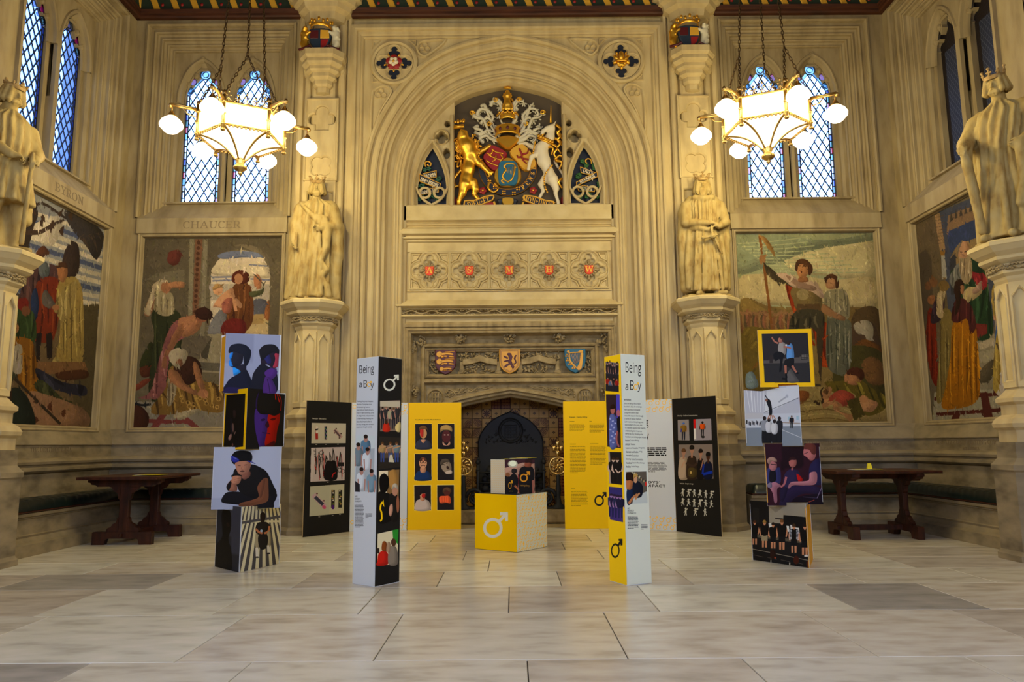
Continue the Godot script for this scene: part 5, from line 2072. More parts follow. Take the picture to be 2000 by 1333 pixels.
func mantel_shields():
	var z := ZT - 0.2
	var outline := P("-.165 .19 .165 .19 .165 .0 .15 -.09 .09 -.16 0 -.205 -.09 -.16 -.15 -.09 -.165 .0")
	for k in 3:
		var c: Vector2 = [Vector2(-1.043,2.487), Vector2(-.038,2.494), Vector2(.987,2.496)][k]
		var o := thing("painted_shield", ["maroon shield with three gilt lions over the fireplace", "gold shield with a red rampant lion in the middle over the fireplace", "blue shield with a gilt harp over the fireplace"][k], "shield", Vector3.ZERO, 0.0, "")
		var s := mesh()
		ext(s, moved(outline, c), z, z + 0.05, 0.008)
		put("field", s, [M.maroon, M.gold_yellow, M.teal][k], o)
		var ch: Material = [M.gold_yellow, M.maroon, M.gold_yellow][k]
		s = mesh()
		if k == 0:
			for j in 3:
				var y := 0.115 - j * 0.115
				var w := 1.0 if j < 2 else 0.72
				var sh := [P("-.14 .02 -.1 .05 -.06 .03 -.06 -.02 -.1 -.05 -.14 -.02"), P("-.07 .02 .06 .025 .12 .01 .11 -.015 .02 -.005 -.07 -.02"), P(".0 .045 .13 .05 .13 .035 .0 .03"), P("-.06 -.03 -.03 -.02 -.03 -.05 -.07 -.05"), P(".06 -.02 .12 -.03 .13 -.05 .05 -.045"), P("-.03 -.02 .03 -.02 .02 -.045 -.02 -.04")]
				for q in sh:
					pillow(s, spline2(moved(q, Vector2(c.x + (0.0 if j < 2 else 0.01), c.y + y), w), 2, true), z + 0.05, 0.012, 0.006, 1)
		elif k == 1:
			for q in [P("-.03 .1 .02 .11 .05 .07 .03 .0 .05 -.06 .0 -.07 -.03 -.02 -.01 .04"), P("-.03 .06 -.1 .09 -.1 .065 -.04 .03"), P("-.02 .02 -.1 .0 -.1 -.02 -.02 -.01"), P(".0 -.05 -.06 -.06 -.1 -.1 -.08 -.12 -.02 -.08"), P(".03 -.05 .08 -.1 .06 -.14 .04 -.13 .02 -.09"), P(".05 -.05 .1 -.03 .07 .04 .1 .1 .12 .09 .1 .04 .12 -.03 .08 -.07"), P("-.045 .12 -.02 .14 .025 .13 .03 .1 -.03 .095")]:
				pillow(s, spline2(moved(q, c, 0.9), 2, true), z + 0.05, 0.012, 0.005, 1)
			for d in [.016,.03]:
				mould(s, inset(turned(moved(outline, c), true), d + 0.004), P("0 .049 0 .054 .004 .054 .004 .049"), true, z)
		else:
			for q in [P("-.13 .14 -.09 .16 -.08 .12 -.03 .13 .04 .13 .09 .16 .13 .14 .1 .11 .04 .11 -.08 .105 -.12 .115"), P(".09 .11 .13 .1 .1 -.13 .04 -.16 .02 -.12 .06 -.05"), P("-.1 .11 -.08 .11 -.07 .0 .02 -.11 .02 -.135 -.07 -.06 -.1 .02")]:
				pillow(s, spline2(moved(q, c), 2, true), z + 0.05, 0.012, 0.005, 1)
			for i in 7:
				rod(s, v3(c + Vector2(-0.065 + i * 0.024, 0.105), z + 0.056), v3(c + Vector2(-0.005 + i * 0.013, -0.08 + i * 0.012), z + 0.056), 0.0025, 4)
			for q in [Vector2(-.13,.07), Vector2(-.12,.0), Vector2(-.085,-.06), Vector2(-.03,-.12)]:
				for j in 3:
					ball(s, v3(c + q + Vector2(0,.018).rotated(j * TAU / 3), z + 0.053), Vector3(.014,.014,.008), 6)
		put("charge", s, ch, o)

func roundel_badges():
	for k in 2:
		var c := Vector3(XC + (1.79 if k else -1.79), 7.175, ZB - 0.02)
		var o := thing("boss", ["red and white carved rose boss in the roundel left of the arch point", "gilt carved fleur-de-lis boss in the roundel right of the arch point"][k], "boss", c)
		var s := mesh()
		if k == 0:
			for i in 5:
				var a := PI / 2 + i * TAU / 5
				ball(s, Vector3(cos(a) * 0.075, sin(a) * 0.075, 0.0), Vector3(.06,.06,.03), 8)
			put("outer_petal", s, M.red, o)
			s = mesh()
			for i in 5:
				var a := -PI / 2 + i * TAU / 5
				ball(s, Vector3(cos(a) * 0.045, sin(a) * 0.045, 0.03), Vector3(.036,.036,.02), 8)
			put("inner_petal", s, M.white_paint, o)
			s = mesh()
			ball(s, Vector3(0,0,.045), Vector3(.02,.02,.015), 8)
			for i in 5:
				var a := -PI / 2 + i * TAU / 5
				ball(s, Vector3(cos(a) * 0.14, sin(a) * 0.14, 0.0), Vector3(.03,.015,.02), 6, Basis(Vector3.BACK, a))
			put("sepal", s, M.gold, o)
		else:
			for q in [[0,.06,.05,.09,.0], [-.07,.02,.035,.08,.7], [.07,.02,.035,.08,-.7], [-.1,-.04,.03,.045,-.6], [.1,-.04,.03,.045,.6], [0,-.08,.07,.045,.0], [0,-.13,.025,.04,.0], [-.05,-.06,.03,.04,.4], [.05,-.06,.03,.04,-.4], [-.07,.1,.02,.03,.3], [.07,.1,.02,.03,-.3]]:
				ball(s, Vector3(q[0], q[1], 0.02), Vector3(q[2], q[3], 0.035), 8, Basis(Vector3.BACK, q[4]))
			put("petals", s, M.gold, o)
			s = mesh()
			box(s, Vector3(0,-.02,.045), Vector3(.15,.03,.03), 0.01)
			put("binding", s, M.gold, o)

func crest(at: Vector2, label: String):
	var o := thing("crest", label, "crest", Vector3(at.x, 7.19, ZB + 0.27))
	var sh := P("-.155 .36 .155 .36 .17 .2 .1 .05 0 .0 -.1 .05 -.17 .2")
	var s := mesh()
	pillow(s, spline2(sh, 3, true), 0.0, 0.05, 0.02)
	var f := put("shield", s, M.teal_dark, o)
	for q in [[P(".01 .2 .15 .2 .14 .33 .01 .34"), M.gold_flat], [P(".02 .02 .1 .08 .14 .18 .02 .18"), M.red], [P("-.15 .2 -.02 .2 -.02 .33 -.14 .33"), M.maroon]]:
		s = mesh()
		ext(s, q[0], 0.045, 0.056, 0.003)
		put("quarter", s, q[1], f)
	s = mesh()
	turned_body(s, P(".15 0 .165 .015 .16 .045 .15 .05"), 16, Vector3(0,.375,-.02))
	for i in 9:
		var a := PI * i / 8
		ball(s, Vector3(cos(a) * 0.17, 0.46 + (0.03 if i % 2 == 0 else 0.0), sin(a) * 0.14 - 0.02), Vector3(.024,.036,.02), 6)
	put("crown", s, M.gold, o)
	for sg in [-1.0,1.0]:
		var g := Flesh.new()
		g.limb([Vector3(sg * 0.24, 0.12, 0.0), Vector3(sg * 0.245, 0.28, 0.02)], [.06,.055], 0.03)
		g.limb([Vector3(sg * 0.24, 0.34, 0.03), Vector3(sg * 0.225, 0.36, 0.07)], [.045,.03], 0.02)
		g.limb([Vector3(sg * 0.22, 0.26, 0.04), Vector3(sg * 0.15, 0.3, 0.06)], [.03,.02], 0.01)
		g.limb([Vector3(sg * 0.26, 0.12, 0.03), Vector3(sg * 0.22, 0.02, 0.06)], [.045,.025], 0.02)
		for i in 8:
			g.orb(Vector3(sg * 0.24 + cos(i) * 0.05, 0.2 + i * 0.022, 0.02 + sin(i * 2.1) * 0.04), 0.022, 0.008)
		put("lion" if sg < 0 else "unicorn", g.build(0.011, Vector3(sg * 0.24 - 0.13, -0.02, -0.1), Vector3(sg * 0.24 + 0.13, 0.44, 0.14)), M.gold if sg < 0 else M.silver, o)
	s = mesh()
	for sg in [-1.0,1.0]:
		tube(s, PackedVector3Array([Vector3(sg * 0.31, 0.015, 0.05), Vector3(sg * 0.2, 0.03, 0.08), Vector3(sg * 0.14, 0.06, 0.09), Vector3(sg * 0.12, 0.02, 0.08)]), 0.02, 6)
	put("ribbon", s, M.maroon, o)

# ---------------------------------------------------------------- rounded bodies: a distance field meshed as surface nets
class Flesh:
	var caps := []        # [a, b, ra, rb, blend]
	var robes := []       # [rows, folds, amount, phase, twist]

	func cap(a: Vector3, b: Vector3, ra: float, rb: float, k := 0.03):
		caps.append([a, b, ra, rb, k, b - a, maxf((b - a).length_squared(), 1e-9)])

	func orb(a: Vector3, r: float, k := 0.02):
		cap(a, a + Vector3(0, 1e-4, 0), r, r, k)

	func limb(pts: Array, rads: Array, k := 0.03):
		for i in pts.size() - 1:
			cap(pts[i], pts[i + 1], rads[i], rads[i + 1], k)

	func robe(rows: Array, folds: float, amount: float, phase := 0.0, twist := 0.0, fade := 0.0):
		# rows from the bottom up: [y, centre x, centre z, half width, half depth]
		robes.append([rows, folds, amount, phase, twist, fade])

	func robe_dist(rb: Array, p: Vector3) -> float:
		var rows: Array = rb[0]
		var n := rows.size()
		var i := 0
		while i < n - 2 and p.y > rows[i + 1][0]:
			i += 1
		var a: Array = rows[i]
		var b: Array = rows[i + 1]
		var t := clampf((p.y - a[0]) / (b[0] - a[0]), 0.0, 1.0)
		var st := t * t * (3.0 - 2.0 * t)
		t = lerpf(t, st, 0.5)
		var dx: float = p.x - lerpf(a[1], b[1], t)
		var dz: float = p.z - lerpf(a[2], b[2], t)
		var rx: float = lerpf(a[3], b[3], t)
		var rz: float = lerpf(a[4], b[4], t)
		var ang := atan2(dz / rz, dx / rx)
		var q := Vector2(dx / rx, dz / rz).length()
		var y01: float = (p.y - rows[0][0]) / (rows[n - 1][0] - rows[0][0])
		var w: float = ang * rb[1] + rb[3] + p.y * rb[4] + sin(ang * 2.0 + rb[3]) * 1.3
		var fold: float = (1.6 * absf(sin(w * 0.5)) - 1.0) * rb[2] * clampf(1.0 - y01 * rb[5], 0.0, 1.0) + sin(w * 1.9 + p.y * 5.0) * rb[2] * 0.3
		var d: float = (q - 1.0) * minf(rx, rz) * 0.9 - fold
		var over: float = maxf(rows[0][0] - p.y, p.y - rows[n - 1][0])
		return maxf(d, over) if over > -0.02 else d

	func dist(p: Vector3, use: Array, rbs: Array) -> float:
		var d := 1e3
		for r in rbs:
			var e: float = robe_dist(r, p)
			var h := maxf(0.02 - absf(d - e), 0.0)
			d = minf(d, e) - h * h * 12.5
		for c in use:
			var pa: Vector3 = p - c[0]
			var t := clampf(pa.dot(c[5]) / c[6], 0.0, 1.0)
			var e: float = (pa - c[5] * t).length() - lerpf(c[2], c[3], t)
			var k: float = c[4]
			var h := maxf(k - absf(d - e), 0.0)
			d = minf(d, e) - h * h * 0.25 / k
		return d

	func build(h: float, lo: Vector3, hi: Vector3) -> ArrayMesh:
		var nb := Vector3i(((hi - lo) / (h * 4.0)).ceil())
		var nx := nb.x * 4 + 1
		var ny := nb.y * 4 + 1
		var nz := nb.z * 4 + 1
		var sy := nx
		var sz := nx * ny
		var val := PackedFloat32Array()
		val.resize(nx * ny * nz)
		val.fill(1e3)
		var reach := h * 4.0 * 0.87 + h * 1.6
		var active := []
		for bz in nb.z:
			for by in nb.y:
				for bx in nb.x:
					var c := lo + (Vector3(bx, by, bz) * 4.0 + Vector3(2,2,2)) * h
					var use := []
					for k in caps:
						var pa: Vector3 = c - k[0]
						var t := clampf(pa.dot(k[5]) / k[6], 0.0, 1.0)
						if (pa - k[5] * t).length() - maxf(k[2], k[3]) < reach + 0.06:
							use.append(k)
					var d := dist(c, use, robes)
					var slack := reach + (0.04 if robes.size() else 0.0)
					if d > slack:
						continue
					var solid := d < -slack - 0.02
					if not solid:
						active.append(Vector3i(bx, by, bz) * 4)
					for k in 4:
						for j in 4:
							var at := bx * 4 + (by * 4 + j) * sy + (bz * 4 + k) * sz
							var p := lo + Vector3(bx * 4, by * 4 + j, bz * 4 + k) * h
							for i in 4:
								val[at + i] = -1.0 if solid else dist(p, use, robes)
								p.x += h
		var vert := PackedVector3Array()
		var ids := PackedInt32Array()
		ids.resize(nx * ny * nz)
		ids.fill(-1)
		var off := [0, 1, sy, sy + 1, sz, sz + 1, sz + sy, sz + sy + 1]
		var edges := [[0,1], [2,3], [4,5], [6,7], [0,2], [1,3], [4,6], [5,7], [0,4], [1,5], [2,6], [3,7]]
		var seen := {}
		var cells := []
		for b in active:
			# the block's own cells and the ring before it
			for k in range(maxi(b.z - 1, 0), mini(b.z + 4, nz - 1)):
				for j in range(maxi(b.y - 1, 0), mini(b.y + 4, ny - 1)):
					for i in range(maxi(b.x - 1, 0), mini(b.x + 4, nx - 1)):
						var at := i + j * sy + k * sz
						if ids[at] != -1:
							continue
						var m := 0
						for q in 8:
							if val[at + off[q]] < 0.0:
								m |= 1 << q
						if m == 0 or m == 255:
							ids[at] = -2
							continue
						var sum := Vector3.ZERO
						var n := 0
						for e in edges:
							var va := val[at + off[e[0]]]
							var vb := val[at + off[e[1]]]
							if (va < 0.0) != (vb < 0.0):
								var t := va / (va - vb)
								var pa := Vector3(e[0] & 1, (e[0] >> 1) & 1, e[0] >> 2)
								var pb := Vector3(e[1] & 1, (e[1] >> 1) & 1, e[1] >> 2)
								sum += pa.lerp(pb, t)
								n += 1
						ids[at] = vert.size()
						cells.append(at)
						vert.append(lo + (Vector3(i, j, k) + sum / n) * h)
		var index := PackedInt32Array()
		for at in cells:
			var a := val[at] < 0.0
			var steps := [[1, sy, sz], [sy, sz, 1], [sz, 1, sy]]
			for s in steps:
				if a != (val[at + s[0]] < 0.0):
					var i0 := ids[at]
					var i1 := ids[at - s[1]]
					var i2 := ids[at - s[1] - s[2]]
					var i3 := ids[at - s[2]]
					if i1 < 0 or i2 < 0 or i3 < 0:
						continue
					if a:
						index.append_array(PackedInt32Array([i0, i2, i1, i0, i3, i2]))
					else:
						index.append_array(PackedInt32Array([i0, i1, i2, i0, i2, i3]))
		var normal := PackedVector3Array()
		normal.resize(vert.size())
		for i in range(0, index.size(), 3):
			var nn := (vert[index[i + 2]] - vert[index[i]]).cross(vert[index[i + 1]] - vert[index[i]])
			for k in 3:
				normal[index[i + k]] += nn
		for i in normal.size():
			normal[i] = normal[i].normalized()
		var arr := []
		arr.resize(Mesh.ARRAY_MAX)
		arr[Mesh.ARRAY_VERTEX] = vert
		arr[Mesh.ARRAY_NORMAL] = normal
		arr[Mesh.ARRAY_INDEX] = index
		var out := ArrayMesh.new()
		out.add_surface_from_arrays(Mesh.PRIMITIVE_TRIANGLES, arr)
		return out

func join(a: ArrayMesh, b: ArrayMesh) -> ArrayMesh:
	var s := SurfaceTool.new()
	s.append_from(a, 0, Transform3D.IDENTITY)
	s.append_from(b, 0, Transform3D.IDENTITY)
	return s.commit()

func king_head(f: Flesh, c: Vector3, yaw: float, tilt: float, beard: float, hair: float):
	# c: middle of the skull; the face looks along +z before it is turned
	var b := Basis(Vector3.UP, yaw) * Basis(Vector3.RIGHT, tilt)
	var at := func(x: float, y: float, z: float) -> Vector3: return c + b * Vector3(x, y, z)
	f.cap(at.call(0, 0.03, -0.015), at.call(0, 0.0, -0.005), 0.088, 0.085, 0.03)
	f.cap(at.call(0, -0.05, 0.03), at.call(0, -0.09, 0.04), 0.062, 0.045, 0.03)
	# brow, nose, cheeks, lips, eyes
	for s in [-1.0,1.0]:
		f.cap(at.call(s * 0.012, 0.022, 0.085), at.call(s * 0.055, 0.018, 0.066), 0.013, 0.011, 0.012)
		f.orb(at.call(s * 0.032, 0.0, 0.072), 0.0135, 0.006)
		f.cap(at.call(s * 0.045, -0.03, 0.06), at.call(s * 0.05, -0.02, 0.05), 0.022, 0.02, 0.02)
		f.cap(at.call(s * 0.088, 0.01, 0.0), at.call(s * 0.09, -0.03, 0.0), 0.016, 0.012, 0.01)
	f.cap(at.call(0, 0.015, 0.086), at.call(0, -0.028, 0.108), 0.011, 0.016, 0.01)
	f.cap(at.call(-0.022, -0.056, 0.084), at.call(0.022, -0.056, 0.084), 0.009, 0.009, 0.008)
	f.cap(at.call(-0.018, -0.07, 0.084), at.call(0.018, -0.07, 0.084), 0.009, 0.009, 0.006)
	# beard and moustache in locks
	for s in [-1.0,.0,1.0]:
		f.cap(at.call(s * 0.03, -0.09, 0.075), at.call(s * 0.022, -0.11 - beard, 0.07), 0.026, 0.014, 0.008)
		f.cap(at.call(s * 0.055, -0.06, 0.045), at.call(s * 0.045, -0.1 - beard * 0.7, 0.05), 0.022, 0.014, 0.008)
	for s in [-1.0,1.0]:
		f.cap(at.call(s * 0.008, -0.048, 0.097), at.call(s * 0.045, -0.068, 0.075), 0.009, 0.007, 0.006)
	# hair to the neck, in curling locks
	for i in 11:
		var a := lerpf(-2.35, 2.35, i / 10.0) + PI
		var x := sin(a) * 0.092
		var z := cos(a) * 0.092 - 0.01
		f.limb([at.call(x * 0.9, 0.055, z * 0.9), at.call(x * 1.12, -0.02, z * 1.12), at.call(x * 1.25, -0.06 - hair * 0.5, z * 1.2), at.call(x * 1.12, -0.07 - hair, z * 1.1)], [.028,.026,.028,.016], 0.012)
	return b

func crown(o: Node3D, c: Vector3, b: Basis, tall := 0.06):
	var s := mesh()
	X = Transform3D(b, c)
	turned_body(s, P(".096 .05 .102 .052 .104 .06 .098 .065 .1 .085 .105 .09 .1 .095 .092 .09 .09 .05"), 20)
	for i in 8:
		var a := TAU * i / 8
		var p := Vector3(cos(a) * 0.1, 0.09, sin(a) * 0.1)
		var k := 1.0 if i % 2 == 0 else 0.6
		tube(s, PackedVector3Array([p, p * 1.04 + Vector3(0, tall * 0.5 * k, 0), p * 1.1 + Vector3(0, tall * k, 0)]), 0.014, 6, 0.009)
		ball(s, p * 1.1 + Vector3(0, tall * k + 0.005, 0), Vector3(.02,.016,.02) * k, 6)
		for t in [-1.0,1.0]:
			var q := Vector3(cos(a + t * 0.17) * 0.106, 0.09 + tall * 0.55 * k, sin(a + t * 0.17) * 0.106)
			ball(s, q, Vector3(.013,.013,.013) * k, 6)
	X = Transform3D.IDENTITY
	put("crown", s, M.statue_dark, o)

func hand(f: Flesh, w: Vector3, dir: Vector3, palm: Vector3, curl: float, side := 1.0):
	# wrist, the way the fingers point, the way the palm faces; five separate fingers
	var d := dir.normalized()
	var n := (palm - d * palm.dot(d)).normalized()
	var u := d.cross(n).normalized() * side
	f.cap(w, w + d * 0.05, 0.026, 0.03, 0.02)
	f.cap(w + d * 0.05 - u * 0.02, w + d * 0.08 - u * 0.024, 0.02, 0.018, 0.02)
	f.cap(w + d * 0.05 + u * 0.02, w + d * 0.08 + u * 0.022, 0.02, 0.018, 0.02)
	for i in 4:
		var base := w + d * (0.088 - 0.004 * absf(i - 1.3)) + u * (0.03 - i * 0.02)
		var l: float = [.030,.042,.032,.025][i]
		var q := base
		var e := d
		for j in 3:
			e = (d * cos(curl * (j + 0.6)) + n * sin(curl * (j + 0.6))).normalized()
			var r := q + e * l * (1.0 - j * 0.15)
			f.cap(q, r, 0.0105 - j * 0.001, 0.0098 - j * 0.001, 0.004)
			q = r
	var tb := w + d * 0.03 + u * 0.03
	f.limb([tb, tb + d * 0.025 + u * 0.022 + n * 0.012, tb + d * 0.055 + u * 0.018 + n * 0.03], [.015,.012,.01], 0.006)

func build_statues():
	M.statue_dark = stony(K(.36,.27,.14), K(.60,.48,.28), K(.74,.62,.40), 0.75, Vector3(2,2,2), 15)
	robed_king()
	sword_king()
	mail_king()
	pointing_king()

func statue(label: String, at: Vector3, turn: float, f: Flesh, h: Flesh, head_at: Vector3) -> Node3D:
	var o := thing("statue", label, "statue", at, turn, "")
	var m := f.build(0.0135, Vector3(-.52,-.02,-.36), Vector3(.52,1.66,.5))
	var k := h.build(0.0062, head_at - Vector3(.17,.36,.17), head_at + Vector3(.17,.16,.2))
	put("figure", join(m, k), M.statue, o)
	var s := mesh()
	pillow(s, spline2(P("-.36 .2 -.3 -.2 .3 -.2 .36 .2 .2 .3 -.2 .3"), 3, true), 0.0, 0.05, 0.03)
	var b := put("base_block", s, M.statue, o)
	b.rotation.x = -PI / 2
	b.position.y = -0.02
	return o

func robed_king():
	# crowned king, cloak drawn across the breast, right arm hanging, left hand gathering the cloak
	var f := Flesh.new()
	f.robe([[.03,0,.02,.34,.24], [.25,0,.02,.29,.21], [.6,0,.01,.265,.2], [.95,0,.0,.25,.185], [1.2,.0,.0,.27,.18], [1.42,0,-.01,.25,.15], [1.53,0,-.01,.1,.09]], 11.0, 0.042, 0.4, 0.6, 0.75)
	f.cap(Vector3(0,1.45,-.02), Vector3(0,1.6,.0), 0.075, 0.062, 0.04)
	# cloak over the shoulders, down both sides
	f.limb([Vector3(-.2,1.42,-.04), Vector3(-.3,1.15,-.05), Vector3(-.32,.8,-.06), Vector3(-.34,.35,-.06), Vector3(-.37,.06,.0)], [.1,.1,.075,.07,.06], 0.05)
	f.limb([Vector3(.2,1.42,-.04), Vector3(.3,1.1,.0), Vector3(.32,.7,.0), Vector3(.3,.3,.0), Vector3(.31,.05,.02)], [.11,.11,.09,.08,.09], 0.05)
	# swags of cloth from the right shoulder to the left hand
	for i in 6:
		var t := i / 5.0
		f.limb([Vector3(-0.2 + 0.08 * t, 1.44 - 0.02 * t, 0.09), Vector3(-0.13 + 0.08 * t, 1.3 - 0.1 * t + 0.06, 0.165), Vector3(0.0 + 0.06 * t, 1.14 + 0.1 * (1.0 - t), 0.185), Vector3(0.19, 1.05 + 0.16 * (1.0 - t), 0.17)], [.024,.026,.026,.024], 0.012)
	# right arm straight down, holding the hilt
	f.limb([Vector3(-.235,1.38,.0), Vector3(-.29,1.12,.05), Vector3(-.28,.86,.13)], [.085,.068,.045], 0.03)
	hand(f, Vector3(-.28,.86,.13), Vector3(.05,-1,.15), Vector3(1,0,.2), 0.9)
	f.cap(Vector3(-.235,.98,.17), Vector3(-.24,.74,.18), 0.018, 0.018, 0.006)
	# left forearm across the waist
	f.limb([Vector3(.24,1.38,.0), Vector3(.31,1.12,.06), Vector3(.14,1.05,.2)], [.09,.08,.05], 0.03)
	hand(f, Vector3(.14,1.05,.2), Vector3(-1,.05,.25), Vector3(0,-.4,1), 0.8, -1.0)
	# cloth that falls from the hand in a zigzag
	f.limb([Vector3(.2,1.02,.16), Vector3(.2,.75,.2), Vector3(.13,.55,.21), Vector3(.22,.42,.21), Vector3(.15,.32,.21), Vector3(.23,.18,.2), Vector3(.25,.05,.19)], [.07,.05,.035,.04,.03,.04,.05], 0.02)
	for x in [-.09,.02,.1]:
		f.limb([Vector3(x, 0.95, 0.175), Vector3(x * 1.2, 0.5, 0.2), Vector3(x * 1.5, 0.06, 0.235)], [.022,.027,.034], 0.02)
	# shoes
	for x in [-.1,.1]:
		f.cap(Vector3(x, 0.035, 0.15), Vector3(x * 1.3, 0.03, 0.28), 0.045, 0.035, 0.02)
	var h := Flesh.new()
	var c := Vector3(.01,1.71,.02)
	h.cap(Vector3(0,1.5,-.01), Vector3(.0,1.64,.01), 0.066, 0.06, 0.03)
	var b: Basis = king_head(h, c, 0.12, 0.12, 0.02, 0.03)
	var o := statue("stone statue of a robed king, cloak across his chest, left of the arch", Vector3(-2.885,3.285,-10.62), 0.05, f, h, c)
	crown(o, c, b)

func sword_king():
	# bearded king, both hands on the hilt of a sheathed sword, open cloak behind
	var f := Flesh.new()
	f.robe([[.09,0,.02,.24,.19], [.4,0,.02,.225,.175], [.8,0,.01,.2,.16], [.98,0,.01,.185,.15], [1.2,.0,.0,.215,.16], [1.42,0,-.01,.225,.14], [1.53,0,-.01,.1,.09]], 12.0, 0.042, 1.4, 0.0, 1.1)
	f.cap(Vector3(0,1.45,-.02), Vector3(.01,1.6,.0), 0.075, 0.062, 0.04)
	# belt
	for i in 12:
		var a := PI * i / 11.0
		var q := Vector3(cos(a) * 0.19, 0.99 - 0.05 * cos(a), sin(a) * 0.165)
		f.orb(q, 0.042, 0.02)
	for i in 7:
		var x := -0.15 + i * 0.05
		f.limb([Vector3(x * 0.9, 0.95, 0.14), Vector3(x * 1.1, 0.55, 0.165), Vector3(x * 1.3, 0.1, 0.185)], [.02,.023,.027], 0.014)
	# cloak behind, down to the ankles on both sides
	for s in [-1.0,1.0]:
		f.limb([Vector3(s * 0.17, 1.47, -0.04), Vector3(s * 0.27, 1.3, -0.03), Vector3(s * 0.31, 0.9, -0.04), Vector3(s * 0.3, 0.5, -0.05), Vector3(s * 0.29, 0.16, -0.04)], [.085,.085,.075,.07,.075], 0.04)
		f.limb([Vector3(s * 0.22, 1.0, 0.03), Vector3(s * 0.27, 0.5, 0.05), Vector3(s * 0.26, 0.16, 0.06)], [.045,.04,.045], 0.02)
	f.limb([Vector3(-.13,1.5,.08), Vector3(0,1.47,.12), Vector3(.13,1.5,.08)], [.04,.045,.04], 0.03)
	# arms meet at the waist
	f.limb([Vector3(-.25,1.38,.0), Vector3(-.27,1.12,.07), Vector3(.02,1.07,.22)], [.085,.066,.042], 0.025)
	hand(f, Vector3(.02,1.07,.22), Vector3(1,.0,.15), Vector3(.1,-.8,-.6), 0.8)
	f.limb([Vector3(.25,1.38,.0), Vector3(.31,1.12,.05), Vector3(.18,1.02,.2)], [.085,.068,.044], 0.025)
	hand(f, Vector3(.19,1.03,.2), Vector3(-1,.05,.2), Vector3(-.1,-.8,-.6), 0.8, -1.0)
	# sword: grip, cross guard, scabbard
	f.cap(Vector3(.06,1.0,.25), Vector3(.07,.86,.25), 0.02, 0.02, 0.006)
	f.cap(Vector3(-.06,.84,.25), Vector3(.13,.88,.25), 0.022, 0.02, 0.006)
	f.orb(Vector3(-.065,.84,.25), 0.03, 0.008)
	f.orb(Vector3(.07,.86,.26), 0.042, 0.008)
	f.cap(Vector3(.09,.86,.24), Vector3(.2,.62,.2), 0.022, 0.018, 0.008)
	for x in [-.1,.13]:
		f.cap(Vector3(x, 0.1, 0.06), Vector3(x, 0.05, 0.12), 0.05, 0.05, 0.02)
		f.cap(Vector3(x, 0.035, 0.12), Vector3(x * 1.7, 0.03, 0.26), 0.045, 0.033, 0.02)
	var h := Flesh.new()
	var c := Vector3(.0,1.71,.02)
	h.cap(Vector3(0,1.5,-.01), Vector3(.0,1.64,.01), 0.066, 0.06, 0.03)
	var b: Basis = king_head(h, c, -0.08, 0.1, 0.09, 0.07)
	var o := statue("stone statue of a bearded king, hands on a sword hilt, right of the arch", Vector3(2.84,3.28,-10.62), -0.05, f, h, c)
	crown(o, c, b)

func mail_king():
	# king in mail and a belted surcoat, facing into the hall, hands at a sword belt
	var f := Flesh.new()
	f.robe([[.52,0,.02,.27,.23], [.75,0,.02,.24,.2], [.98,0,.02,.2,.17], [1.2,.0,.01,.23,.18], [1.42,0,.0,.24,.15], [1.53,0,.0,.1,.09]], 9.0, 0.042, 0.7, 0.5, 1.2)
	f.cap(Vector3(0,1.45,-.01), Vector3(.0,1.6,.0), 0.08, 0.068, 0.04)
	for s in [-1.0,1.0]:
		f.limb([Vector3(s * 0.11, 0.85, 0.02), Vector3(s * 0.14, 0.5, 0.06), Vector3(s * 0.15, 0.42, 0.05), Vector3(s * 0.16, 0.12, 0.0)], [.13,.095,.085,.058], 0.03)
		f.cap(Vector3(s * 0.16, 0.05, 0.0), Vector3(s * 0.2, 0.035, 0.19), 0.055, 0.035, 0.03)
	# cloak at the back
	f.limb([Vector3(.0,1.45,-.1), Vector3(0,1.0,-.17), Vector3(0,.5,-.2), Vector3(0,.08,-.2)], [.14,.19,.2,.22], 0.05)
	f.limb([Vector3(.22,.95,.0), Vector3(.27,.6,.0), Vector3(.26,.4,.02)], [.05,.06,.07], 0.03)
	for i in 12:
		var a := TAU * i / 12.0
		f.orb(Vector3(cos(a) * 0.2, 0.99 - 0.04 * sin(a), 0.02 + sin(a) * 0.175), 0.032, 0.02)
	# knotted belt end and fold of the surcoat
	f.limb([Vector3(-.02,.96,.2), Vector3(.0,.86,.23), Vector3(.03,.7,.22)], [.04,.035,.03], 0.015)
	f.orb(Vector3(-.01,.95,.21), 0.05, 0.015)
	for q in [[-.13,.2], [-.04,.24], [.07,.24], [.16,.19]]:
		f.limb([Vector3(q[0] * 0.8, 0.93, q[1] * 0.82), Vector3(q[0] * 1.2, 0.53, q[1])], [.024,.034], 0.02)
	# left arm reaching down to the hilt in front, right arm back
	f.limb([Vector3(.25,1.38,.0), Vector3(.28,1.12,.1), Vector3(.1,.97,.3)], [.09,.068,.045], 0.03)
	hand(f, Vector3(.1,.97,.3), Vector3(-.5,-.3,.8), Vector3(0,-1,0), 0.9, -1.0)
	f.limb([Vector3(-.25,1.38,.0), Vector3(-.29,1.13,.07), Vector3(-.14,.97,.27)], [.09,.068,.045], 0.03)
	hand(f, Vector3(-.14,.97,.27), Vector3(.8,-.1,.6), Vector3(0,-1,0), 0.9)
	# sheathed sword beside the leg
	f.cap(Vector3(.02,1.02,.37), Vector3(.06,.08,.26), 0.02, 0.026, 0.01)
	var h := Flesh.new()
	var c := Vector3(.0,1.72,.04)
	h.cap(Vector3(0,1.5,.0), Vector3(.0,1.66,.02), 0.075, 0.066, 0.03)
	var b: Basis = king_head(h, c, 0.0, 0.22, 0.0, 0.03)
	var o := statue("stone statue of a king in mail with a belted surcoat, at the left side wall", Vector3(-5.5,3.285,-7.72), 1.25, f, h, c)
	o.scale = Vector3.ONE * 1.03
	crown(o, c, b, 0.02)

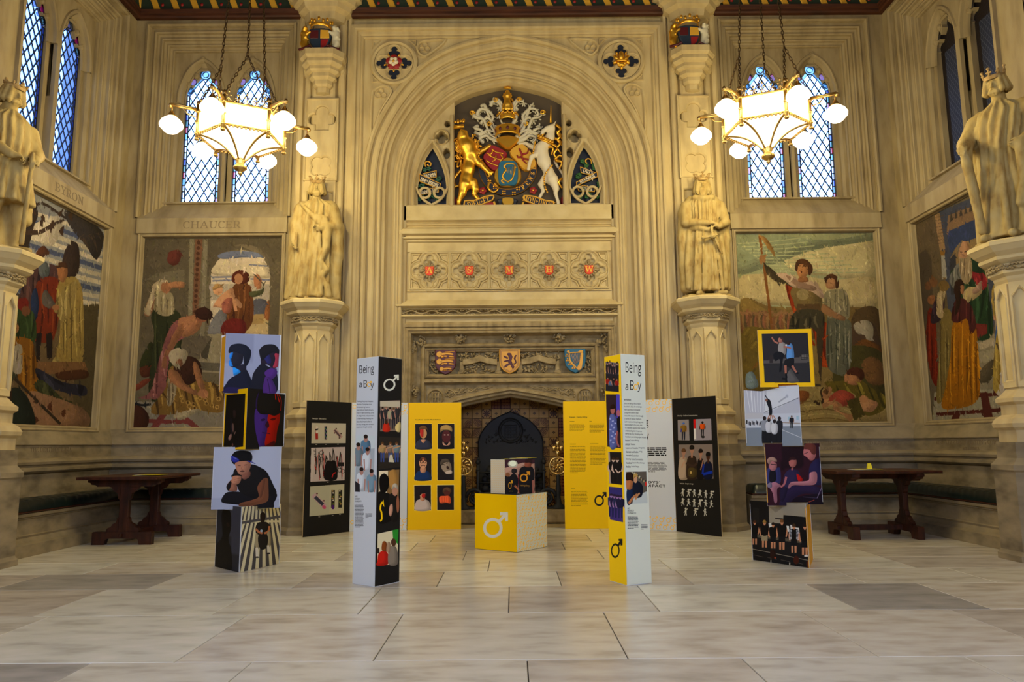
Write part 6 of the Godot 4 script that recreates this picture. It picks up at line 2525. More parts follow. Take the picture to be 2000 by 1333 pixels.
func pointing_king():
	# robed king turned into the hall, a scroll in the forward hand, the other hand holding his cloak
	var f := Flesh.new()
	f.robe([[.03,0,.0,.3,.3], [.3,0,.0,.27,.26], [.7,0,.02,.235,.22], [1.0,0,.04,.22,.2], [1.25,.0,.03,.25,.19], [1.42,0,.0,.24,.16], [1.54,0,.0,.1,.09]], 10.0, 0.042, 0.2, 0.7, 0.8)
	f.cap(Vector3(0,1.45,-.01), Vector3(.0,1.62,.03), 0.078, 0.064, 0.04)
	# cloak
	f.limb([Vector3(.2,1.43,-.04), Vector3(.3,1.15,-.04), Vector3(.31,.7,-.06), Vector3(.32,.2,-.06)], [.1,.1,.09,.1], 0.04)
	f.limb([Vector3(-.2,1.43,-.04), Vector3(-.29,1.15,-.06), Vector3(-.3,.7,-.1), Vector3(-.3,.1,-.1)], [.1,.1,.09,.1], 0.04)
	f.limb([Vector3(0,1.4,-.13), Vector3(0,.8,-.2), Vector3(0,.08,-.22)], [.12,.18,.22], 0.05)
	for q in [[-.16,.17], [-.05,.25], [.06,.26], [.17,.2]]:
		f.limb([Vector3(q[0] * 0.7, 1.0, q[1] * 0.82), Vector3(q[0], 0.5, q[1]), Vector3(q[0] * 1.25, 0.06, q[1] * 1.12)], [.022,.03,.036], 0.018)
	# forward arm: elbow out, forearm lowered, hand round a roll that hangs with a long fold
	f.limb([Vector3(-.25,1.38,.02), Vector3(-.3,1.14,.16), Vector3(-.22,1.03,.42)], [.095,.085,.05], 0.03)
	hand(f, Vector3(-.22,1.03,.42), Vector3(.1,-.5,.8), Vector3(.2,-.8,-.4), 0.9)
	f.limb([Vector3(-.2,1.0,.46), Vector3(-.19,.82,.42), Vector3(-.18,.45,.34), Vector3(-.16,.12,.3)], [.034,.05,.045,.04], 0.015)
	f.limb([Vector3(-.26,1.08,.25), Vector3(-.24,.85,.3), Vector3(-.2,.55,.28)], [.06,.045,.04], 0.02)
	# near arm bent, hand closed on the cloak at the hip
	f.limb([Vector3(.26,1.38,.0), Vector3(.36,1.12,.02), Vector3(.25,.99,.2)], [.1,.09,.055], 0.03)
	hand(f, Vector3(.25,.99,.2), Vector3(-.5,-.4,.7), Vector3(-.6,.2,-.4), 1.0, -1.0)
	f.limb([Vector3(.24,.95,.22), Vector3(.24,.6,.22), Vector3(.2,.35,.24)], [.06,.05,.05], 0.025)
	for x in [-.1,.12]:
		f.cap(Vector3(x, 0.04, 0.2), Vector3(x * 1.2, 0.03, 0.36), 0.045, 0.042, 0.02)
	var h := Flesh.new()
	var c := Vector3(.0,1.73,.06)
	h.cap(Vector3(0,1.5,.0), Vector3(.0,1.66,.04), 0.068, 0.06, 0.03)
	var b: Basis = king_head(h, c, 0.0, 0.2, 0.0, 0.02)
	var o := statue("stone statue of a robed crowned king facing left, at the right side wall", Vector3(5.38,3.285,-7.72), -1.0, f, h, c)
	o.scale = Vector3.ONE * 1.03
	crown(o, c, b)

# ---------------------------------------------------------------- chandeliers
func build_chandeliers():
	var o := chandelier("gilt hexagonal chandelier with white glass hanging before the CHAUCER window")
	place_lamp(o, Vector3(-3.27,4.88,-8.6), 0.463, LAMP, true)
	var b := dup(o, Vector3.ZERO, 0.0, "gilt hexagonal chandelier with white glass hanging before the window with mottled dark stone above")
	place_lamp(b, Vector3(3.12,4.97,-8.6), 0.463 + 0.18, LAMP, true)
	# two more of the same row hang behind the viewer
	for k in 2:
		var c := dup(o, Vector3.ZERO, 0.0, "gilt hexagonal chandelier of the pair hanging behind the viewer, %s one" % ("left" if k == 0 else "right"))
		place_lamp(c, Vector3(-3.2 if k == 0 else 3.15, 4.9, 1.2), 0.4, REAR, false)

func place_lamp(o: Node3D, at: Vector3, turn: float, power: float, warm: bool):
	o.position = at
	o.rotation.y = turn
	for k in 6:
		var a := TAU * k / 6.0 + turn
		var l := OmniLight3D.new()
		l.name = "globe_light"
		l.light_color = K(1.0,.93,.69) if warm else K(1.0,.94,.82)
		l.light_energy = power
		l.omni_range = 40.0
		l.omni_attenuation = 2.0
		l.light_size = 0.08
		l.shadow_enabled = true
		add_child(l, true)
		l.position = at + Vector3(cos(a) * 0.78, 0.08, -sin(a) * 0.78)

func chandelier(label: String) -> Node3D:
	var o := thing("chandelier", label, "chandelier", Vector3.ZERO, 0.0, "")
	var opal := std(K(.9,.88,.82), 0.4)
	opal.emission_enabled = true
	opal.emission = K(1.0,.93,.80)
	opal.emission_energy_multiplier = 1.9
	var bulb := opal.duplicate()
	bulb.emission_energy_multiplier = 3.2
	var R := 0.5
	var gold: Material = M.brass
	for k in 6:
		var a0 := TAU * k / 6.0
		var a1 := TAU * (k + 1) / 6.0
		var p0 := Vector3(cos(a0), 0, -sin(a0))
		var p1 := Vector3(cos(a1), 0, -sin(a1))
		# glass: an upright pane, and below it one that curves in to the pendant
		var s := mesh()
		quad(s, p0 * (R - 0.01) + Vector3(0,.0,0), p1 * (R - 0.01), p1 * (R - 0.01) + Vector3(0,.27,0), p0 * (R - 0.01) + Vector3(0,.27,0))
		put("glass_pane", s, opal, o)
		s = mesh(1)
		var curve := P(".49 .0 .37 -.02 .26 -.06 .17 -.12 .1 -.19 .05 -.25")
		for j in curve.size() - 1:
			quad(s, p0 * curve[j].x + Vector3(0, curve[j].y, 0), p0 * curve[j + 1].x + Vector3(0, curve[j + 1].y, 0), p1 * curve[j + 1].x + Vector3(0, curve[j + 1].y, 0), p1 * curve[j].x + Vector3(0, curve[j].y, 0))
		put("glass_bowl_pane", s, opal, o)
		# gilt frame: post, rails, curved rib, crest
		s = mesh()
		rod(s, p0 * R + Vector3(0,-.07,0), p0 * R + Vector3(0,.36,0), 0.022, 6)
		for y in [-.07,.0,.13,.27]:
			ball(s, p0 * R + Vector3(0, y, 0), Vector3(.032,.02,.032), 8)
		ball(s, p0 * R + Vector3(0,.37,0), Vector3(.024,.045,.024), 8)
		put("post", s, gold, o)
		s = mesh()
		rod(s, p0 * R + Vector3(0,.27,0), p1 * R + Vector3(0,.27,0), 0.014, 6)
		put("top_rail", s, gold, o)
		s = mesh()
		rod(s, p0 * R, p1 * R, 0.014, 6)
		for i in 11:
			var q := p0.lerp(p1, (i + 0.5) / 11.0) * R
			ball(s, q + Vector3(0,-.015,0), Vector3(.016,.016,.016), 6)
		put("beaded_rail", s, gold, o)
		s = mesh()
		var rib := PackedVector3Array()
		for q in spline2(curve, 3):
			rib.append(p0 * (q.x + 0.008) + Vector3(0, q.y, 0))
		tube(s, rib, 0.016, 6, 0.012)
		put("rib", s, gold, o)
		s = mesh()
		for i in 5:
			var q := p0.lerp(p1, (i + 0.5) / 5.0) * R
			var h := 0.09 + (0.035 if i % 2 == 0 else 0.0)
			rod(s, q + Vector3(0,.27,0), q + Vector3(0, 0.27 + h, 0), 0.006, 5)
			ball(s, q + Vector3(0, 0.28 + h, 0), Vector3(.014,.022,.014), 6)
			var side := (p1 - p0).normalized()
			for sg in [-1.0,1.0]:
				ball(s, q + side * sg * 0.022 + Vector3(0, 0.26 + h * 0.8, 0), Vector3(.012,.012,.012), 6)
			tube(s, PackedVector3Array([q - side * 0.04 + Vector3(0,.28,0), q + Vector3(0,.33,0), q + side * 0.04 + Vector3(0,.28,0)]), 0.006, 5)
		put("crest", s, gold, o)
		# arm with its hanging globe
		s = mesh()
		rod(s, p0 * R + Vector3(0,.29,0), p0 * 0.8 + Vector3(0,.30,0), 0.016, 6)
		rod(s, p0 * R + Vector3(0,.31,0), p0 * 0.8 + Vector3(0,.315,0), 0.012, 6)
		tube(s, PackedVector3Array([p0 * 0.52 + Vector3(0,.2,0), p0 * 0.6 + Vector3(0,.22,0), p0 * 0.66 + Vector3(0,.28,0)]), 0.008, 5)
		ball(s, p0 * 0.8 + Vector3(0,.29,0), Vector3(.025,.03,.025), 8)
		rod(s, p0 * 0.78 + Vector3(0,.3,0), p0 * 0.78 + Vector3(0,.19,0), 0.009, 6)
		turned_body(s, P(".012 .23 .03 .2 .05 .17 .06 .155 .0 .15"), 12, p0 * 0.78)
		put("arm", s, gold, o)
		s = mesh()
		turned_body(s, P(".045 .16 .07 .14 .11 .105 .132 .065 .13 .03 .1 .0 .085 -.02 .06 -.04 .03 -.05 .0 -.055"), 16, p0 * 0.78)
		put("globe", s, bulb, o)
	var s := mesh()
	turned_body(s, P(".055 -.23 .06 -.265 .045 -.29 .05 -.31 .08 -.33 .08 -.355 .05 -.38 .02 -.39 .028 -.41 .015 -.43 .0 -.45"), 16)
	put("pendant", s, gold, o)
	s = mesh()
	turned_body(s, P(".0 .05 .46 .05 .46 .06 .0 .06"), 6)
	put("top_plate", s, gold, o)
	# chains: a link every 50 mm; each of three hangers forks to two corners
	for k in 3:
		s = mesh()
		var a := TAU * (k * 2 + 0.5) / 6.0
		var top := Vector3(cos(a) * 0.13, 3.7, -sin(a) * 0.13)
		var fork := Vector3(cos(a) * 0.3, 0.95, -sin(a) * 0.3)
		chain(s, top, fork)
		for j in 2:
			var b := TAU * (k * 2 + j) / 6.0
			chain(s, fork, Vector3(cos(b) * R, 0.36, -sin(b) * R))
		put("chain", s, M.chain_metal, o)
	return o

func chain(s: SurfaceTool, a: Vector3, b: Vector3):
	var n := int(a.distance_to(b) / 0.05)
	var d := (b - a).normalized()
	var side := d.cross(Vector3(.3,.1,1)).normalized()
	for i in n:
		var c := a.lerp(b, (i + 0.5) / n)
		var w := side.rotated(d, PI / 2 * (i % 2))
		var link := PackedVector3Array()
		for k in 8:
			var t := TAU * k / 8
			link.append(c + d * sin(t) * 0.034 + w * cos(t) * 0.014)
		tube(s, link, 0.0055, 4, -1.0, true)

# ---------------------------------------------------------------- stone benches with leather cushions, tables
func build_furniture():
	var tb := Transform3D(Basis.IDENTITY, Vector3(0, 0, ZB))
	var tl := Transform3D(Basis(Vector3(0,0,-1), Vector3(0,1,0), Vector3(1,0,0)), Vector3(-XW, 0, 0))
	var tr := Transform3D(Basis(Vector3(0,0,1), Vector3(0,1,0), Vector3(-1,0,0)), Vector3(XW, 0, 0))
	bench(tb, -5.42, -3.36, "stone bench along the end wall beneath the CHAUCER mural", "dark green buttoned cushion on the end-wall bench left of the arch")
	bench(tb, 3.3, 5.42, "stone bench along the end wall beneath the mural of the knight", "dark green buttoned cushion on the end-wall bench right of the arch")
	bench(tl, 8.2, 10.94, "stone bench along the left side wall", "dark green buttoned cushion on the left side-wall bench")
	bench(tr, -10.94, -8.2, "stone bench along the right side wall", "dark green buttoned cushion on the right side-wall bench")
	var a := table("dark oak trestle table standing end-on in the left corner", Vector3(-4.87,0,-9.9), PI / 2)
	var b := dup(a, Vector3(4.6,0,-9.7), 0.0, "dark oak trestle table standing broadside in the right corner")
	# papers
	for k in 3:
		var l := thing("leaflet", ["yellow leaflet lying under the others on the left oak table", "white leaflet with yellow edge on the left oak table", "yellow leaflet on top on the left oak table"][k], "leaflet", Vector3(-4.72 + k * 0.05, 0.842 + k * 0.004, -9.72 + k * 0.03), 0.2 - k * 0.25, "leaflets on the left table")
		var s := mesh()
		box(s, Vector3.ZERO, Vector3(.3,.003,.2))
		put("sheet", s, [M.paper_yellow, M.board_white, M.paper_yellow][k], l)
	for k in 3:
		var l := thing("leaflet", ["pale leaflet lying flat on the right oak table", "yellow leaflet lying across another on the right oak table", "folded yellow leaflet standing on the right oak table"][k], "leaflet", Vector3(4.5 + k * 0.04, 0.842 + k * 0.004, -9.68), 0.15 - k * 0.2, "leaflets on the right table")
		var s := mesh()
		if k < 2:
			box(s, Vector3.ZERO, Vector3(.32,.003,.2))
		else:
			quad(s, Vector3(-.03,0,.04), Vector3(.03,0,.04), Vector3(.02,.07,0), Vector3(-.02,.07,0))
			quad(s, Vector3(-.03,0,-.04), Vector3(.03,0,-.04), Vector3(.02,.07,0), Vector3(-.02,.07,0))
		put("sheet", s, [M.board_white, M.paper_yellow, M.paper_yellow][k], l)

func bench(t: Transform3D, u0: float, u1: float, label: String, soft: String):
	var o := thing("stone_bench", label, "bench", Vector3.ZERO)
	X = t
	var s := mesh()
	bar(s, P(".0 .51 .13 .5 .15 .46 .2 .43 .225 .44 .235 .42 .40 .42 .41 .44 .42 .43 .435 .46 .47 .47 .475 .06 .0 .06"), u0, u1)
	put("seat_block", s, M.stone_low, o)
	s = mesh()
	box(s, Vector3((u0 + u1) / 2, 0.487, 0.28), Vector3(u1 - u0 - 0.02, 0.02, 0.4), 0.006)
	put("seat_board", s, M.oak, o)
	X = Transform3D.IDENTITY
	var c := thing("bench_cushion", soft, "cushion", t * Vector3((u0 + u1) / 2, 0.498, 0.28))
	X = Transform3D(t.basis, Vector3.ZERO)
	# a buttoned top over rounded sides
	var n := int((u1 - u0) / 0.03)
	var m := 13
	var rows := []
	for j in m + 1:
		var row := PackedVector3Array()
		for i in n + 1:
			var u := lerpf(-0.5, 0.5, float(i) / n) * (u1 - u0 - 0.04)
			var v := lerpf(-0.2, 0.2, float(j) / m)
			var e := minf(1.0, minf(float(j), float(m - j)) / 2.0)
			var ee := minf(1.0, minf(float(i), float(n - i)) / 2.0)
			var h := 0.125 * sqrt(1.0 - pow(1.0 - e, 2)) * sqrt(1.0 - pow(1.0 - ee, 2))
			h -= 0.022 * pow(maxf(0.0, cos(u * TAU / 0.24) * cos(v * TAU / 0.26)), 5.0) * e
			h -= 0.006 * pow(absf(cos(u * PI / 0.24)), 8.0) * e
			row.append(Vector3(u, maxf(h, 0.0), v))
		rows.append(row)
	s = mesh(1)
	for j in m:
		for i in n:
			quad(s, rows[j][i], rows[j + 1][i], rows[j + 1][i + 1], rows[j][i + 1])
	put("leather_top", s, M.leather, c)
	s = mesh()
	for i in range(1, int((u1 - u0) / 0.24)):
		for v in [-.13,.0,.13]:
			var u := -(u1 - u0 - 0.04) / 2 + i * 0.24
			u = round(u / 0.24) * 0.24
			ball(s, Vector3(u, 0.107 if v == 0.0 else 0.112, v), Vector3(.009,.006,.009), 6)
	put("button", s, M.leather, c).set_meta("kind", "stuff")
	X = Transform3D.IDENTITY

func table(label: String, at: Vector3, turn: float) -> Node3D:
	# long axis along x
	var o := thing("trestle_table", label, "table", at, turn, "")
	var s := mesh()
	box(s, Vector3(0,.82,0), Vector3(1.7 if turn == 0.0 else 1.3, 0.035, 1.0), 0.01)
	put("tabletop", s, M.oak, o)
	for sg in [-1.0,1.0]:
		X = Transform3D(Basis(Vector3.UP, PI / 2), Vector3(sg * 0.395, 0, 0))
		s = mesh()
		var foot := PackedVector2Array()
		for q in P(".0 .075 .17 .075 .2 .065 .21 .04 .22 .0 .37 .0 .37 .14 .36 .155 .0 .155"):
			foot.append(q)
		var half := mirrored(foot, 0.0)
		foot.append_array(half)
		ext(s, Geometry2D.merge_polygons(P("-.37 .0 -.22 .0 -.21 .04 -.2 .065 -.17 .075 .17 .075 .2 .065 .21 .04 .22 .0 .37 .0 .37 .14 .36 .155 -.36 .155 -.37 .14"), P("-.1 .075 .1 .075 .1 .15 -.1 .15"))[0], -0.045, 0.045, 0.008, true)
		put("foot", s, M.oak, o)
		s = mesh()
		box(s, Vector3(0,.45,0), Vector3(.12,.62,.07), 0.012)
		put("post", s, M.oak, o)
		for q in [-1.0,1.0]:
			s = mesh()
			var br := PackedVector2Array()
			for v in spline2(P(".055 .155 .2 .155 .19 .2 .15 .215 .13 .25 .09 .27 .075 .32 .055 .34"), 2):
				br.append(Vector2(v.x * q, v.y))
			ext(s, br, -0.03, 0.03, 0.006, true)
			put("bracket", s, M.oak, o)
			s = mesh()
			br = PackedVector2Array()
			for v in spline2(P(".055 .76 .23 .76 .22 .715 .17 .7 .14 .655 .09 .63 .08 .57 .055 .54"), 2):
				br.append(Vector2(v.x * q, v.y))
			ext(s, br, -0.03, 0.03, 0.006, true)
			put("bracket", s, M.oak, o)
		s = mesh()
		ext(s, P("-.46 .8 -.46 .765 -.43 .76 -.41 .735 -.36 .73 -.34 .71 .34 .71 .36 .73 .41 .735 .43 .76 .46 .765 .46 .8"), -0.05, 0.05, 0.006, true)
		put("bearer", s, M.oak, o)
		X = Transform3D(Basis.IDENTITY, Vector3(sg * 0.46, 0.115, 0))
		s = mesh()
		box(s, Vector3.ZERO, Vector3(.05,.05,.03), 0.006)
		put("wedge", s, M.oak, o)
	X = Transform3D.IDENTITY
	s = mesh()
	box(s, Vector3(0,.115,0), Vector3(.86,.07,.035), 0.006)
	put("stretcher", s, M.oak, o)
	s = mesh()
	box(s, Vector3(0,.76,0), Vector3(.8,.08,.03), 0.005)
	put("rail", s, M.oak, o)
	return o

# ---------------------------------------------------------------- the exhibition of printed boards
const GAIN := Color(1.55,1.52,1.42)
const YEL := Color(.87,.66,.02)
const INK := Color(.09,.085,.08)
const PAPER := Color(.67,.68,.68)

func T(text: String, bold := false) -> TextMesh:
	return text_shape(text, 1.0, "Droid Sans", 700 if bold else 400, 0.01)

func board(a: Vector2, b: Vector2, y0: float, y1: float, thick: float) -> ArrayMesh:
	# an upright board on the line a-b (x, z)
	var s := mesh()
	var d := (b - a).normalized()
	X = Transform3D(Basis(Vector3(d.x, 0, d.y), Vector3.UP, Vector3(-d.y, 0, d.x)), Vector3(a.x, 0, a.y))
	box(s, Vector3(a.distance_to(b) / 2, (y0 + y1) / 2, -thick / 2), Vector3(a.distance_to(b), y1 - y0, thick), 0.001)
	X = Transform3D.IDENTITY
	s.generate_normals()
	return s.commit()

func sheet(a: Vector2, b: Vector2, poly: PackedVector2Array, w: float, h: float) -> ArrayMesh:
	# a print on the line a-b (x, z): poly in board units (0..1 across, 0..1 up), held 1 mm off the board
	var s := SurfaceTool.new()
	s.begin(Mesh.PRIMITIVE_TRIANGLES)
	s.set_smooth_group(-1)
	var d := (b - a).normalized()
	var n := Vector2(-d.y, d.x) * 0.001
	var t := Geometry2D.triangulate_polygon(poly)
	for i in t:
		var q := poly[i]
		var p := a + (b - a) * q.x + n
		s.set_uv(Vector2(q.x, 1.0 - q.y))
		s.add_vertex(Vector3(p.x, w + (h - w) * q.y, p.y))
	s.generate_normals()
	return s.commit()

func build_exhibition():
	columns()
	screens()
	cubes()
	stack_left()
	stack_right()

func being_a_boy(p: Pic, x0: float, y0: float, k: float, slope: float, ink := INK):
	# two lines of lettering; the o is a ring with an arrow
	var u := k
	p.fit(T("Being"), x0, y0, x0 + 84 * u, y0 + 58 * u, ink, slope)
	p.fit(T("a"), x0 - 2 * u, y0 + 96 * u, x0 + 14 * u, y0 + 121 * u, ink, slope)
	p.fit(T("B"), x0 + 24 * u, y0 + 80 * u, x0 + 44 * u, y0 + 121 * u, ink, slope)
	p.fit(T("y"), x0 + 64 * u, y0 + 94 * u, x0 + 84 * u, y0 + 132 * u, ink, slope)
	p.mars(x0 + 54 * u, y0 + 107 * u + slope * 40 * u, 11 * u, 4 * u, K(.85,.62,.12), 0.85)

func stage(p: Pic, x0: float, y0: float, x1: float, y1: float, n: int, seed_: int, bg: Color, tops: Array, feet := 0.98):
	# a small group photograph
	p.box(x0, y0, x1, y1, bg)
	var r := RandomNumberGenerator.new()
	r.seed = seed_
	for i in n:
		var x := lerpf(x0, x1, (i + 0.7) / (n + 0.4))
		var h := (y1 - y0) * r.randf_range(0.62, 0.8)
		p.kid(x, lerpf(y0, y1, feet), h, tops[i % tops.size()], K(.10,.10,.13), K(.62,.44,.36), [K(.12,.08,.05), K(.35,.24,.12)][i % 2], 0.0, minf(1.0, (x1 - x0) / n / (h * 0.3)))

func columns():
	# left column, drawn in the units of a close view of it
	var wq := P("47 37 170 15 145 1298 15 1268")
	var p := Pic.new(260, 1200, wq, PAPER, GAIN)
	being_a_boy(p, 60, 72, 0.98, -0.13)
	var lines := ["The Being a Boy project champions", "the voices of young men across", "Dorset, exploring themes of", "masculinity and identity through a", "range of creative workshops, across", "art, design, media, and performance.", "In these workshops, the young men", "share what it means to them to", "be a boy, sharing their stories and", "experiences through creativity."]
	for i in lines.size():
		var wdt: float = 98.0 * lines[i].length() / 35.0
		p.fit(T(lines[i]), 45 - i * 0.3, 262 + i * 15.6, 45 + wdt, 272 + i * 15.6, INK, -0.04)
	# photograph: four boys bending down towards the viewer
	p.g("42 452 148 450 140 762 33 758", K(.55,.58,.58))
	p.g("42 452 148 450 146 520 40 530", K(.66,.69,.68))
	for q in [[95,470,1], [52,515,0], [105,540,2], [70,650,2], [128,660,3]]:
		var c: Color = [K(.38,.44,.46), K(.28,.40,.48), K(.70,.72,.72), K(.40,.50,.54)][q[2]]
		p.f("%f %f %f %f %f %f %f %f" % [q[0] - 26, q[1] + 14, q[0] + 24, q[1] + 12, q[0] + 20, q[1] + 95, q[0] - 22, q[1] + 95], c)
		p.oval(q[0], q[1], 11, 19, K(.58,.42,.36))
		p.oval(q[0], q[1] - 14, 12, 11, K(.13,.09,.07))
		for sg in [-1,1]:
			p.line("%f %f %f %f" % [q[0] + sg * 20, q[1] + 40, q[0] + sg * 17, q[1] + 105], 8, K(.58,.42,.36), 6)
	p.g("33 700 60 720 60 762 33 760", K(.12,.11,.12))
	for i in 3:
		p.fit(T(["ARTS", "UNIVERSITY", "BOURNEMOUTH"][i]), 32, 782 + i * 13, 32 + [14,28,36][i], 791 + i * 13, INK, 0.02)
	p.rows(30, 828, 82, 7.0, 19, 3.4, K(.25,.25,.25), 4, 0.03)
	p.rows(92, 882, 134, 7.0, 4, 3.4, K(.25,.25,.25), 5, 0.03)
	var bq := P("170 15 300 40 283 1255 145 1298")
	var b := Pic.new(260, 1200, bq, INK, GAIN)
	b.mars(230, 175, 29, 10, K(.72,.72,.65))
	stage(b, 177, 262, 290, 430, 5, 3, K(.40,.34,.28), [K(.13,.13,.14), K(.16,.15,.15), K(.55,.52,.40)], 0.92)
	b.g("177 262 290 268 290 300 177 292", K(.62,.58,.48))
	b.f("194 430 196 395 212 378 228 392 232 430", K(.66,.14,.07))
	b.oval(212, 378, 9, 14, K(.2,.12,.08))
	b.f("262 405 290 380 290 432 270 432", K(.72,.64,.40))
	# dim stage with three performers
	b.g("173 458 292 466 287 626 168 642", K(.14,.12,.10))
	b.g("180 540 288 540 286 575 178 580", K(.28,.23,.17))
	for q in [[190,.55,.45,.28], [235,.42,.36,.30], [270,.36,.42,.42]]:
		b.kid(q[0], 600, 108, Color(q[1], q[2], q[3]), K(.18,.24,.42), K(.6,.42,.3), K(.3,.2,.1))
		b.line("%f 525 %f 512" % [q[0] - 22, q[0] + 22], 7, K(.6,.45,.3))
	b.g("225 600 232 560 245 560 256 602", K(.66,.63,.52))
	# a boy seen from behind with the arrow on his back, two others facing him
	b.g("170 650 285 640 277 912 163 935", K(.42,.32,.18))
	b.g("170 650 222 648 214 780 168 770", K(.76,.70,.56))
	b.f("226 660 262 642 280 700 270 760 235 740", K(.58,.42,.2))
	b.f("163 780 200 768 240 785 246 850 240 920 163 935", K(.06,.055,.05))
	b.f("172 700 182 672 205 664 226 690 224 740 206 768 178 764", K(.05,.04,.035))
	b.f("224 800 246 770 277 790 277 912 238 918", K(.09,.08,.07))
	b.oval(260, 752, 17, 34, K(.60,.42,.32))
	b.f("244 752 246 728 262 716 276 728 276 750 262 738", K(.62,.58,.50))
	b.oval(276, 830, 8, 48, K(.50,.30,.2))
	b.f("232 840 246 832 248 870 236 900 226 880", K(.68,.50,.40))
	b.line("176 930 186 915 184 880 178 865 180 840 188 822", 9, YEL)
	b.g("178 842 196 808 200 850 190 832", YEL)
	# two visitors looking at the work
	b.g("162 1000 280 966 273 1160 158 1180", K(.72,.68,.54))
	b.g("246 975 280 966 278 1050 250 1030", K(.13,.45,.13))
	b.f("160 1150 168 1110 200 1090 222 1112 220 1165 158 1180", K(.66,.10,.06))
	b.f("186 1090 188 1050 202 1038 214 1052 212 1092", K(.45,.22,.08))
	b.f("224 1165 226 1080 250 1060 272 1080 274 1160", K(.44,.40,.34))
	b.oval(252, 1042, 14, 22, K(.25,.16,.1))
	b.f("212 1090 216 1050 228 1040 236 1060 230 1100", K(.55,.45,.35))
	b.box(160, 1080, 172, 1110, K(.15,.1,.08))
	var yq := P("37 57 120 28 150 1293 68 1262")
	var y := Pic.new(200, 1200, yq, K(.87,.67,.04), GAIN)
	stage(y, 44, 82, 112, 250, 5, 8, K(.36,.33,.36), [K(.10,.09,.11), K(.12,.10,.12)], 0.7)
	stage(y, 44, 150, 112, 250, 4, 9, K(.12,.11,.13), [K(.50,.10,.08), K(.25,.32,.42), K(.12,.1,.1)], 0.98)
	y.g("46 270 116 264 122 566 54 560", K(.17,.11,.13))
	y.g("98 264 116 264 118 400 100 400", K(.25,.22,.62))
	y.f("64 400 82 378 100 400 104 470 100 560 66 560", K(.30,.34,.55))
	for i in 12:
		y.oval(68 + (i * 13) % 32, 405 + i * 12, 4, 6, K(.55,.58,.72), i)
	y.oval(80, 356, 11, 22, K(.58,.34,.30))
	y.f("68 350 70 330 84 322 94 336 90 346", K(.14,.07,.05))
	y.f("102 410 116 390 120 470 106 470", K(.07,.06,.09))
	y.oval(109, 370, 9, 20, K(.58,.32,.36))
	y.line("104 470 100 520 112 560", 9, K(.55,.30,.30))
	y.g("58 590 124 588 128 766 64 758", K(.10,.09,.08))
	y.g("58 590 66 590 74 758 64 758", K(.60,.52,.45))
	for q in [[84,640], [104,636]]:
		y.kid(q[0], 755, 132, K(.08,.07,.07), K(.08,.07,.07), K(.70,.60,.52), K(.2,.13,.08))
		y.line("%f 680 %f 700 %f 690" % [q[0] - 10, q[0] + 4, q[0] + 16], 6, K(.72,.62,.54))
	y.g("62 776 128 782 132 966 68 950", K(.18,.15,.36))
	y.g("64 850 130 856 132 966 68 950", K(.22,.16,.38))
	for i in 4:
		y.kid(74 + i * 15.0, 935 + i * 3.0, 118, [K(.13,.14,.26), K(.10,.09,.2)][i % 2], K(.12,.12,.28), K(.52,.38,.55), K(.15,.1,.18))
	y.mars(94, 1112, 33, 10, INK, 0.55)
	var gq := P("120 28 273 45 317 1265 150 1293")
	var g := Pic.new(300, 1200, gq, K(.70,.71,.64), GAIN)
	being_a_boy(g, 152, 72, 1.2, 0.1)
	g.fit(T("Workshops", true), 141, 263, 186, 275, INK, 0.04)
	lines = ["Since the Being a Boy project", "launched in 2022, the workshops", "have supported and empowered", "young men to explore what", "masculinity means to them through", "a variety of creative mediums.", "Each creative workshop brings new", "opportunities for the young men", "to creatively express their identity,", "understanding what it means to", "them to be a boy. Workshops that", "have been part of the project include"]
	for i in lines.size():
		var wdt: float = 132.0 * lines[i].length() / 36.0
		g.fit(T(lines[i]), 141 + i * 0.5, 283 + i * 16.1, 141 + i * 0.5 + wdt, 294 + i * 16.1, INK, 0.05)
	var two := [["Empower", "Creative Writing"], ["Lift Off", "Movement"], ["Capture and Snapshot", "Photography"], ["Character and Evolve", "Acting"], ["Freestyle", "Illustration"], ["Identity", "Fashion Communication"], ["Transform", "Special Effects Makeup"], ["Reclaim", "Graphic Design"]]
	for i in two.size():
		var a: float = two[i][0].length() * 4.15
		g.fit(T(two[i][0], true), 146 + i * 0.8, 481 + i * 20, 146 + i * 0.8 + a, 491 + i * 20, INK, 0.02)
		g.fit(T(two[i][1]), 150 + i * 0.8 + a, 481 + i * 20, 150 + i * 0.8 + a + two[i][1].length() * 3.6, 491 + i * 20, INK, 0.02)
	# two young people at work over a table
	g.g("150 655 284 652 290 824 156 832", K(.30,.27,.22))
	for i in 30:
		g.oval(190 + (i * 37) % 95, 660 + (i * 23) % 60, 6, 5, [K(.62,.6,.48), K(.15,.14,.13), K(.5,.4,.25)][i % 3], i)
	g.g("200 790 286 760 290 824 190 830", K(.62,.64,.60))
	g.f("152 760 180 742 200 760 192 800 180 832 156 832", K(.08,.12,.22))
	g.f("150 740 152 670 176 662 196 690 192 730 180 752 160 752", K(.60,.36,.20))
	g.f("150 700 150 664 180 656 202 676 196 704 176 700", K(.14,.08,.05))
	g.f("192 730 210 704 240 710 262 740 250 790 205 790", K(.07,.08,.12))
	g.oval(212, 696, 12, 20, K(.66,.48,.34))
	g.f("198 690 202 668 222 664 230 684 218 680", K(.62,.48,.22))
	g.line("166 830 190 800 222 776", 16, K(.60,.38,.22), 10)
	g.line("210 806 226 782 240 770", 12, K(.62,.42,.26), 9)
	g.oval(280, 720, 5, 12, K(.7,.1,.06))
	for i in 3:
		g.fit(T(["ARTS", "UNIVERSITY", "BOURNEMOUTH"][i]), 157, 852 + i * 12.5, 157 + [17,43,57][i], 862 + i * 12.5, INK, -0.02)
	g.rows(157, 902, 232, 8.0, 9, 3.6, K(.2,.2,.2), 6, -0.02)
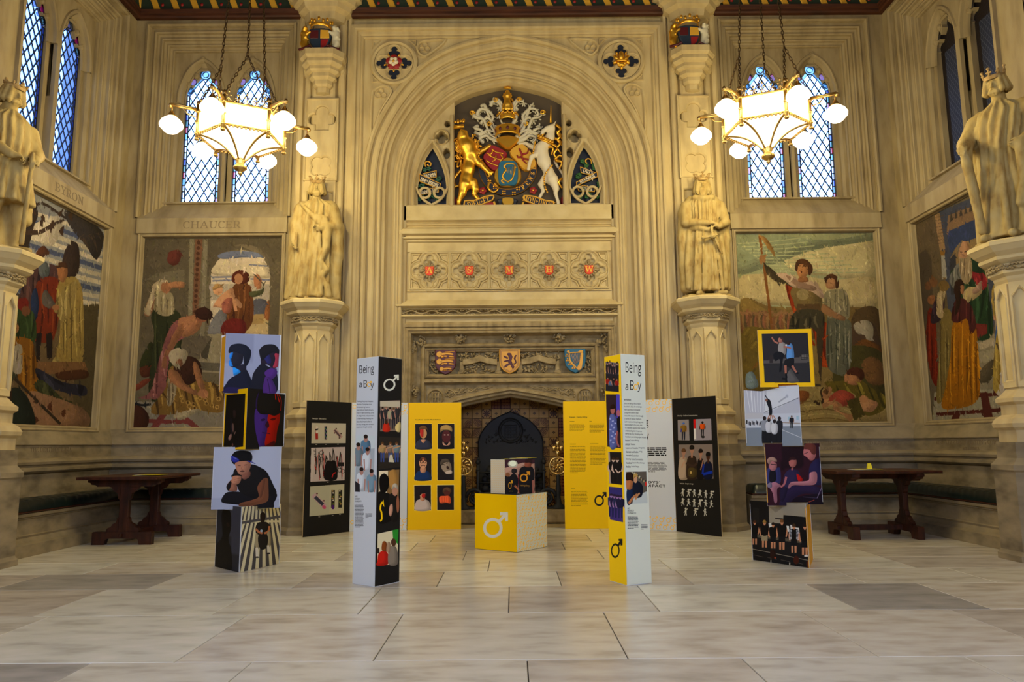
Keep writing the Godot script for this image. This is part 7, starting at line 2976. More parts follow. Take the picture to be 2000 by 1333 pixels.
	g.rows(249, 942, 292, 8.0, 4, 3.6, K(.2,.2,.2), 7, -0.02)
	column(Vector2(-1.188,-6.562), Vector2(-1.415,-6.735), 1.985, "tall square display column, grey-white and black faces, left of the yellow cube", p, b)
	column(Vector2(.96,-6.53), Vector2(.845,-6.76), 1.985, "tall square display column, yellow and white faces, right of the yellow cube", y, g)

func column(near: Vector2, far: Vector2, h: float, label: String, left: Pic, right: Pic):
	var o := thing("display_column", label, "display column", Vector3(near.x, 0, near.y))
	var d := far - near
	var e := Vector2(-d.y, d.x)          # the other side, a quarter turn on
	if e.y > 0:
		e = -e
	var a := Vector2.ZERO
	var plan := [a, a + d, a + d + e, a + e]
	var s := mesh()
	X = Transform3D(Basis(Vector3.RIGHT, -PI / 2), Vector3.ZERO)
	ext(s, PackedVector2Array([Vector2(plan[0].x, -plan[0].y), Vector2(plan[1].x, -plan[1].y), Vector2(plan[2].x, -plan[2].y), Vector2(plan[3].x, -plan[3].y)]), 0.0, h, 0.003, true)
	X = Transform3D.IDENTITY
	put("body", s, M.board_white, o)
	var full := rect2(0, 0, 1, 1)
	var l := put("printed_face", sheet(d, a, full, 0.004, h - 0.002), print_mat(left, 0.42), o)
	l.set_meta("label", "printed left face")
	var r := put("printed_face", sheet(a, e, full, 0.004, h - 0.002), print_mat(right, 0.42), o)
	r.set_meta("label", "printed right face")

func mars_band(p: Pic, x0: float, y0: float, x1: float, step: float, r: float, rows: int, col: Color):
	for j in rows:
		var n := int((x1 - x0) / step)
		for i in n + 1:
			var x := x0 + (i + (0.5 if j % 2 else 0.0)) * step
			if (i * 5 + j * 3) % 11 == 4:
				# one of the little figures that are mixed in
				p.oval(x, y0 + j * step * 0.95 - r, r * 0.45, r * 0.5, col)
				p.line("%f %f %f %f" % [x, y0 + j * step * 0.95 - r * 0.6, x, y0 + j * step * 0.95 + r], r * 0.8, col)
				p.line("%f %f %f %f" % [x - r, y0 + j * step * 0.95 - r * 0.4, x + r, y0 + j * step * 0.95], r * 0.4, col)
			else:
				p.mars(x, y0 + j * step * 0.95, r, r * 0.28, col)

func screens():
	var k := P("50 48 455 78 425 1240 0 1290")
	var p := Pic.new(420, 960, k, INK, GAIN)
	p.fit(T("Freestyle - Illustration", true), 96, 204, 224, 220, K(.68,.66,.6), 0.05)
	p.g("93 250 404 262 400 438 87 434", K(.60,.57,.49))
	p.g("83 474 396 472 388 772 76 782", K(.60,.55,.53))
	p.g("74 824 386 806 380 1070 64 1098", K(.60,.58,.48))
	p.g("74 824 254 814 246 1082 64 1098", K(.57,.56,.48))
	# skateboards
	p.line("136 282 138 400", 24, K(.50,.12,.10))
	p.line("137 282 140 345", 22, K(.66,.62,.56))
	p.g("125 305 152 300 150 315 128 318", K(.1,.1,.1))
	p.line("220 285 220 402", 24, K(.10,.09,.12))
	for i in 9:
		p.oval(215 + (i % 3) * 5, 292 + i * 12, 5, 5, [K(.28,.2,.5), K(.2,.4,.25), K(.45,.42,.5)][i % 3])
	p.line("298 315 362 388", 30, K(.55,.44,.40))
	p.line("300 320 350 378", 14, K(.25,.2,.2))
	for q in [[315,306], [358,352], [300,345], [342,390]]:
		p.oval(q[0], q[1], 6, 6, K(.2,.1,.1))
	# black and white wall drawing with dark figures before it
	for i in 34:
		var x := 84.0 + (i * 67) % 300
		p.line("%f %f %f %f %f %f" % [x, 480 + (i * 31) % 90, x + 14 - (i % 5) * 7, 570 + (i * 13) % 60, x + 6, 640 + (i * 41) % 130], 3 + i % 6, [INK, INK, K(.3,.25,.25), K(.55,.12,.12)][i % 4 if i > 14 else 0])
	for q in [[110,520], [180,520], [345,680], [180,580], [372,690]]:
		p.ring(q[0], q[1], 18, 4, INK)
	p.f("205 760 210 640 238 590 262 600 290 590 312 620 318 760", K(.07,.06,.06))
	p.box(328, 610, 384, 645, K(.1,.09,.09))
	p.line("275 745 285 715 310 700", 9, K(.6,.1,.1))
	p.line("325 560 322 650", 5, K(.55,.12,.12))
	p.g("86 478 104 476 120 600 104 720 92 780 78 780", K(.62,.58,.55))
	p.line("102 900 208 1012", 46, K(.60,.50,.52))
	p.line("118 920 190 992", 30, K(.17,.17,.22))
	p.oval(200, 1014, 20, 16, K(.62,.25,.38), 0.8)
	for q in [[136,890], [198,956]]:
		p.oval(q[0], q[1], 8, 7, K(.3,.1,.15))
	for q in [[284,0], [350,1]]:
		p.line("%f 860 %f 1022" % [q[0], q[0] - 4], 32, K(.12,.11,.10))
		for i in 8:
			p.oval(q[0] - 6 + (i * 7) % 14, 868 + i * 17, 9, 7, [K(.55,.44,.25), K(.62,.58,.52), K(.12,.1,.1), K(.3,.33,.1)][(i + q[1]) % 4])
	p.oval(281, 1015, 15, 20, K(.22,.08,.36))
	for q in [[134,446], [220,446], [330,446], [235,788], [155,1102], [278,1090], [345,1082]]:
		p.box(q[0] - 8, q[1] - 2, q[0] + 8, q[1] + 3, K(.5,.48,.44))
	var white := Pic.new(300, 680, P("0 0 300 0 300 680 0 680"), PAPER, GAIN)
	mars_band(white, 14, 22, 300, 34, 9, 2, K(.84,.62,.10))
	mars_band(white, 14, 632, 300, 34, 9, 2, K(.84,.62,.10))
	being_a_boy(white, 100, 98, 0.88, 0.0)
	white.rows(60, 350, 240, 12, 8, 6, INK, 11)
	white.rows(60, 470, 240, 8, 8, 3.5, K(.3,.3,.3), 12)
	var y := Pic.new(400, 900, P("77 38 580 38 575 1210 55 1210"), K(.78,.62,.0), GAIN)
	y.fit(T("Transform - Special Effects Makeup", true), 138, 189, 380, 201, INK)
	var frames := [[137,233,296,462], [353,233,513,462], [131,508,291,752], [349,508,509,752], [125,798,285,1028], [345,798,507,1028]]
	for i in 6:
		var q: Array = frames[i]
		y.box(q[0] - 3, q[1] - 3, q[2] + 3, q[3] + 3, K(.80,.74,.50))
		y.box(q[0], q[1], q[2], q[3], K(.10,.08,.075))
	made_up(y)
	folding_screen("three-leaf folding screen, black leaf with skateboard pictures, white and yellow leaves, left of fireplace", [Vector2(-2.79,-10.07), Vector2(-2.31,-10.69), Vector2(-1.515,-10.83), Vector2(-.745,-10.87)], [p, white, y], [M.board_black, M.board_white, M.board_yellow])
	# right screen
	var ry := Pic.new(400, 900, P("40 25 600 22 610 1210 65 1210"), K(.78,.625,.0), GAIN)
	var br := K(.30,.24,.04)
	ry.fit(T("Empower - Creative Writing", true), 107, 172, 297, 186, INK)
	for q in [[112,218,188,1], [112,243,275,6], [322,216,385,1], [322,242,480,7], [115,434,255,1], [116,458,285,20], [328,432,425,1], [328,456,490,14], [124,848,190,1], [124,874,298,11]]:
		ry.rows(q[0], q[1], q[2], 12.8, q[3], 4.0, br, int(q[1]))
	ry.mars(414, 960, 42, 15, INK)
	var w2 := Pic.new(320, 680, P("0 0 320 0 320 680 0 680"), PAPER, GAIN)
	mars_band(w2, 12, 18, 320, 38, 10, 2, K(.84,.62,.10))
	mars_band(w2, 12, 628, 320, 38, 10, 2, K(.84,.62,.10))
	being_a_boy(w2, 112, 98, 0.88, 0.0)
	w2.rows(60, 252, 282, 9.5, 6, 6.5, INK, 13)
	w2.rows(60, 330, 286, 6, 9, 2.8, K(.3,.3,.3), 14)
	w2.fit(T("BOYS'", true), 150, 428, 240, 440, INK)
	w2.fit(T("IMPACT", true), 150, 446, 268, 459, INK)
	var bk := Pic.new(420, 960, P("210 68 602 38 672 1305 262 1252"), INK, GAIN)
	bk.fit(T("Identity - Fashion Communication", true), 260, 210, 440, 226, K(.68,.66,.6), -0.02)
	bk.g("262 254 362 250 370 436 266 434", K(.48,.45,.44))
	bk.kid(316, 432, 150, K(.45,.33,.10), K(.10,.11,.16), K(.5,.38,.3), K(.2,.35,.65))
	bk.line("298 330 292 362", 9, K(.10,.16,.5))
	bk.g("404 248 564 242 572 432 410 436", K(.50,.47,.49))
	bk.g("404 248 424 247 428 330 408 330", K(.66,.05,.05))
	bk.g("408 330 424 330 430 425 412 428", K(.75,.74,.72))
	bk.kid(486, 400, 130, K(.75,.28,.05), K(.10,.10,.12), K(.12,.1,.1), K(.1,.08,.08))
	bk.oval(492, 405, 16, 12, K(.16,.15,.15))
	bk.g("272 474 578 470 590 780 278 774", K(.43,.38,.35))
	# four people, folded arms, one in a blue track top
	for q in [[318, 600, 62, K(.60,.52,.43), K(.34,.22,.12), 545, 17, 28], [392, 590, 66, K(.17,.12,.09), K(.10,.08,.06), 520, 19, 33], [472, 612, 44, K(.07,.06,.06), K(.09,.06,.05), 550, 17, 30], [540, 640, 58, K(.05,.07,.16), K(.05,.04,.04), 580, 18, 32]]:
		bk.f("%f 774 %f %f %f %f %f %f %f 774" % [q[0] - q[2] * 0.68, q[0] - q[2] * 0.62, q[1] + 14, q[0], q[1] - 18, q[0] + q[2] * 0.62, q[1] + 14, q[0] + q[2] * 0.7], q[3])
		var skin := K(.56,.40,.32) if q[0] < 500 else K(.22,.12,.08)
		bk.box(q[0] - 8, q[5] + 14, q[0] + 8, q[1] + 2, skin)
		bk.oval(q[0], q[5], q[6], q[7], skin)
		bk.f("%f %f %f %f %f %f %f %f %f %f" % [q[0] - q[6], q[5] - 4, q[0] - q[6], q[5] - q[7], q[0], q[5] - q[7] - 10, q[0] + q[6], q[5] - q[7], q[0] + q[6], q[5] - 6], q[4])
	bk.line("340 640 400 665 440 640", 20, K(.20,.14,.11))
	bk.f("362 690 400 680 436 700 430 760 370 764", K(.26,.21,.10))
	bk.oval(384, 724, 10, 12, K(.66,.55,.3))
	bk.line("300 680 318 640 330 625", 12, K(.62,.48,.38))
	bk.line("472 700 486 650 494 612", 9, K(.55,.38,.3))
	bk.line("496 740 540 728 580 720", 24, K(.05,.16,.55))
	bk.line("500 650 490 740", 16, K(.05,.14,.5))
	bk.fit(T("Reclaim - Graphic Design", true), 286, 814, 408, 830, K(.68,.66,.6), 0.05)
	for i in 15:
		var x := 312.0 + (i % 6) * 52.0 + (28.0 if i > 11 else 0.0) + (36.0 * (i - 12) if i > 11 else 0.0)
		var yy := 938.0 + (i / 6) * 86.0 + (i % 6) * 4.0
		var c := K(.66,.65,.60)
		bk.oval(x, yy - 62, 9, 9, c)
		bk.line("%f %f %f %f" % [x, yy - 52, x, yy - 24], 15, c)
		var up := -24.0 if i % 3 == 0 else 10.0
		bk.line("%f %f %f %f %f %f" % [x - 17, yy - 42 - up * 0.7, x, yy - 44, x + 17, yy - 42 + up * 0.8], 6, c)
		bk.line("%f %f %f %f" % [x - 3, yy - 26, x - 8 - (i % 2) * 6, yy], 6.5, c)
		bk.line("%f %f %f %f" % [x + 3, yy - 26, x + 8 + (i % 4) * 3, yy - (i % 4) * 3], 6.5, c)
		if i % 4 == 1:
			bk.oval(x + 17, yy - 62, 10, 8, c)
	folding_screen("three-leaf folding screen, black leaf with fashion photographs, white and yellow leaves, right of fireplace", [Vector2(.73,-10.81), Vector2(1.5,-10.83), Vector2(2.235,-10.425), Vector2(2.675,-9.775)], [ry, w2, bk], [M.board_yellow, M.board_white, M.board_black])

func made_up(y: Pic):
	# six portraits with painted faces on black
	var sk := K(.66,.47,.36)
	y.f("144 462 150 400 190 372 240 374 280 402 290 462", K(.16,.17,.23))
	y.f("192 378 236 378 222 404 212 408 202 400", sk)
	y.oval(215, 320, 34, 46, K(.62,.46,.30))
	y.f("184 320 186 280 215 276 214 350 196 350", K(.60,.14,.10))
	y.f("176 300 180 262 214 248 246 260 258 300 244 280 190 282", K(.36,.24,.12))
	y.f("362 462 380 425 402 400 470 400 494 425 505 462", K(.07,.06,.06))
	y.oval(435, 350, 42, 58, K(.27,.11,.11))
	y.f("402 395 436 430 468 395 470 425 436 434 404 425", K(.70,.52,.44))
	y.f("380 310 384 262 434 242 484 262 490 305 465 292 405 292", K(.60,.48,.28))
	y.oval(420, 335, 9, 5, K(.7,.6,.55))
	y.oval(452, 335, 9, 5, K(.7,.6,.55))
	y.f("135 750 140 690 180 660 240 662 280 690 282 750", K(.07,.16,.32))
	y.f("185 672 188 630 232 630 236 670 212 684", sk)
	y.oval(210, 590, 38, 52, K(.68,.50,.38))
	y.f("178 575 184 550 212 540 240 550 246 580 212 560", K(.30,.17,.10))
	for q in [[196,580], [228,580]]:
		y.ring(q[0], q[1], 12, 6, K(.12,.08,.07))
	y.line("190 620 210 612 232 620", 6, K(.12,.08,.07))
	y.line("210 545 210 578", 8, K(.7,.35,.25))
	y.f("385 625 398 575 445 566 478 610 480 670 440 690 400 660", K(.50,.44,.38))
	y.f("374 600 392 562 440 556 468 580 420 590 392 615", K(.28,.24,.2))
	y.oval(448, 636, 12, 17, K(.16,.10,.09), -0.5)
	y.line("404 606 424 614", 6, K(.12,.1,.1))
	y.line("432 598 450 592", 6, K(.12,.1,.1))
	y.f("425 676 480 660 488 690 440 696", K(.66,.60,.55))
	y.f("135 1028 140 950 175 928 235 930 270 955 276 1028", K(.66,.60,.56))
	y.f("182 930 186 905 222 908 226 932 204 944", sk)
	y.oval(205, 886, 27, 36, sk)
	y.f("178 890 180 856 208 848 234 862 226 872 196 876", K(.10,.07,.06))
	y.f("196 900 200 880 228 876 230 905 212 918", K(.62,.10,.08))
	y.oval(440, 858, 34, 40, K(.28,.13,.11))
	y.f("402 870 404 834 440 818 476 834 478 866 440 846", K(.32,.22,.15))
	y.f("364 930 372 902 420 898 466 902 474 965 430 962 376 966", K(.80,.32,.16))
	for i in 4:
		y.line("%f 906 %f 958" % [392 + i * 22, 394 + i * 22], 3, K(.55,.16,.08))

func folding_screen(label: String, at: Array, pics: Array, mats: Array):
	var o := thing("folding_screen", label, "display screen")
	for k in 3:
		var a: Vector2 = at[k]
		var b: Vector2 = at[k + 1]
		var d := (b - a).normalized() * 0.004
		var leaf := put("leaf", board(a + d, b - d, 0.0, 1.81, 0.016), M.card_edge, o)
		put("print", sheet(a + d, b - d, rect2(0, 0, 1, 1), 0.001, 1.809), print_mat(pics[k], 0.45), leaf)

func cubes():
	var o := thing("display_cube", "large yellow and white cube on the floor with a white ring-and-arrow sign", "display cube", Vector3(.035,0,-8.53))
	var d := Vector2(-.483,-.35)
	var e := Vector2(.362,-.475)
	var c := Pic.new(400, 420, P("45 545 565 568 570 1270 45 1212"), K(.80,.635,.0), GAIN)
	c.mars(268, 968, 104, 38, K(.72,.70,.62), 1.0)
	var w := Pic.new(440, 440, P("0 0 400 0 400 400 0 400"), K(.69,.68,.58), GAIN)
	mars_band(w, 14, 32, 400, 48, 13, 9, K(.82,.62,.08))
	block(o, d, e, 0.632, c, w, M.board_black)
	var b := thing("display_box", "small patterned box with a photograph of backs of boys, on the yellow cube", "display box", Vector3(-.095,.634,-8.66))
	var sw := Pic.new(200, 420, P("0 0 160 0 160 400 0 400"), K(.66,.65,.60), GAIN)
	for j in 15:
		for i in 7:
			sw.mars(10 + i * 23.0, 22 + j * 26.0, 7, 2.2, K(.72,.58,.28))
	var ph := Pic.new(400, 420, P("412 110 788 108 790 545 408 545"), K(.56,.42,.34), GAIN)
	ph.g("412 110 788 108 788 160 412 230", K(.20,.10,.12))
	ph.g("412 215 640 150 700 160 412 280", K(.62,.48,.40))
	ph.oval(512, 165, 62, 46, K(.62,.62,.52))
	ph.oval(512, 160, 44, 34, K(.80,.82,.70))
	ph.g("575 300 600 300 600 540 580 540", K(.40,.06,.07))
	ph.f("592 280 620 210 690 192 756 205 784 270 782 400 770 545 600 545", K(.08,.065,.06))
	ph.f("668 200 664 140 690 108 750 108 752 150 735 205", K(.50,.26,.17))
	ph.f("668 150 672 112 700 108 756 108 752 160 720 150", K(.16,.08,.06))
	ph.f("412 330 440 312 470 320 470 545 410 545", K(.08,.065,.06))
	ph.f("446 420 470 330 510 292 552 302 578 360 576 430 560 545 452 545", K(.07,.06,.055))
	ph.oval(448, 300, 28, 26, K(.45,.28,.15))
	ph.f("494 262 500 232 530 222 562 238 560 270 530 292 506 286", K(.12,.10,.09))
	ph.line("530 440 566 480 584 505", 26, K(.55,.32,.18), 18)
	ph.mars(650, 345, 45, 17, K(.72,.48,.10), 0.95)
	ph.mars(472, 440, 36, 11, K(.72,.52,.10), 0.5)
	ph.fit(T("beingaboy"), 600, 428, 722, 458, K(.62,.44,.12), 0.05)
	ph.fit(T("aboy"), 462, 505, 510, 522, K(.5,.4,.14))
	ph.g("752 380 788 370 786 440 770 545 758 545", K(.5,.3,.24))
	block(b, Vector2(-.165,-.15), Vector2(.345,-.075), 0.39, sw, ph, M.board_black)
	# leaflets fanned on top of the box
	for k in 7:
		var l := thing("leaflet", ["yellow folded leaflet lowest of the fan on the small box", "yellow leaflet lying at the left of the fan on the small box", "black and yellow leaflet in the middle of the fan on the small box", "white leaflet with yellow edge on the small box", "yellow leaflet at the right end of the fan on the small box", "dark leaflet turned sideways on the small box", "topmost yellow leaflet on the small box"][k], "leaflet", Vector3(-0.02 + k * 0.03, 1.027 + k * 0.0025, -8.78 - (k % 3) * 0.015), 0.4 - k * 0.17, "leaflets on the small box")
		var s := mesh()
		box(s, Vector3(0,0,0), Vector3(.21,.002,.12))
		put("sheet", s, [M.paper_yellow, M.paper_yellow, M.board_black, M.board_white, M.paper_yellow, M.board_black, M.paper_yellow][k], l)

func block(o: Node3D, d: Vector2, e: Vector2, h: float, left: Pic, right: Pic, top: Material):
	var s := mesh()
	X = Transform3D(Basis(Vector3.RIGHT, -PI / 2), Vector3.ZERO)
	ext(s, PackedVector2Array([Vector2(0,0), Vector2(e.x, -e.y), Vector2(d.x + e.x, -d.y - e.y), Vector2(d.x, -d.y)]), 0.0, h, 0.002, true)
	X = Transform3D.IDENTITY
	put("body", s, top, o)
	put("printed_face", sheet(d, Vector2.ZERO, rect2(0, 0, 1, 1), 0.003, h - 0.001), print_mat(left, 0.42), o)
	put("printed_face", sheet(Vector2.ZERO, e, rect2(0, 0, 1, 1), 0.003, h - 0.001), print_mat(right, 0.42), o)

func prism(label: String, plan: Array, y0: float, y1: float, prints: Dictionary, shapes: Dictionary, inside: Material):
	# three boards in a triangle; plan lists the corners (x, z) so that each board runs left to right seen from outside
	var o := thing("display_prism", label, "display box", Vector3(plan[0].x, y0, plan[0].y), 0.0, "")
	for k in 3:
		var a: Vector2 = plan[k] - plan[0]
		var b: Vector2 = plan[(k + 1) % 3] - plan[0]
		var shape: PackedVector2Array = shapes.get(k, rect2(0, 0.04, 1, 0.96))
		var d := (b - a).normalized()
		var l := a.distance_to(b)
		var s := mesh()
		X = Transform3D(Basis(Vector3(d.x, 0, d.y), Vector3.UP, Vector3(-d.y, 0, d.x)), Vector3(a.x, 0, a.y))
		var q := PackedVector2Array()
		for v in shape:
			q.append(Vector2(v.x * l, v.y * (y1 - y0)))
		ext(s, q, -0.006, 0.0, 0.0, true)
		X = Transform3D.IDENTITY
		var w := put("board", s, M.board_white if not prints.has(k) or prints[k] is Material == false else prints[k], o)
		if prints.has(k) and prints[k] is Pic:
			put("print", sheet(a, b, shape, 0.0, y1 - y0), print_mat(prints[k], 0.45), w)

func xz(v: Vector3) -> Vector2:
	return Vector2(v.x, v.z)

func stack_left():
	# silhouettes in blue and red light
	var p := Pic.new(420, 420, P("187 108 797 118 772 706 178 696"), K(.50,.52,.60), GAIN)
	p.g("187 108 500 112 480 400 182 400", K(.46,.48,.56))
	p.soften(30)
	p.f("185 696 205 610 250 556 300 530 360 500 410 470 440 510 470 570 500 640 540 706", K(.065,.07,.13))
	p.f("185 696 196 660 240 640 420 660 450 706", K(.10,.07,.22))
	p.f("282 528 276 460 310 430 400 420 412 470 370 500 320 520", K(.10,.09,.14))
	p.f("280 525 272 450 300 455 345 480 350 500 300 525", K(.12,.50,.80))
	p.f("244 440 230 420 228 390 240 370 232 345 240 310 262 268 330 255 380 300 370 400 320 440 270 450", K(.11,.10,.14))
	p.f("232 435 226 400 236 372 230 350 236 316 268 300 262 340 250 372 262 410 270 440", K(.12,.45,.78))
	p.f("226 310 222 270 250 228 330 212 410 230 460 280 462 330 440 400 410 440 390 420 380 330 330 310 270 290", K(.07,.075,.12))
	p.f("472 580 500 490 580 410 650 440 720 460 742 478 736 700 470 706", K(.07,.065,.10))
	p.f("610 500 680 455 744 478 740 520 700 560 650 560", K(.26,.12,.40))
	p.f("600 706 610 560 640 540 700 580 735 700", K(.24,.11,.36))
	p.line("640 560 660 640 670 700", 8, K(.12,.07,.2))
	p.f("575 420 570 340 600 300 700 290 764 306 762 360 740 450 690 452 640 420", K(.12,.08,.12))
	p.f("720 310 764 312 762 380 752 442 700 450 718 400 726 360", K(.56,.16,.22))
	p.f("600 330 660 320 680 400 640 410", K(.13,.12,.33))
	p.f("550 300 560 260 620 220 720 220 776 280 770 310 700 300 640 330 580 380", K(.075,.06,.065))
	p.line("716 560 745 590", 10, K(.05,.05,.07))
	var near := Vector3(-2.903,1.732,-7.45)
	var far := Vector3(-3.011,1.745,-7.62)
	var right := Vector3(-2.391,1.74,-7.62)
	var top := Vector3(-2.931,2.34,-7.45)
	prism("top box of the left stack, two boys in profile lit blue and red", [xz(far), xz(near), xz(right)], near.y, top.y, {0: M.board_yellow, 1: p}, {1: P("0 0 .25 0 .25 .055 .62 .055 .62 0 1 0 1 1 0 1"), 2: rect2(0, 0.06, 1, 1)}, M.board_white)
	# second: dark hands in a yellow frame, a face half violet half red
	var l := Pic.new(200, 440, P("186 702 430 660 402 1280 160 1245"), K(.80,.63,.0), GAIN)
	l.g("202 745 404 714 378 1250 172 1244", K(.055,.05,.05))
	l.f("270 890 282 880 300 900 290 960 274 950", K(.15,.10,.10))
	l.f("258 1020 272 1010 282 1060 270 1100 258 1060", K(.34,.25,.22))
	l.f("222 1140 244 1110 256 1122 248 1160 226 1168", K(.52,.38,.33))
	l.line("246 960 250 1110", 6, K(.13,.12,.18))
	l.oval(264, 1220, 7, 18, K(.35,.22,.2))
	l.oval(288, 1105, 5, 16, K(.4,.3,.26), 0.4)
	var r := Pic.new(320, 460, P("430 660 802 705 776 1276 404 1280"), K(.075,.065,.06), GAIN)
	r.f("500 900 530 870 630 930 626 1100 600 1200 590 1280 545 1260 515 1150 496 1020", K(.20,.11,.36))
	r.f("630 940 700 930 742 910 740 1000 715 1100 690 1230 600 1245 606 1150 620 1100", K(.52,.06,.02))
	r.f("600 1250 690 1200 670 1280 610 1280", K(.25,.04,.05))
	r.f("520 880 510 800 540 700 640 690 740 710 760 780 760 900 735 930 690 950 640 935 560 930", K(.065,.055,.05))
	r.f("520 870 508 850 516 760 545 700 526 780", K(.14,.08,.24))
	r.line("700 722 706 790", 8, K(.55,.07,.02))
	r.line("718 724 740 815", 8, K(.55,.07,.02))
	r.line("736 740 758 800 752 900", 8, K(.45,.06,.02))
	r.line("570 1112 600 1120 650 1128", 6, K(.10,.04,.14))
	r.f("556 985 590 972 600 990 570 1000", K(.11,.06,.2))
	r.f("650 985 680 970 705 980 676 996", K(.25,.03,.02))
	r.f("600 1040 626 1000 640 1050 620 1070", K(.15,.05,.12))
	r.line("776 1276 802 705", 3, K(.2,.18,.17))
	var n2 := Vector3(-2.633,1.171,-7.38)
	prism("second box from the top of the left stack, face half violet half red", [xz(Vector3(-2.969,1.182,-7.66)), xz(n2), xz(Vector3(-2.378,1.177,-7.78))], n2.y, (Vector3(-2.643,1.771,-7.38)).y, {0: l, 1: r}, {0: P("0 .045 .45 .045 .45 0 1 0 1 1 .6 1 .6 .94 0 .94"), 1: P("0 0 .38 0 .38 .045 1 .045 1 .94 .38 .94 .38 1 0 1")}, M.board_white)
	# third: a boy with a blue bandana leaning on his knee
	var t := Pic.new(440, 440, P("90 66 714 62 690 660 54 678"), K(.56,.58,.63), GAIN)
	t.g("54 560 700 560 690 660 54 678", K(.52,.54,.60))
	t.soften(20)
	t.f("158 605 180 530 230 500 330 500 420 520 560 480 640 500 668 520 660 560 640 600 625 655 480 660 400 640 300 625", K(.075,.07,.075))
	t.f("265 330 280 285 330 250 440 232 520 262 580 310 640 440 664 500 640 530 520 560 430 555 330 500 300 440 250 350", K(.075,.065,.06))
	t.f("205 440 240 390 270 380 300 440 300 490 250 495 215 485", K(.50,.32,.24))
	t.f("250 400 262 352 300 342 340 350 335 395 310 425 270 425", K(.60,.40,.30))
	for i in 3:
		t.line("276 %f 325 %f" % [365 + i * 17, 372 + i * 17], 3, K(.40,.24,.18))
	t.f("206 440 240 395 250 420 225 490 205 470", K(.08,.07,.07))
	t.f("490 450 545 370 585 370 590 440 590 560 560 600 480 625 380 645 320 640 330 610 430 580 500 545", K(.44,.26,.16))
	t.f("500 440 548 372 560 400 530 540 505 540", K(.38,.22,.14))
	t.f("285 230 300 205 380 200 430 220 424 270 400 320 350 340 310 310", K(.58,.39,.30))
	t.f("345 345 420 300 420 350 370 380", K(.44,.28,.22))
	t.f("330 300 350 290 376 298 352 306", K(.25,.14,.12))
	t.line("310 245 338 246", 5, K(.18,.11,.1))
	t.line("370 240 398 236", 5, K(.18,.11,.1))
	t.line("352 250 344 278 358 284", 4, K(.45,.28,.22))
	t.f("252 200 256 150 290 110 350 98 420 110 446 150 440 200 420 215 390 200 300 210 280 235", K(.055,.05,.05))
	t.f("250 160 262 150 320 180 318 205 280 215 258 196", K(.14,.15,.48))
	t.line("400 200 440 210 474 228", 12, K(.10,.11,.40), 5)
	t.line("262 160 310 185", 4, K(.4,.42,.62))
	var a3 := Vector3(-2.991,.582,-7.5)
	var b3 := Vector3(-2.312,.576,-7.5)
	prism("third box of the left stack, boy in black with a blue bandana", [xz(a3), xz(b3), Vector2(-2.66,-8.04)], a3.y, (Vector3(-3.005,1.193,-7.5)).y, {0: t}, {0: P("0 0 .33 0 .33 .05 .68 .05 .68 .02 1 .02 1 1 .67 1 .67 .95 .32 .95 .32 1 0 1"), 1: rect2(0, 0.05, 1, 0.94), 2: rect2(0, 0.05, 1, 0.94)}, M.board_white)
	# lowest: a shadow on the left, a seated boy between bars of sun on the right
	var d := Pic.new(220, 460, P("116 680 350 650 322 1282 80 1216"), K(.13,.13,.15), GAIN)
	d.g("230 660 350 650 330 1100 230 1100", K(.19,.19,.22))
	d.soften(40)
	d.f("80 1216 95 1040 150 960 158 900 150 780 170 710 215 700 240 740 240 860 215 950 225 1010 240 1050 240 1262", K(.05,.045,.045))
	d.f("196 825 215 815 228 845 212 858", K(.13,.08,.06))
	var e := Pic.new(400, 460, P("350 650 724 610 704 1194 322 1282"), K(.66,.63,.50), GAIN)
	for i in 11:
		var tt := i / 10.0
		var x1 := lerpf(150, 860, tt)
		e.g("%f 800 %f 800 %f 1290 %f 1290" % [lerpf(345, 720, tt), lerpf(345, 720, tt) + 15, x1 + 38, x1], K(.22,.21,.21))
		e.g("%f 630 %f 630 %f 780 %f 780" % [lerpf(380, 690, tt), lerpf(380, 690, tt) + 8, lerpf(345, 720, tt) + 18, lerpf(345, 720, tt)], K(.24,.23,.23))
	e.g("340 790 724 730 724 755 340 815", K(.25,.24,.24))
	e.f("480 880 484 830 512 798 580 795 620 830 626 860 590 880 584 980 500 985", K(.09,.08,.08))
	e.line("480 860 510 890 545 905", 20, K(.55,.34,.22))
	e.line("612 835 600 885 560 905", 20, K(.58,.36,.22))
	e.f("484 900 520 940 520 1010 500 1060 478 1030 474 960", K(.50,.46,.36))
	e.f("590 900 620 890 626 1000 608 1040 580 1020", K(.50,.46,.36))
	e.f("506 930 590 920 585 1040 520 1050", K(.09,.08,.08))
	e.line("490 1040 494 1130", 26, K(.66,.64,.58))
	e.line("598 1020 602 1090", 24, K(.66,.64,.58))
	e.oval(494, 1134, 18, 8, K(.1,.09,.09))
	e.oval(602, 1098, 18, 8, K(.1,.09,.09))
	e.f("524 770 524 720 545 700 570 715 572 765 556 800 536 800", K(.10,.07,.06))
	e.oval(535, 880, 12, 14, K(.5,.56,.62))
	prism("lowest box of the left stack, seated boy between stripes of sun", [Vector2(-3.02,-7.73), Vector2(-2.635,-7.355), Vector2(-2.42,-7.9)], 0.0, 0.615, {0: d, 1: e}, {0: P("0 0 1 0 1 1 .65 1 .65 .93 0 .93"), 1: P("0 0 1 0 1 .98 .95 .98 .93 .93 .36 .93 .36 1 0 1"), 2: rect2(0, 0, 1, 0.93)}, M.board_black)

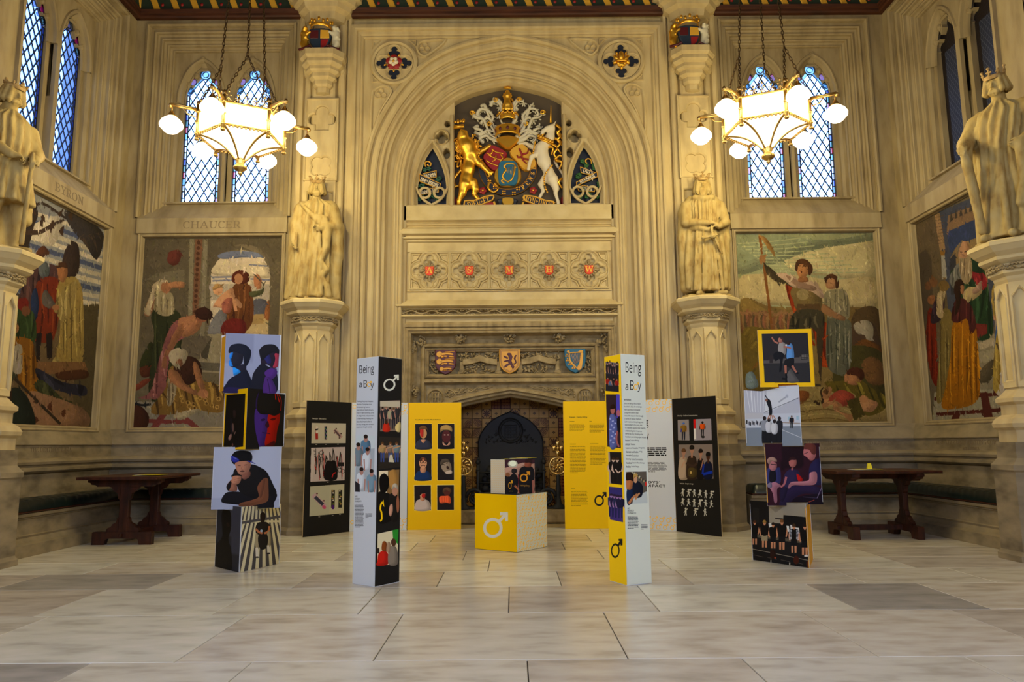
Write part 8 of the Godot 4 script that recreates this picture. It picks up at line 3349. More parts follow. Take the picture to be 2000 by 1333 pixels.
func stack_right():
	# two dancers in a dark studio, yellow mount
	var p := Pic.new(420, 440, P("208 70 772 84 808 692 240 688"), K(.82,.64,.0), GAIN)
	p.g("254 115 736 128 768 650 284 640", K(.13,.115,.11))
	p.g("272 400 752 370 756 436 276 436", K(.27,.25,.23))
	p.g("276 436 756 436 768 650 284 640", K(.14,.13,.125))
	p.soften(12)
	p.g("208 70 772 84 774 126 210 113", K(.82,.64,.0))
	p.g("240 640 806 650 808 692 240 688", K(.82,.64,.0))
	p.g("208 70 254 80 284 650 240 690", K(.82,.64,.0))
	p.g("735 90 772 84 808 692 767 690", K(.82,.64,.0))
	p.f("520 560 560 500 600 560 640 640 520 640", K(.30,.285,.27))
	p.g("664 350 738 346 742 402 668 406", K(.14,.13,.12))
	for i in 12:
		p.box(672 + (i % 4) * 16, 354 + (i / 4) * 16, 684 + (i % 4) * 16, 364 + (i / 4) * 16, K(.36,.34,.31))
	p.box(338, 350, 372, 430, K(.15,.12,.11))
	p.f("432 240 450 215 490 215 510 260 505 340 470 350 430 310", K(.52,.49,.45))
	p.line("362 155 390 200 428 222", 14, K(.58,.36,.28), 18)
	p.f("430 200 432 170 456 162 476 185 470 215 448 220", K(.58,.36,.29))
	p.f("450 165 480 160 496 200 480 215 470 190", K(.22,.14,.11))
	p.f("378 340 430 310 490 340 480 390 470 460 460 520 440 525 446 440 440 390 400 410", K(.065,.06,.06))
	p.f("520 300 520 240 560 228 584 270 592 390 520 390", K(.30,.48,.66))
	p.f("520 235 515 212 545 206 555 232 540 245", K(.16,.10,.08))
	p.line("484 262 540 272 560 285", 18, K(.55,.33,.26))
	p.f("495 455 505 400 590 385 588 470 560 490", K(.075,.07,.06))
	p.line("504 460 508 560", 26, K(.55,.34,.26), 18)
	p.line("575 465 600 510 620 540", 24, K(.55,.34,.26), 16)
	p.line("508 545 512 600 470 600", 20, K(.05,.045,.045))
	p.line("510 600 516 645", 22, K(.06,.055,.055))
	p.oval(628, 546, 14, 10, K(.05,.045,.045))
	p.oval(512, 246, 9, 12, K(.7,.66,.6))
	var q0 := Vector3(2.506,1.749,-7.5)
	prism("top board of the right stack, two dancers in a yellow mount", [xz(q0), xz(Vector3(3.039,1.731,-7.45)), Vector2(2.84,-8.05)], q0.y, (Vector3(2.512,2.336,-7.5)).y, {0: p, 1: M.board_yellow, 2: M.board_yellow}, {0: P("0 0 .33 0 .33 .05 .68 .05 .68 0 1 0 1 1 0 1"), 1: rect2(0, 0.05, 1, 1), 2: rect2(0, 0.05, 1, 1)}, M.board_yellow)
	# a figure held high by a ring of others in a white hall
	var a := Pic.new(440, 460, P("62 690 632 645 680 1290 90 1290"), K(.62,.64,.66), GAIN)
	a.g("62 690 632 645 650 940 76 960", K(.58,.59,.61))
	a.g("300 700 632 650 640 770 330 930 270 940", K(.66,.67,.68))
	a.g("90 1100 660 1080 680 1290 90 1290", K(.40,.43,.46))
	a.g("84 955 260 945 266 1000 84 1010", K(.60,.60,.60))
	a.soften(14)
	for i in 6:
		a.line("%f 690 %f 940" % [90 + i * 36, 130 + i * 26], 5, K(.70,.71,.72))
	a.line("270 940 630 780", 5, K(.28,.29,.30))
	a.line("420 830 510 765", 16, K(.52,.53,.55))
	a.oval(508, 765, 14, 17, K(.55,.56,.58))
	a.line("140 690 150 920", 9, K(.72,.73,.74))
	for i in 15:
		a.oval(95 + i * 12, 1040 + (i * 7) % 26, 7, 22, [K(.12,.12,.13), K(.60,.60,.60), K(.3,.3,.32)][i % 3])
	a.line("440 1110 660 1200", 6, K(.62,.63,.64))
	a.line("450 1040 660 1050", 12, K(.50,.46,.42))
	for q in [[520,980], [610,970]]:
		a.box(q[0], q[1], q[0] + 26, q[1] + 40, K(.50,.60,.64))
	a.kid(560, 1100, 130, K(.07,.07,.08), K(.07,.07,.08), K(.5,.38,.32), K(.1,.08,.07))
	a.f("288 800 330 810 352 900 350 960 325 970 318 900 300 850", K(.06,.06,.065))
	a.line("318 820 280 762", 14, K(.07,.07,.08), 8)
	a.oval(294, 812, 13, 15, K(.42,.28,.22))
	for q in [[275, 1000, K(.45,.46,.48)], [430, 1000, K(.10,.10,.11)], [320, 1015, K(.64,.64,.64)], [378, 1030, K(.66,.66,.66)]]:
		a.f("%f 1260 %f %f %f %f %f 1260" % [q[0] - 24, q[0] - 22, q[1] + 100, q[0] + 24, q[1] + 100, q[0] + 26], K(.07,.065,.07))
		a.f("%f %f %f %f %f %f %f %f" % [q[0] - 30, q[1] + 30, q[0] + 30, q[1] + 30, q[0] + 28, q[1] + 125, q[0] - 26, q[1] + 125], q[2])
		a.oval(q[0], q[1], 18, 22, K(.12,.09,.08))
	for i in 4:
		a.line("%f 1010 %f 965" % [305 + i * 28, 325 + i * 12], 10, K(.56,.40,.32))
	var a0 := Vector3(2.392,1.16,-7.68)
	prism("second board of the right stack, dancers lifting one person high in a white hall", [xz(a0), xz(Vector3(2.876,1.172,-7.45)), Vector2(2.95,-7.98)], a0.y, (Vector3(2.402,1.764,-7.68)).y, {0: a}, {0: P("0 0 .3 0 .3 .05 .65 .05 .65 0 1 0 1 1 .65 1 .65 .97 .32 .92 0 .95"), 1: rect2(0, 0.05, 1, 0.93), 2: rect2(0, 0.05, 1, 0.93)}, M.board_white)
	# three boys talking, seated, violet stage light
	var c := Pic.new(440, 460, P("256 84 790 78 832 666 284 682"), K(.15,.055,.09), GAIN)
	c.g("430 100 640 100 640 300 420 330", K(.10,.04,.06))
	c.soften(30)
	c.f("276 460 280 340 310 310 350 330 400 310 416 360 410 460 330 470", K(.17,.17,.34))
	c.f("304 440 310 340 360 330 372 420 350 450", K(.07,.06,.08))
	c.f("300 300 305 262 340 250 376 275 372 325 340 345 312 330", K(.58,.36,.36))
	c.f("282 250 300 220 340 212 374 232 376 258 330 250 306 285", K(.55,.42,.36))
	c.line("320 280 372 284", 6, K(.13,.08,.1))
	c.f("300 490 350 450 400 470 420 490 380 520 380 640 352 650 336 560", K(.56,.36,.40))
	c.f("280 480 320 455 330 500 300 510", K(.40,.36,.42))
	c.f("440 470 452 380 500 330 560 330 598 350 610 440 560 520 470 510", K(.14,.11,.22))
	c.f("500 285 498 240 530 218 566 232 568 280 548 306 520 304", K(.56,.32,.29))
	c.f("494 250 500 222 535 206 568 226 560 238 520 238", K(.15,.07,.07))
	c.line("530 310 528 335", 18, K(.5,.28,.27))
	c.line("470 400 450 470 415 500", 22, K(.54,.31,.32), 16)
	c.f("570 370 606 388 632 430 590 442", K(.60,.06,.05))
	c.f("690 420 700 290 760 228 800 240 816 400 806 470 720 470", K(.12,.10,.22))
	c.f("700 360 760 350 770 420 745 470 640 480 540 480 500 510 486 500 520 450 640 440 690 425", K(.62,.40,.42))
	c.f("640 190 642 130 680 96 740 110 756 180 740 230 700 240 670 210", K(.60,.35,.34))
	c.f("640 130 660 84 720 78 756 110 752 180 720 180 690 140", K(.34,.16,.13))
	c.line("642 180 680 165", 5, K(.12,.08,.1))
	c.f("400 680 430 600 490 520 640 480 780 490 820 520 820 560 640 560 560 600 470 682", K(.13,.09,.19))
	c.f("404 560 420 510 470 500 480 540 440 640 410 620", K(.11,.08,.16))
	c.f("560 600 820 560 830 666 560 672", K(.07,.04,.075))
	c.line("770 600 822 480", 6, K(.40,.34,.42))
	c.line("630 590 770 600", 8, K(.17,.14,.2))
	c.line("690 640 744 618", 8, K(.42,.18,.14))
	var c0 := Vector3(2.521,.576,-7.52)
	prism("third board of the right stack, three boys seated talking in violet stage light", [xz(c0), xz(Vector3(3.075,.587,-7.52)), Vector2(2.88,-8.05)], c0.y, (Vector3(2.523,1.185,-7.52)).y, {0: c, 2: M.board_yellow}, {0: P("0 0 .34 0 .34 .05 .72 .05 .72 .01 1 .01 1 1 .72 1 .72 .95 .33 .95 .33 1 0 1"), 1: rect2(0, 0.05, 1, 0.94), 2: rect2(0, 0.05, 1, 0.94)}, M.board_white)
	# a row of boys on a stage
	var e := Pic.new(440, 480, P("118 630 662 648 702 1288 148 1212"), K(.075,.07,.068), GAIN)
	e.g("300 640 662 648 668 780 445 765 440 850 308 850", K(.46,.43,.37))
	e.g("308 690 440 690 370 745", K(.40,.37,.32))
	e.g("445 765 668 780 672 900 445 880", K(.06,.055,.055))
	e.g("150 700 210 710 210 850 150 850", K(.10,.095,.09))
	e.g("140 960 690 1020 690 1050 140 985", K(.28,.25,.2))
	e.g("140 985 690 1050 694 1190 146 1105", K(.085,.08,.08))
	for q in [[460,870], [510,862], [560,886], [300,850]]:
		e.g("%f %f %f %f %f %f %f %f" % [q[0], q[1], q[0] + 38, q[1] + 3, q[0] + 42, q[1] + 60, q[0] + 8, q[1] + 62], K(.66,.66,.64))
	e.g("365 795 440 800 440 815 365 808", K(.15,.13,.12))
	for q in [[168, 1072, 238, 0, K(.24,.13,.08)], [262, 1100, 270, 1, K(.50,.38,.17)], [345, 1108, 258, 0, K(.12,.09,.07)], [430, 1120, 300, 0, K(.36,.23,.12)], [548, 1150, 290, 2, K(.2,.14,.08)], [655, 1172, 315, 3, K(.10,.07,.06)]]:
		e.kid(q[0], q[1], q[2], K(.055,.05,.05), K(.48,.44,.34) if q[3] == 1 else K(.06,.06,.065), K(.62,.42,.30), q[4], 1.0, 0.85)
		if q[3] == 2:
			for i in 8:
				for sg in [-1,1]:
					e.line("%f %f %f %f" % [q[0] + sg * 22, 900 + i * 14, q[0] + sg * 48, 906 + i * 14], 6, K(.60,.62,.66))
		if q[3] == 3:
			e.box(q[0] - 4, q[1] - 14, q[0] + 30, q[1] + 4, K(.68,.67,.64))
	e.line("148 1106 690 1212", 7, K(.40,.37,.32))
	for i in 4:
		e.line("%f %f %f %f" % [160 + i * 130, 1165 + i * 22, 250 + i * 130, 1185 + i * 22], 4, K(.28,.25,.22))
	e.f("318 1180 318 1120 340 1108 366 1125 372 1190 340 1200", K(.13,.07,.05))
	e.oval(366, 1190, 10, 8, K(.45,.2,.13))
	e.oval(570, 1210, 28, 42, K(.20,.08,.05))
	e.box(320, 1212, 328, 1240, K(.55,.52,.46))
	e.box(500, 1236, 512, 1270, K(.55,.52,.46))
	e.oval(686, 1250, 14, 36, K(.28,.12,.07))
	prism("lowest board of the right stack, six boys standing on a stage", [Vector2(2.46,-7.887), Vector2(2.837,-7.358), Vector2(3.09,-7.9)], 0.0, 0.602, {0: e, 1: M.board_yellow}, {0: P("0 0 1 0 1 1 .62 1 .62 .955 .33 .92 .33 1 0 1"), 1: rect2(0, 0, 1, 0.94), 2: rect2(0, 0, 1, 0.94)}, M.board_white)

# ---------------------------------------------------------------- the wall paintings
const MURAL_GAIN := Color(1.5,1.42,1.35)

func mural(o_label: String, p: Pic, t: Transform3D, uc: float, seed_: int):
	p.daub(700, seed_, 40.0, 9.0, 0.13)
	p.daub(2200, seed_ + 5, 18.0, 4.5, 0.2)
	p.soften(2.0)
	p.wear(seed_, 0.012, 0.16, K(.10,.08,.05))
	p.wear(seed_ + 2, 0.2, 0.12, K(.05,.04,.03))
	var o := thing("mural", o_label, "mural painting", t * Vector3(uc, 1.475, -0.055))
	var b := t.basis
	var w := 1.055
	var m := put("painted_plaster", face(b * Vector3(-w, 2.885, 0), b * Vector3(w, 2.885, 0), b * Vector3(w, 0, 0), b * Vector3(-w, 0, 0)), print_mat(p, 0.75), o)
	m.set_meta("label", "painted plaster surface")
	var s := mesh()
	X = Transform3D(b, Vector3.ZERO)
	box(s, Vector3(0,1.4425,-.012), Vector3(2 * w, 2.885, 0.02))
	X = Transform3D.IDENTITY
	put("plaster_panel", s, M.stone, o)

func build_murals():
	var tb := Transform3D(Basis.IDENTITY, Vector3(0, 0, ZB))
	var tl := Transform3D(Basis(Vector3(0,0,-1), Vector3(0,1,0), Vector3(1,0,0)), Vector3(-XW, 0, 0))
	var tr := Transform3D(Basis(Vector3(0,0,1), Vector3(0,1,0), Vector3(-1,0,0)), Vector3(XW, 0, 0))
	mural("wall painting of grieving women and a man holding an infant beneath an arch", paint_parting(), tb, -4.54, 20)
	mural("wall painting of an armoured youth raising a lance beside a woman", paint_knight(), tb, 4.47, 30)
	mural("wall painting of a pale robed monk and soldiers under a tree", paint_monk(), tl, 9.48, 40)
	mural("wall painting of a bearded old king enthroned above kneeling women", paint_throne(), tr, -9.54, 50)

func paint_parting() -> Pic:
	var p := Pic.new(560, 780, P("713 220 1397 210 1390 1167 654 1169"), K(.33,.30,.22), MURAL_GAIN)
	# masonry, pier, arched opening to sea and hills
	p.g("713 220 930 222 930 700 690 760", K(.30,.27,.20))
	p.g("770 390 910 370 910 440 720 420", K(.36,.33,.25))
	p.f("825 330 830 290 870 275 895 290 880 340 850 350", K(.33,.16,.12))
	p.g("935 222 955 222 950 600 930 600", K(.42,.39,.30))
	p.g("962 222 998 222 980 600 952 600", K(.36,.25,.17))
	for i in 14:
		p.oval(978 - i * 1.0, 240 + i * 26, 9, 9, K(.24,.15,.10))
	p.g("1004 222 1024 222 1014 700 990 700", K(.40,.37,.29))
	p.g("1024 222 1397 212 1397 330 1330 330 1250 260 1130 270 1060 330 1024 420", K(.27,.24,.18))
	p.f("1030 400 1060 310 1130 262 1200 246 1290 268 1350 330 1362 400 1330 400 1300 310 1200 270 1110 290 1055 360", K(.36,.32,.24))
	p.g("1040 700 1042 390 1070 330 1120 290 1200 274 1280 290 1320 340 1338 400 1330 690", K(.64,.58,.48))
	p.f("1050 360 1110 320 1180 345 1300 330 1335 380 1335 410 1200 405 1060 395", K(.66,.60,.48))
	p.f("1075 300 1140 280 1260 284 1300 312 1200 310 1100 318", K(.34,.36,.42))
	for q in [[1046,408,1170,404], [1050,425,1180,420], [1230,345,1330,352], [1240,415,1338,420]]:
		p.line("%d %d %d %d" % q, 8, K(.38,.38,.42))
	p.g("1040 440 1338 440 1338 520 1040 520", K(.54,.50,.42))
	p.f("1040 640 1090 570 1130 600 1150 690 1040 700", K(.38,.37,.36))
	p.f("1240 540 1280 512 1330 530 1335 600 1240 590", K(.27,.27,.29))
	p.g("1200 600 1336 600 1336 700 1150 700", K(.60,.52,.36))
	p.g("1255 590 1312 588 1312 636 1255 640", K(.52,.42,.26))
	p.g("1030 690 1390 690 1390 900 960 880", K(.46,.42,.32))
	p.g("980 830 1390 850 1390 900 980 870", K(.30,.28,.22))
	p.g("1340 330 1397 330 1392 1000 1340 1000", K(.30,.27,.20))
	p.g("900 700 1040 700 1050 720 1000 800 900 800", K(.30,.27,.21))
	p.g("990 800 1050 705 1030 820", K(.22,.2,.15))
	# pavement
	p.g("654 1030 1390 1040 1390 1169 654 1169", K(.44,.41,.34))
	p.g("740 1169 820 1060 870 1060 1000 1169 960 1169 840 1080 780 1169", K(.38,.18,.16))
	p.g("700 1120 960 1130 960 1150 690 1140", K(.38,.18,.16))
	p.f("654 1060 700 1060 735 1110 720 1169 654 1169", K(.22,.12,.07))
	p.f("700 800 740 730 760 760 745 850 690 860", K(.16,.17,.08))
	p.f("690 860 750 850 740 900 700 905", K(.27,.14,.08))
	# woman on the left, arms raised to her veil
	p.folds("735 1000 760 700 745 610 770 560 850 560 900 620 890 800 830 1010", K(.15,.16,.09), K(.10,.11,.06), K(.21,.22,.12), 9, 1)
	p.f("712 590 730 520 770 470 790 500 760 560 735 600", K(.52,.36,.23))
	p.folds("760 570 770 500 800 480 850 490 860 580 810 600", K(.50,.45,.33), K(.36,.32,.22), K(.62,.57,.43), 7, 2)
	p.folds("714 580 745 480 760 440 800 418 830 430 800 470 770 500 745 560 740 596", K(.56,.50,.38), K(.38,.34,.24), K(.66,.60,.46), 6, 3)
	p.oval(815, 458, 22, 28, K(.50,.34,.22))
	p.f("832 440 880 428 915 438 905 460 850 462 836 480", K(.55,.38,.25))
	# bending woman in a mauve robe
	p.folds("680 1010 740 980 790 800 830 680 880 615 930 625 935 690 870 740 830 860 815 1000 760 1022", K(.42,.25,.23), K(.29,.16,.15), K(.54,.36,.33), 11, 4)
	p.f("880 620 930 600 980 598 1000 640 960 690 900 700", K(.55,.37,.25))
	p.f("880 650 915 660 870 740 830 800 822 860 800 850 815 780", K(.53,.35,.23))
	p.oval(1000, 595, 34, 36, K(.45,.28,.19))
	p.f("965 590 975 565 1015 556 1050 580 1045 615 1010 618 985 612", K(.17,.09,.06))
	p.f("665 950 720 915 745 920 700 960 668 975", K(.42,.2,.13))
	# kneeling figure with a white headcloth, clasped hands, gold brocade
	p.folds("740 1080 820 960 840 860 900 840 960 830 1000 920 1110 960 1110 1085 960 1075 840 1100", K(.40,.30,.13), K(.24,.17,.08), K(.56,.44,.20), 15, 5, 50.0)
	p.folds("826 1040 832 920 850 880 880 900 870 990 850 1050", K(.50,.45,.34), K(.33,.28,.2), K(.58,.53,.4), 4, 6)
	p.f("862 850 930 800 990 830 1000 900 930 950 880 930", K(.19,.11,.07))
	p.f("838 820 840 780 880 758 920 770 930 800 900 850 860 850", K(.58,.53,.42))
	p.f("870 830 895 812 905 840 890 855", K(.42,.27,.18))
	p.f("836 870 880 880 920 940 980 985 970 1000 900 970 840 920", K(.52,.35,.22))
	p.f("960 830 985 850 1020 960 1030 1000 1000 980 965 900", K(.52,.35,.22))
	p.oval(1010, 992, 28, 22, K(.55,.37,.24))
	for i in 12:
		p.ring(900 + (i * 61) % 210, 1010 + (i * 37) % 60, 9, 4, K(.58,.46,.22))
	p.f("860 1105 900 1085 980 1070 990 1080 920 1120 880 1125", K(.58,.53,.40))
	p.line("665 1040 700 1050 745 1045", 12, K(.10,.10,.10))
	# man with the infant
	p.folds("1120 690 1130 560 1150 460 1190 430 1240 450 1260 560 1250 640 1200 690", K(.30,.17,.08), K(.20,.10,.05), K(.40,.25,.12), 8, 7)
	p.f("1100 690 1120 620 1210 620 1215 690", K(.33,.10,.08))
	p.f("1150 430 1152 390 1190 372 1230 390 1232 425 1200 440", K(.26,.11,.06))
	p.oval(1180, 415, 22, 26, K(.52,.36,.24))
	p.f("1235 480 1290 470 1310 455 1300 490 1250 505", K(.24,.24,.14))
	p.f("1262 455 1256 405 1275 392 1290 410 1296 455 1280 465", K(.55,.36,.23))
	p.line("1255 388 1310 445", 6, K(.25,.22,.18))
	p.f("1055 550 1080 510 1100 490 1150 460 1165 500 1200 540 1190 560 1150 530 1130 570 1100 560 1070 555", K(.64,.46,.32))
	p.f("1100 570 1110 520 1150 510 1150 560 1130 590", K(.50,.29,.22))
	p.oval(1078, 470, 25, 26, K(.66,.48,.33))
	p.f("1054 470 1056 445 1085 440 1104 460 1090 458", K(.55,.42,.24))
	p.line("1160 520 1170 575", 17, K(.62,.44,.30))
	p.f("1315 600 1325 530 1340 530 1338 620", K(.48,.30,.16))
	return p

func paint_knight() -> Pic:
	var p := Pic.new(560, 780, P("75 97 805 89 883 1119 100 1128"), K(.40,.33,.17), MURAL_GAIN)
	# sky
	p.g("75 97 805 89 835 500 90 480", K(.47,.48,.34))
	p.f("330 240 420 190 600 150 810 140 830 330 560 320 400 300", K(.62,.57,.40))
	p.f("90 330 250 310 420 320 600 340 825 330 835 490 500 490 330 480 90 460", K(.58,.52,.35))
	p.f("80 110 300 105 560 130 800 95 806 130 500 180 300 250 78 310", K(.42,.44,.33))
	for i in 10:
		p.line("%d %d %d %d %d %d" % [90 + i * 20, 150 + i * 16, 250 + i * 30, 140 + i * 18, 420 + i * 38, 120 + i * 20], 5, K(.52,.53,.38))
	# plain with a crowd
	p.f("92 470 150 440 210 470 330 500 500 490 835 500 850 640 100 640", K(.36,.29,.14))
	p.f("100 450 150 440 200 480 260 520 120 520", K(.42,.34,.16))
	var r := RandomNumberGenerator.new()
	r.seed = 2
	for i in 26:
		var x := 100.0 + i * 11.0
		p.oval(x, r.randf_range(540, 600), 11, 46, [K(.37,.25,.14), K(.42,.32,.18), K(.28,.22,.13), K(.43,.27,.18)][i % 4])
		p.oval(x, r.randf_range(512, 530), 7, 9, K(.43,.31,.19))
	p.f("100 620 260 610 330 640 330 930 110 930", K(.33,.27,.09))
	for i in 16:
		p.line("%d %d %d %d" % [110 + (i * 53) % 220, 640 + (i * 37) % 260, 140 + (i * 53) % 220, 600 + (i * 37) % 260], 12, [K(.40,.33,.11), K(.27,.22,.09), K(.36,.24,.08)][i % 3])
	p.f("115 860 150 840 180 900 170 930 118 930", K(.38,.44,.44))
	p.f("700 520 835 500 858 760 700 720", K(.26,.20,.11))
	p.f("690 600 740 560 800 570 835 640 850 750 760 740 700 700", K(.24,.18,.12))
	p.f("700 580 760 555 800 580 805 640 780 700 760 640 720 630", K(.52,.48,.38))
	p.f("705 690 760 660 840 700 850 760 720 740", K(.32,.2,.08))
	p.f("600 740 860 740 880 1119 640 1119", K(.22,.20,.08))
	p.f("740 800 790 755 850 790 868 900 780 900", K(.35,.24,.12))
	p.f("380 930 640 930 900 1000 880 1119 100 1128 100 1000", K(.47,.40,.22))
	p.f("390 950 450 950 452 985 400 1020", K(.42,.24,.10))
	for i in 5:
		p.line("400 %d 560 %d 700 %d" % [1010 + i * 26, 1000 + i * 24, 1050 + i * 18], 6, [K(.35,.28,.14), K(.55,.48,.28)][i % 2])
	# lance
	p.line("206 110 236 360 268 680", 14, K(.38,.23,.10))
	p.f("200 105 240 120 280 185 285 225 262 190 226 140", K(.50,.37,.18))
	# the youth: red cloak, breastplate, pale scarf
	p.folds("330 330 350 320 400 470 420 640 500 700 600 690 610 740 570 810 520 800 500 700 380 520", K(.44,.15,.05), K(.30,.09,.03), K(.58,.24,.08), 9, 3)
	p.folds("470 530 540 560 600 640 612 720 580 790 520 800 500 700", K(.52,.19,.05), K(.33,.10,.03), K(.62,.30,.12), 5, 8)
	p.f("236 290 250 270 300 310 380 330 420 360 400 390 330 360 270 340", K(.20,.17,.10))
	p.oval(218, 235, 17, 30, K(.45,.32,.18))
	p.f("228 250 250 280 300 330 280 345 240 310", K(.22,.18,.11))
	p.f("365 400 420 350 500 380 530 430 520 500 400 500 380 460", K(.36,.30,.16))
	p.oval(430, 420, 34, 30, K(.46,.40,.25))
	p.g("400 470 520 470 530 520 390 520", K(.27,.20,.11))
	p.folds("352 620 390 510 530 510 540 600 520 640 460 590 420 640", K(.19,.17,.11), K(.12,.11,.07), K(.31,.28,.19), 7, 4)
	p.g("400 600 440 590 470 900 520 910 500 700 500 600 540 600 520 920 440 920", K(.20,.16,.10))
	p.f("290 310 360 310 430 350 500 350 540 420 530 440 470 400 380 380 340 350", K(.60,.50,.40))
	p.f("340 315 420 350 500 380 480 400 390 370", K(.46,.36,.28))
	p.f("395 290 398 250 430 236 460 250 462 300 440 330 415 330", K(.56,.38,.22))
	p.f("390 280 400 240 440 230 480 262 482 300 462 316 455 270 415 258 400 296", K(.27,.16,.08))
	p.f("410 330 450 325 460 350 410 352", K(.46,.30,.17))
	p.oval(424, 298, 4, 7, K(.22,.1,.06))
	p.line("405 268 420 266", 4, K(.2,.12,.07))
	p.line("436 266 452 270", 4, K(.2,.12,.07))
	# the woman
	p.folds("555 800 560 540 600 540 680 560 690 650 680 810 640 860", K(.29,.29,.22), K(.19,.20,.15), K(.44,.43,.34), 10, 5)
	p.folds("540 440 560 400 620 390 660 400 680 480 670 550 600 545 560 540", K(.42,.39,.28), K(.30,.28,.20), K(.56,.52,.38), 9, 6)
	p.f("555 380 556 330 580 316 610 325 612 370 590 390", K(.56,.40,.26))
	p.f("550 360 556 320 590 310 622 335 620 380 606 385 600 340 570 332", K(.25,.15,.08))
	p.f("540 470 600 510 660 545 640 560 580 540 530 510", K(.46,.33,.20))
	p.line("574 358 584 358", 4, K(.2,.1,.06))
	# the group on the ground: woman in green with children, a long horn
	p.folds("540 900 620 890 720 880 800 930 880 980 860 1050 760 1080 700 960 600 960", K(.29,.25,.07), K(.19,.17,.05), K(.42,.37,.12), 9, 7, 60.0)
	p.f("650 890 655 850 690 822 740 830 750 870 720 910 680 910", K(.55,.37,.22))
	p.f("660 850 690 815 740 822 758 860 740 885 710 860", K(.24,.12,.06))
	p.f("560 990 620 940 690 960 700 1000 640 1030 600 1020", K(.48,.20,.13))
	p.f("525 960 560 920 580 940 560 1000 540 1010 600 1000 640 1030 620 1060 690 1080 680 1118 640 1080 590 1050 580 1020 530 1040", K(.60,.42,.25))
	p.f("725 1020 760 990 830 1010 800 1060 750 1060 770 1090 735 1060", K(.60,.43,.27))
	p.oval(752, 990, 24, 22, K(.56,.39,.23))
	p.line("483 1003 510 1018 530 1000 520 950 535 925", 17, K(.17,.12,.06), 6)
	p.f("530 950 560 930 556 965", K(.3,.2,.1))
	p.g("660 1000 720 980 760 1080 700 1110", K(.22,.19,.06))
	return p

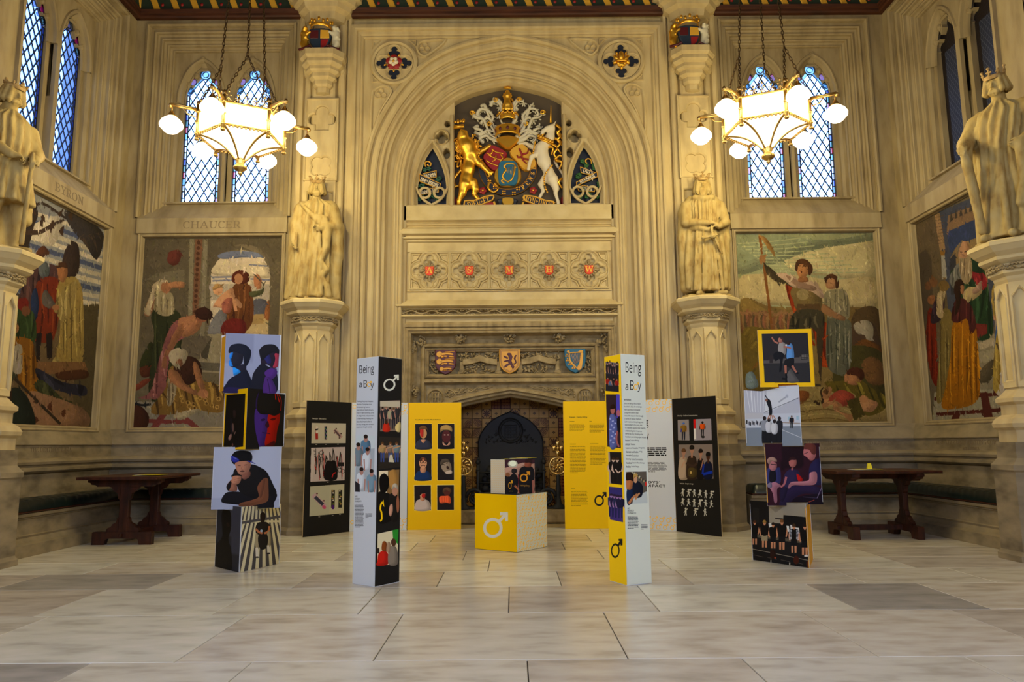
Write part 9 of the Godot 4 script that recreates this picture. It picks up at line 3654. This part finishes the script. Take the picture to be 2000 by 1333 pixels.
func paint_monk() -> Pic:
	var p := Pic.new(520, 760, P("57.4 -78.4 538 179 469 1169 -51 1149"), K(.30,.25,.17), MURAL_GAIN)
	# bands of cloud
	p.g("-40 -126 538 179 510 560 -60 560", K(.42,.42,.42))
	for i in 12:
		p.line("%d %d 330 %d 530 %d" % [60, 60 + i * 40, 140 + i * 42, 230 + i * 36], 22, [K(.62,.58,.50), K(.22,.25,.33), K(.56,.53,.46)][i % 3])
	p.f("180 160 300 110 330 170 280 260 200 230", K(.64,.60,.52))
	p.g("400 560 510 550 470 1169 380 1169", K(.24,.21,.14))
	p.f("-80 480 60 460 200 620 180 900 -120 900", K(.26,.22,.17))
	# tree
	p.f("90 290 130 200 150 90 130 0 190 20 210 100 190 160 170 240 140 330", K(.18,.14,.10))
	p.line("140 190 220 190 290 150 340 130", 28, K(.19,.14,.10), 10)
	p.line("170 60 240 50 330 110 430 170 500 190", 16, K(.17,.13,.10), 5)
	p.f("340 90 420 100 520 180 532 240 500 330 440 250 380 180", K(.17,.15,.14))
	for i in 24:
		p.oval(190 + (i * 47) % 190, 90 + (i * 29) % 110, 6, 18, K(.20,.14,.09), (i % 5) * 0.3 - 0.6)
	for i in 10:
		p.line("%d %d %d %d" % [400 + i * 12, 230 - i * 4, 440 + i * 9, 200 + (i % 4) * 30], 4, K(.22,.18,.14))
	# horse's neck and head, soldiers
	p.f("330 400 335 310 370 240 408 255 416 330 410 390 380 420", K(.17,.13,.11))
	p.f("372 250 378 232 392 262", K(.17,.13,.11))
	p.folds("120 520 150 420 215 350 300 360 330 420 300 560 180 600", K(.22,.15,.15), K(.13,.09,.11), K(.30,.20,.19), 9, 11)
	p.f("200 300 210 280 240 258 265 300 230 320 240 340 218 345", K(.26,.15,.09))
	p.f("216 400 214 350 240 336 265 360 264 405 240 420", K(.27,.29,.30))
	p.folds("180 700 190 520 215 430 300 420 320 520 290 720 210 740", K(.33,.12,.06), K(.20,.08,.05), K(.42,.18,.09), 8, 12)
	p.f("180 620 175 520 200 470 215 560 195 640", K(.10,.14,.25))
	p.f("228 520 250 480 300 560 290 580 240 560", K(.28,.26,.24))
	p.g("200 700 230 690 218 850 200 850", K(.10,.08,.07))
	p.g("250 700 282 690 280 820 254 820", K(.10,.08,.07))
	# the monk
	p.folds("270 870 310 760 320 600 300 540 310 450 340 420 400 420 430 500 436 760 420 860 360 890 300 880", K(.45,.38,.20), K(.30,.25,.13), K(.58,.51,.29), 12, 13)
	p.folds("290 570 330 480 400 440 390 540 340 640 300 600", K(.44,.38,.22), K(.31,.26,.14), K(.56,.50,.31), 6, 14)
	p.f("316 430 304 370 320 344 350 352 356 400 340 440", K(.48,.32,.20))
	p.f("300 370 310 346 345 342 356 370 330 366", K(.22,.14,.09))
	p.oval(298, 568, 18, 15, K(.46,.31,.20))
	p.f("270 870 300 820 350 880 400 850 400 890 330 900", K(.50,.44,.25))
	p.oval(314, 886, 16, 14, K(.50,.27,.15))
	p.g("190 840 440 840 460 900 200 900", K(.36,.26,.16))
	p.f("300 895 440 880 450 920 330 930", K(.22,.13,.08))
	# the dying man and the one who holds him
	p.folds("60 700 80 590 130 560 190 600 200 720 150 760", K(.13,.18,.09), K(.09,.12,.06), K(.18,.24,.13), 6, 15)
	p.oval(135, 550, 30, 34, K(.32,.09,.07))
	p.oval(150, 585, 22, 26, K(.32,.2,.13))
	p.oval(88, 670, 28, 32, K(.42,.30,.19))
	p.f("60 660 70 632 110 640 100 660", K(.28,.22,.15))
	p.folds("60 800 70 720 150 720 190 760 210 960 170 1010 130 960", K(.38,.24,.06), K(.25,.15,.04), K(.48,.33,.10), 7, 16)
	p.f("40 860 50 740 90 740 110 860 100 930 70 920", K(.19,.20,.14))
	p.folds("85 880 90 770 130 760 130 880 110 900", K(.46,.43,.38), K(.32,.28,.25), K(.56,.53,.47), 5, 17)
	p.folds("200 870 330 940 440 960 440 1010 330 990 230 950", K(.11,.11,.15), K(.07,.07,.10), K(.17,.17,.22), 5, 18, 40.0)
	p.folds("190 960 230 930 330 1020 380 1040 360 1080 240 1010", K(.16,.17,.10), K(.11,.12,.07), K(.22,.23,.14), 5, 19, 40.0)
	p.f("160 1000 240 1000 440 1080 440 1169 180 1169", K(.44,.33,.24))
	for i in 9:
		p.oval(200 + (i * 67) % 200, 1040 + (i * 31) % 100, 13, 8, K(.25,.14,.09), i * 0.7)
	p.f("30 1169 60 1000 110 970 170 1040 190 1169", K(.10,.12,.10))
	p.line("90 920 200 1030 320 1150", 14, K(.15,.12,.09))
	p.f("-60 960 60 940 80 1000 40 1169 -140 1169", K(.20,.14,.10))
	p.f("-60 760 30 700 50 900 -60 950", K(.26,.09,.09))
	return p

func paint_throne() -> Pic:
	var p := Pic.new(520, 760, P("1005 47 1520 -231 1656 1088 1089 1117"), K(.30,.27,.21), MURAL_GAIN)
	# wall, arcaded niche with a canopy
	p.g("1005 47 1130 -20 1190 660 1080 660", K(.29,.25,.18))
	p.g("1020 210 1060 180 1090 240 1100 640 1050 640", K(.22,.19,.15))
	p.g("1130 -20 1660 -240 1660 560 1190 640", K(.20,.21,.26))
	p.g("1170 80 1350 0 1380 170 1190 200", K(.15,.18,.28))
	p.g("1180 0 1340 -60 1350 10 1172 90", K(.38,.30,.21))
	for i in 6:
		p.g("%d %d %d %d %d %d" % [1190 + i * 26, 30 - i * 12, 1208 + i * 26, 24 - i * 12, 1196 + i * 26, -20 - i * 12], K(.20,.17,.13))
	p.g("1108 0 1135 -15 1165 180 1135 190", K(.45,.36,.25))
	for i in 9:
		p.line("1112 %d 1160 %d" % [10 + i * 18, i * 18], 3, K(.28,.21,.14))
	p.g("1135 190 1165 185 1160 215 1140 215", K(.42,.30,.11))
	p.g("1142 215 1162 215 1172 340 1146 345", K(.48,.47,.43))
	p.g("1390 30 1420 20 1440 330 1415 340", K(.50,.49,.48))
	p.g("1190 230 1230 160 1330 120 1380 200 1400 420 1220 420", K(.40,.33,.21))
	p.g("1185 240 1220 200 1230 420 1195 430", K(.15,.15,.17))
	# steps and floor
	p.g("1180 660 1480 640 1640 800 1640 960 1110 960", K(.42,.39,.32))
	p.g("1340 690 1430 660 1430 700 1350 730", K(.54,.50,.41))
	p.g("1340 740 1440 720 1440 790 1350 800", K(.48,.45,.37))
	p.f("1340 850 1420 780 1440 820 1400 900 1340 900", K(.27,.24,.18))
	p.g("1089 1117 1100 960 1640 930 1667 1083", K(.47,.45,.38))
	for q in ["1110 1070 1560 1040 1560 1060 1110 1090", "1210 1060 1250 1060 1230 1110 1190 1112", "1350 960 1390 960 1420 1100 1370 1102", "1100 985 1600 950 1600 968 1100 1005"]:
		p.g(q, K(.24,.10,.08))
	# the old king
	p.folds("1190 330 1220 280 1290 260 1370 290 1400 420 1420 640 1320 670 1280 560 1240 480", K(.10,.17,.10), K(.06,.11,.06), K(.15,.25,.15), 9, 21)
	p.folds("1185 340 1230 260 1280 260 1270 340 1220 400", K(.33,.33,.31), K(.23,.23,.22), K(.42,.42,.39), 5, 22)
	p.folds("1290 300 1350 300 1390 340 1380 400 1340 380", K(.38,.10,.11), K(.25,.06,.07), K(.48,.16,.16), 4, 23)
	p.f("1290 290 1290 220 1330 210 1360 270 1360 310", K(.08,.15,.09))
	p.f("1240 240 1234 180 1256 140 1290 150 1296 220 1270 250", K(.55,.41,.30))
	p.folds("1238 240 1270 230 1300 220 1310 320 1280 370 1250 340", K(.46,.40,.30), K(.32,.27,.20), K(.56,.50,.40), 7, 24)
	p.f("1232 220 1234 160 1260 132 1240 180", K(.42,.37,.30))
	p.line("1246 196 1258 200", 5, K(.15,.1,.08))
	p.line("1268 198 1282 192", 5, K(.15,.1,.08))
	p.f("1258 420 1300 385 1366 405 1310 460 1270 460", K(.56,.49,.35))
	p.f("1310 410 1340 370 1362 350 1360 400 1326 424", K(.50,.40,.34))
	p.g("1300 580 1390 590 1390 640 1330 660", K(.33,.12,.10))
	# suppliants
	p.oval(1100, 360, 22, 28, K(.34,.23,.14))
	p.oval(1070, 380, 18, 24, K(.30,.20,.13))
	p.oval(1090, 455, 24, 26, K(.40,.26,.16))
	p.folds("1060 700 1065 540 1085 500 1110 560 1120 900 1085 880", K(.33,.09,.04), K(.21,.05,.03), K(.42,.13,.06), 5, 25)
	p.folds("1085 580 1100 470 1140 420 1160 470 1140 560", K(.13,.09,.12), K(.08,.06,.08), K(.19,.13,.17), 4, 26)
	p.folds("1110 990 1130 760 1140 560 1160 500 1200 540 1200 700 1180 900 1140 1010", K(.36,.31,.16), K(.24,.20,.10), K(.46,.41,.23), 7, 27)
	p.folds("1120 540 1118 440 1140 395 1165 410 1150 480 1150 550", K(.52,.46,.34), K(.38,.33,.24), K(.62,.56,.43), 4, 28)
	p.oval(1155, 380, 30, 30, K(.34,.27,.14))
	p.folds("1140 1040 1160 940 1190 760 1200 600 1260 500 1320 560 1340 720 1350 900 1330 1010 1220 1050", K(.48,.30,.04), K(.32,.19,.02), K(.62,.42,.08), 14, 29)
	p.folds("1195 560 1215 460 1265 450 1310 500 1330 600 1300 640 1280 560 1230 580", K(.21,.09,.09), K(.13,.05,.05), K(.29,.13,.12), 6, 30)
	p.f("1210 400 1220 355 1250 345 1265 380 1250 420 1240 500 1215 540 1220 460", K(.14,.08,.05))
	p.f("1245 380 1265 380 1262 420 1248 420", K(.48,.33,.22))
	# woman on the right in blue and white
	p.folds("1430 940 1440 700 1430 560 1440 420 1480 340 1510 400 1520 560 1560 860 1550 1000 1480 990", K(.60,.57,.52), K(.44,.41,.37), K(.70,.67,.62), 9, 31)
	p.folds("1430 700 1450 560 1500 540 1540 700 1560 900 1500 820 1460 800", K(.20,.28,.43), K(.13,.19,.31), K(.30,.39,.55), 7, 32)
	p.folds("1420 940 1430 720 1450 620 1470 760 1450 940", K(.52,.44,.20), K(.38,.31,.13), K(.62,.54,.28), 4, 33)
	p.line("1440 690 1480 790 1560 920", 9, K(.26,.22,.17))
	p.line("1430 560 1420 420 1440 360", 12, K(.50,.42,.2))
	p.oval(1440, 552, 14, 16, K(.50,.38,.28))
	p.f("1430 380 1450 330 1500 340 1505 420 1460 440", K(.64,.62,.56))
	return p
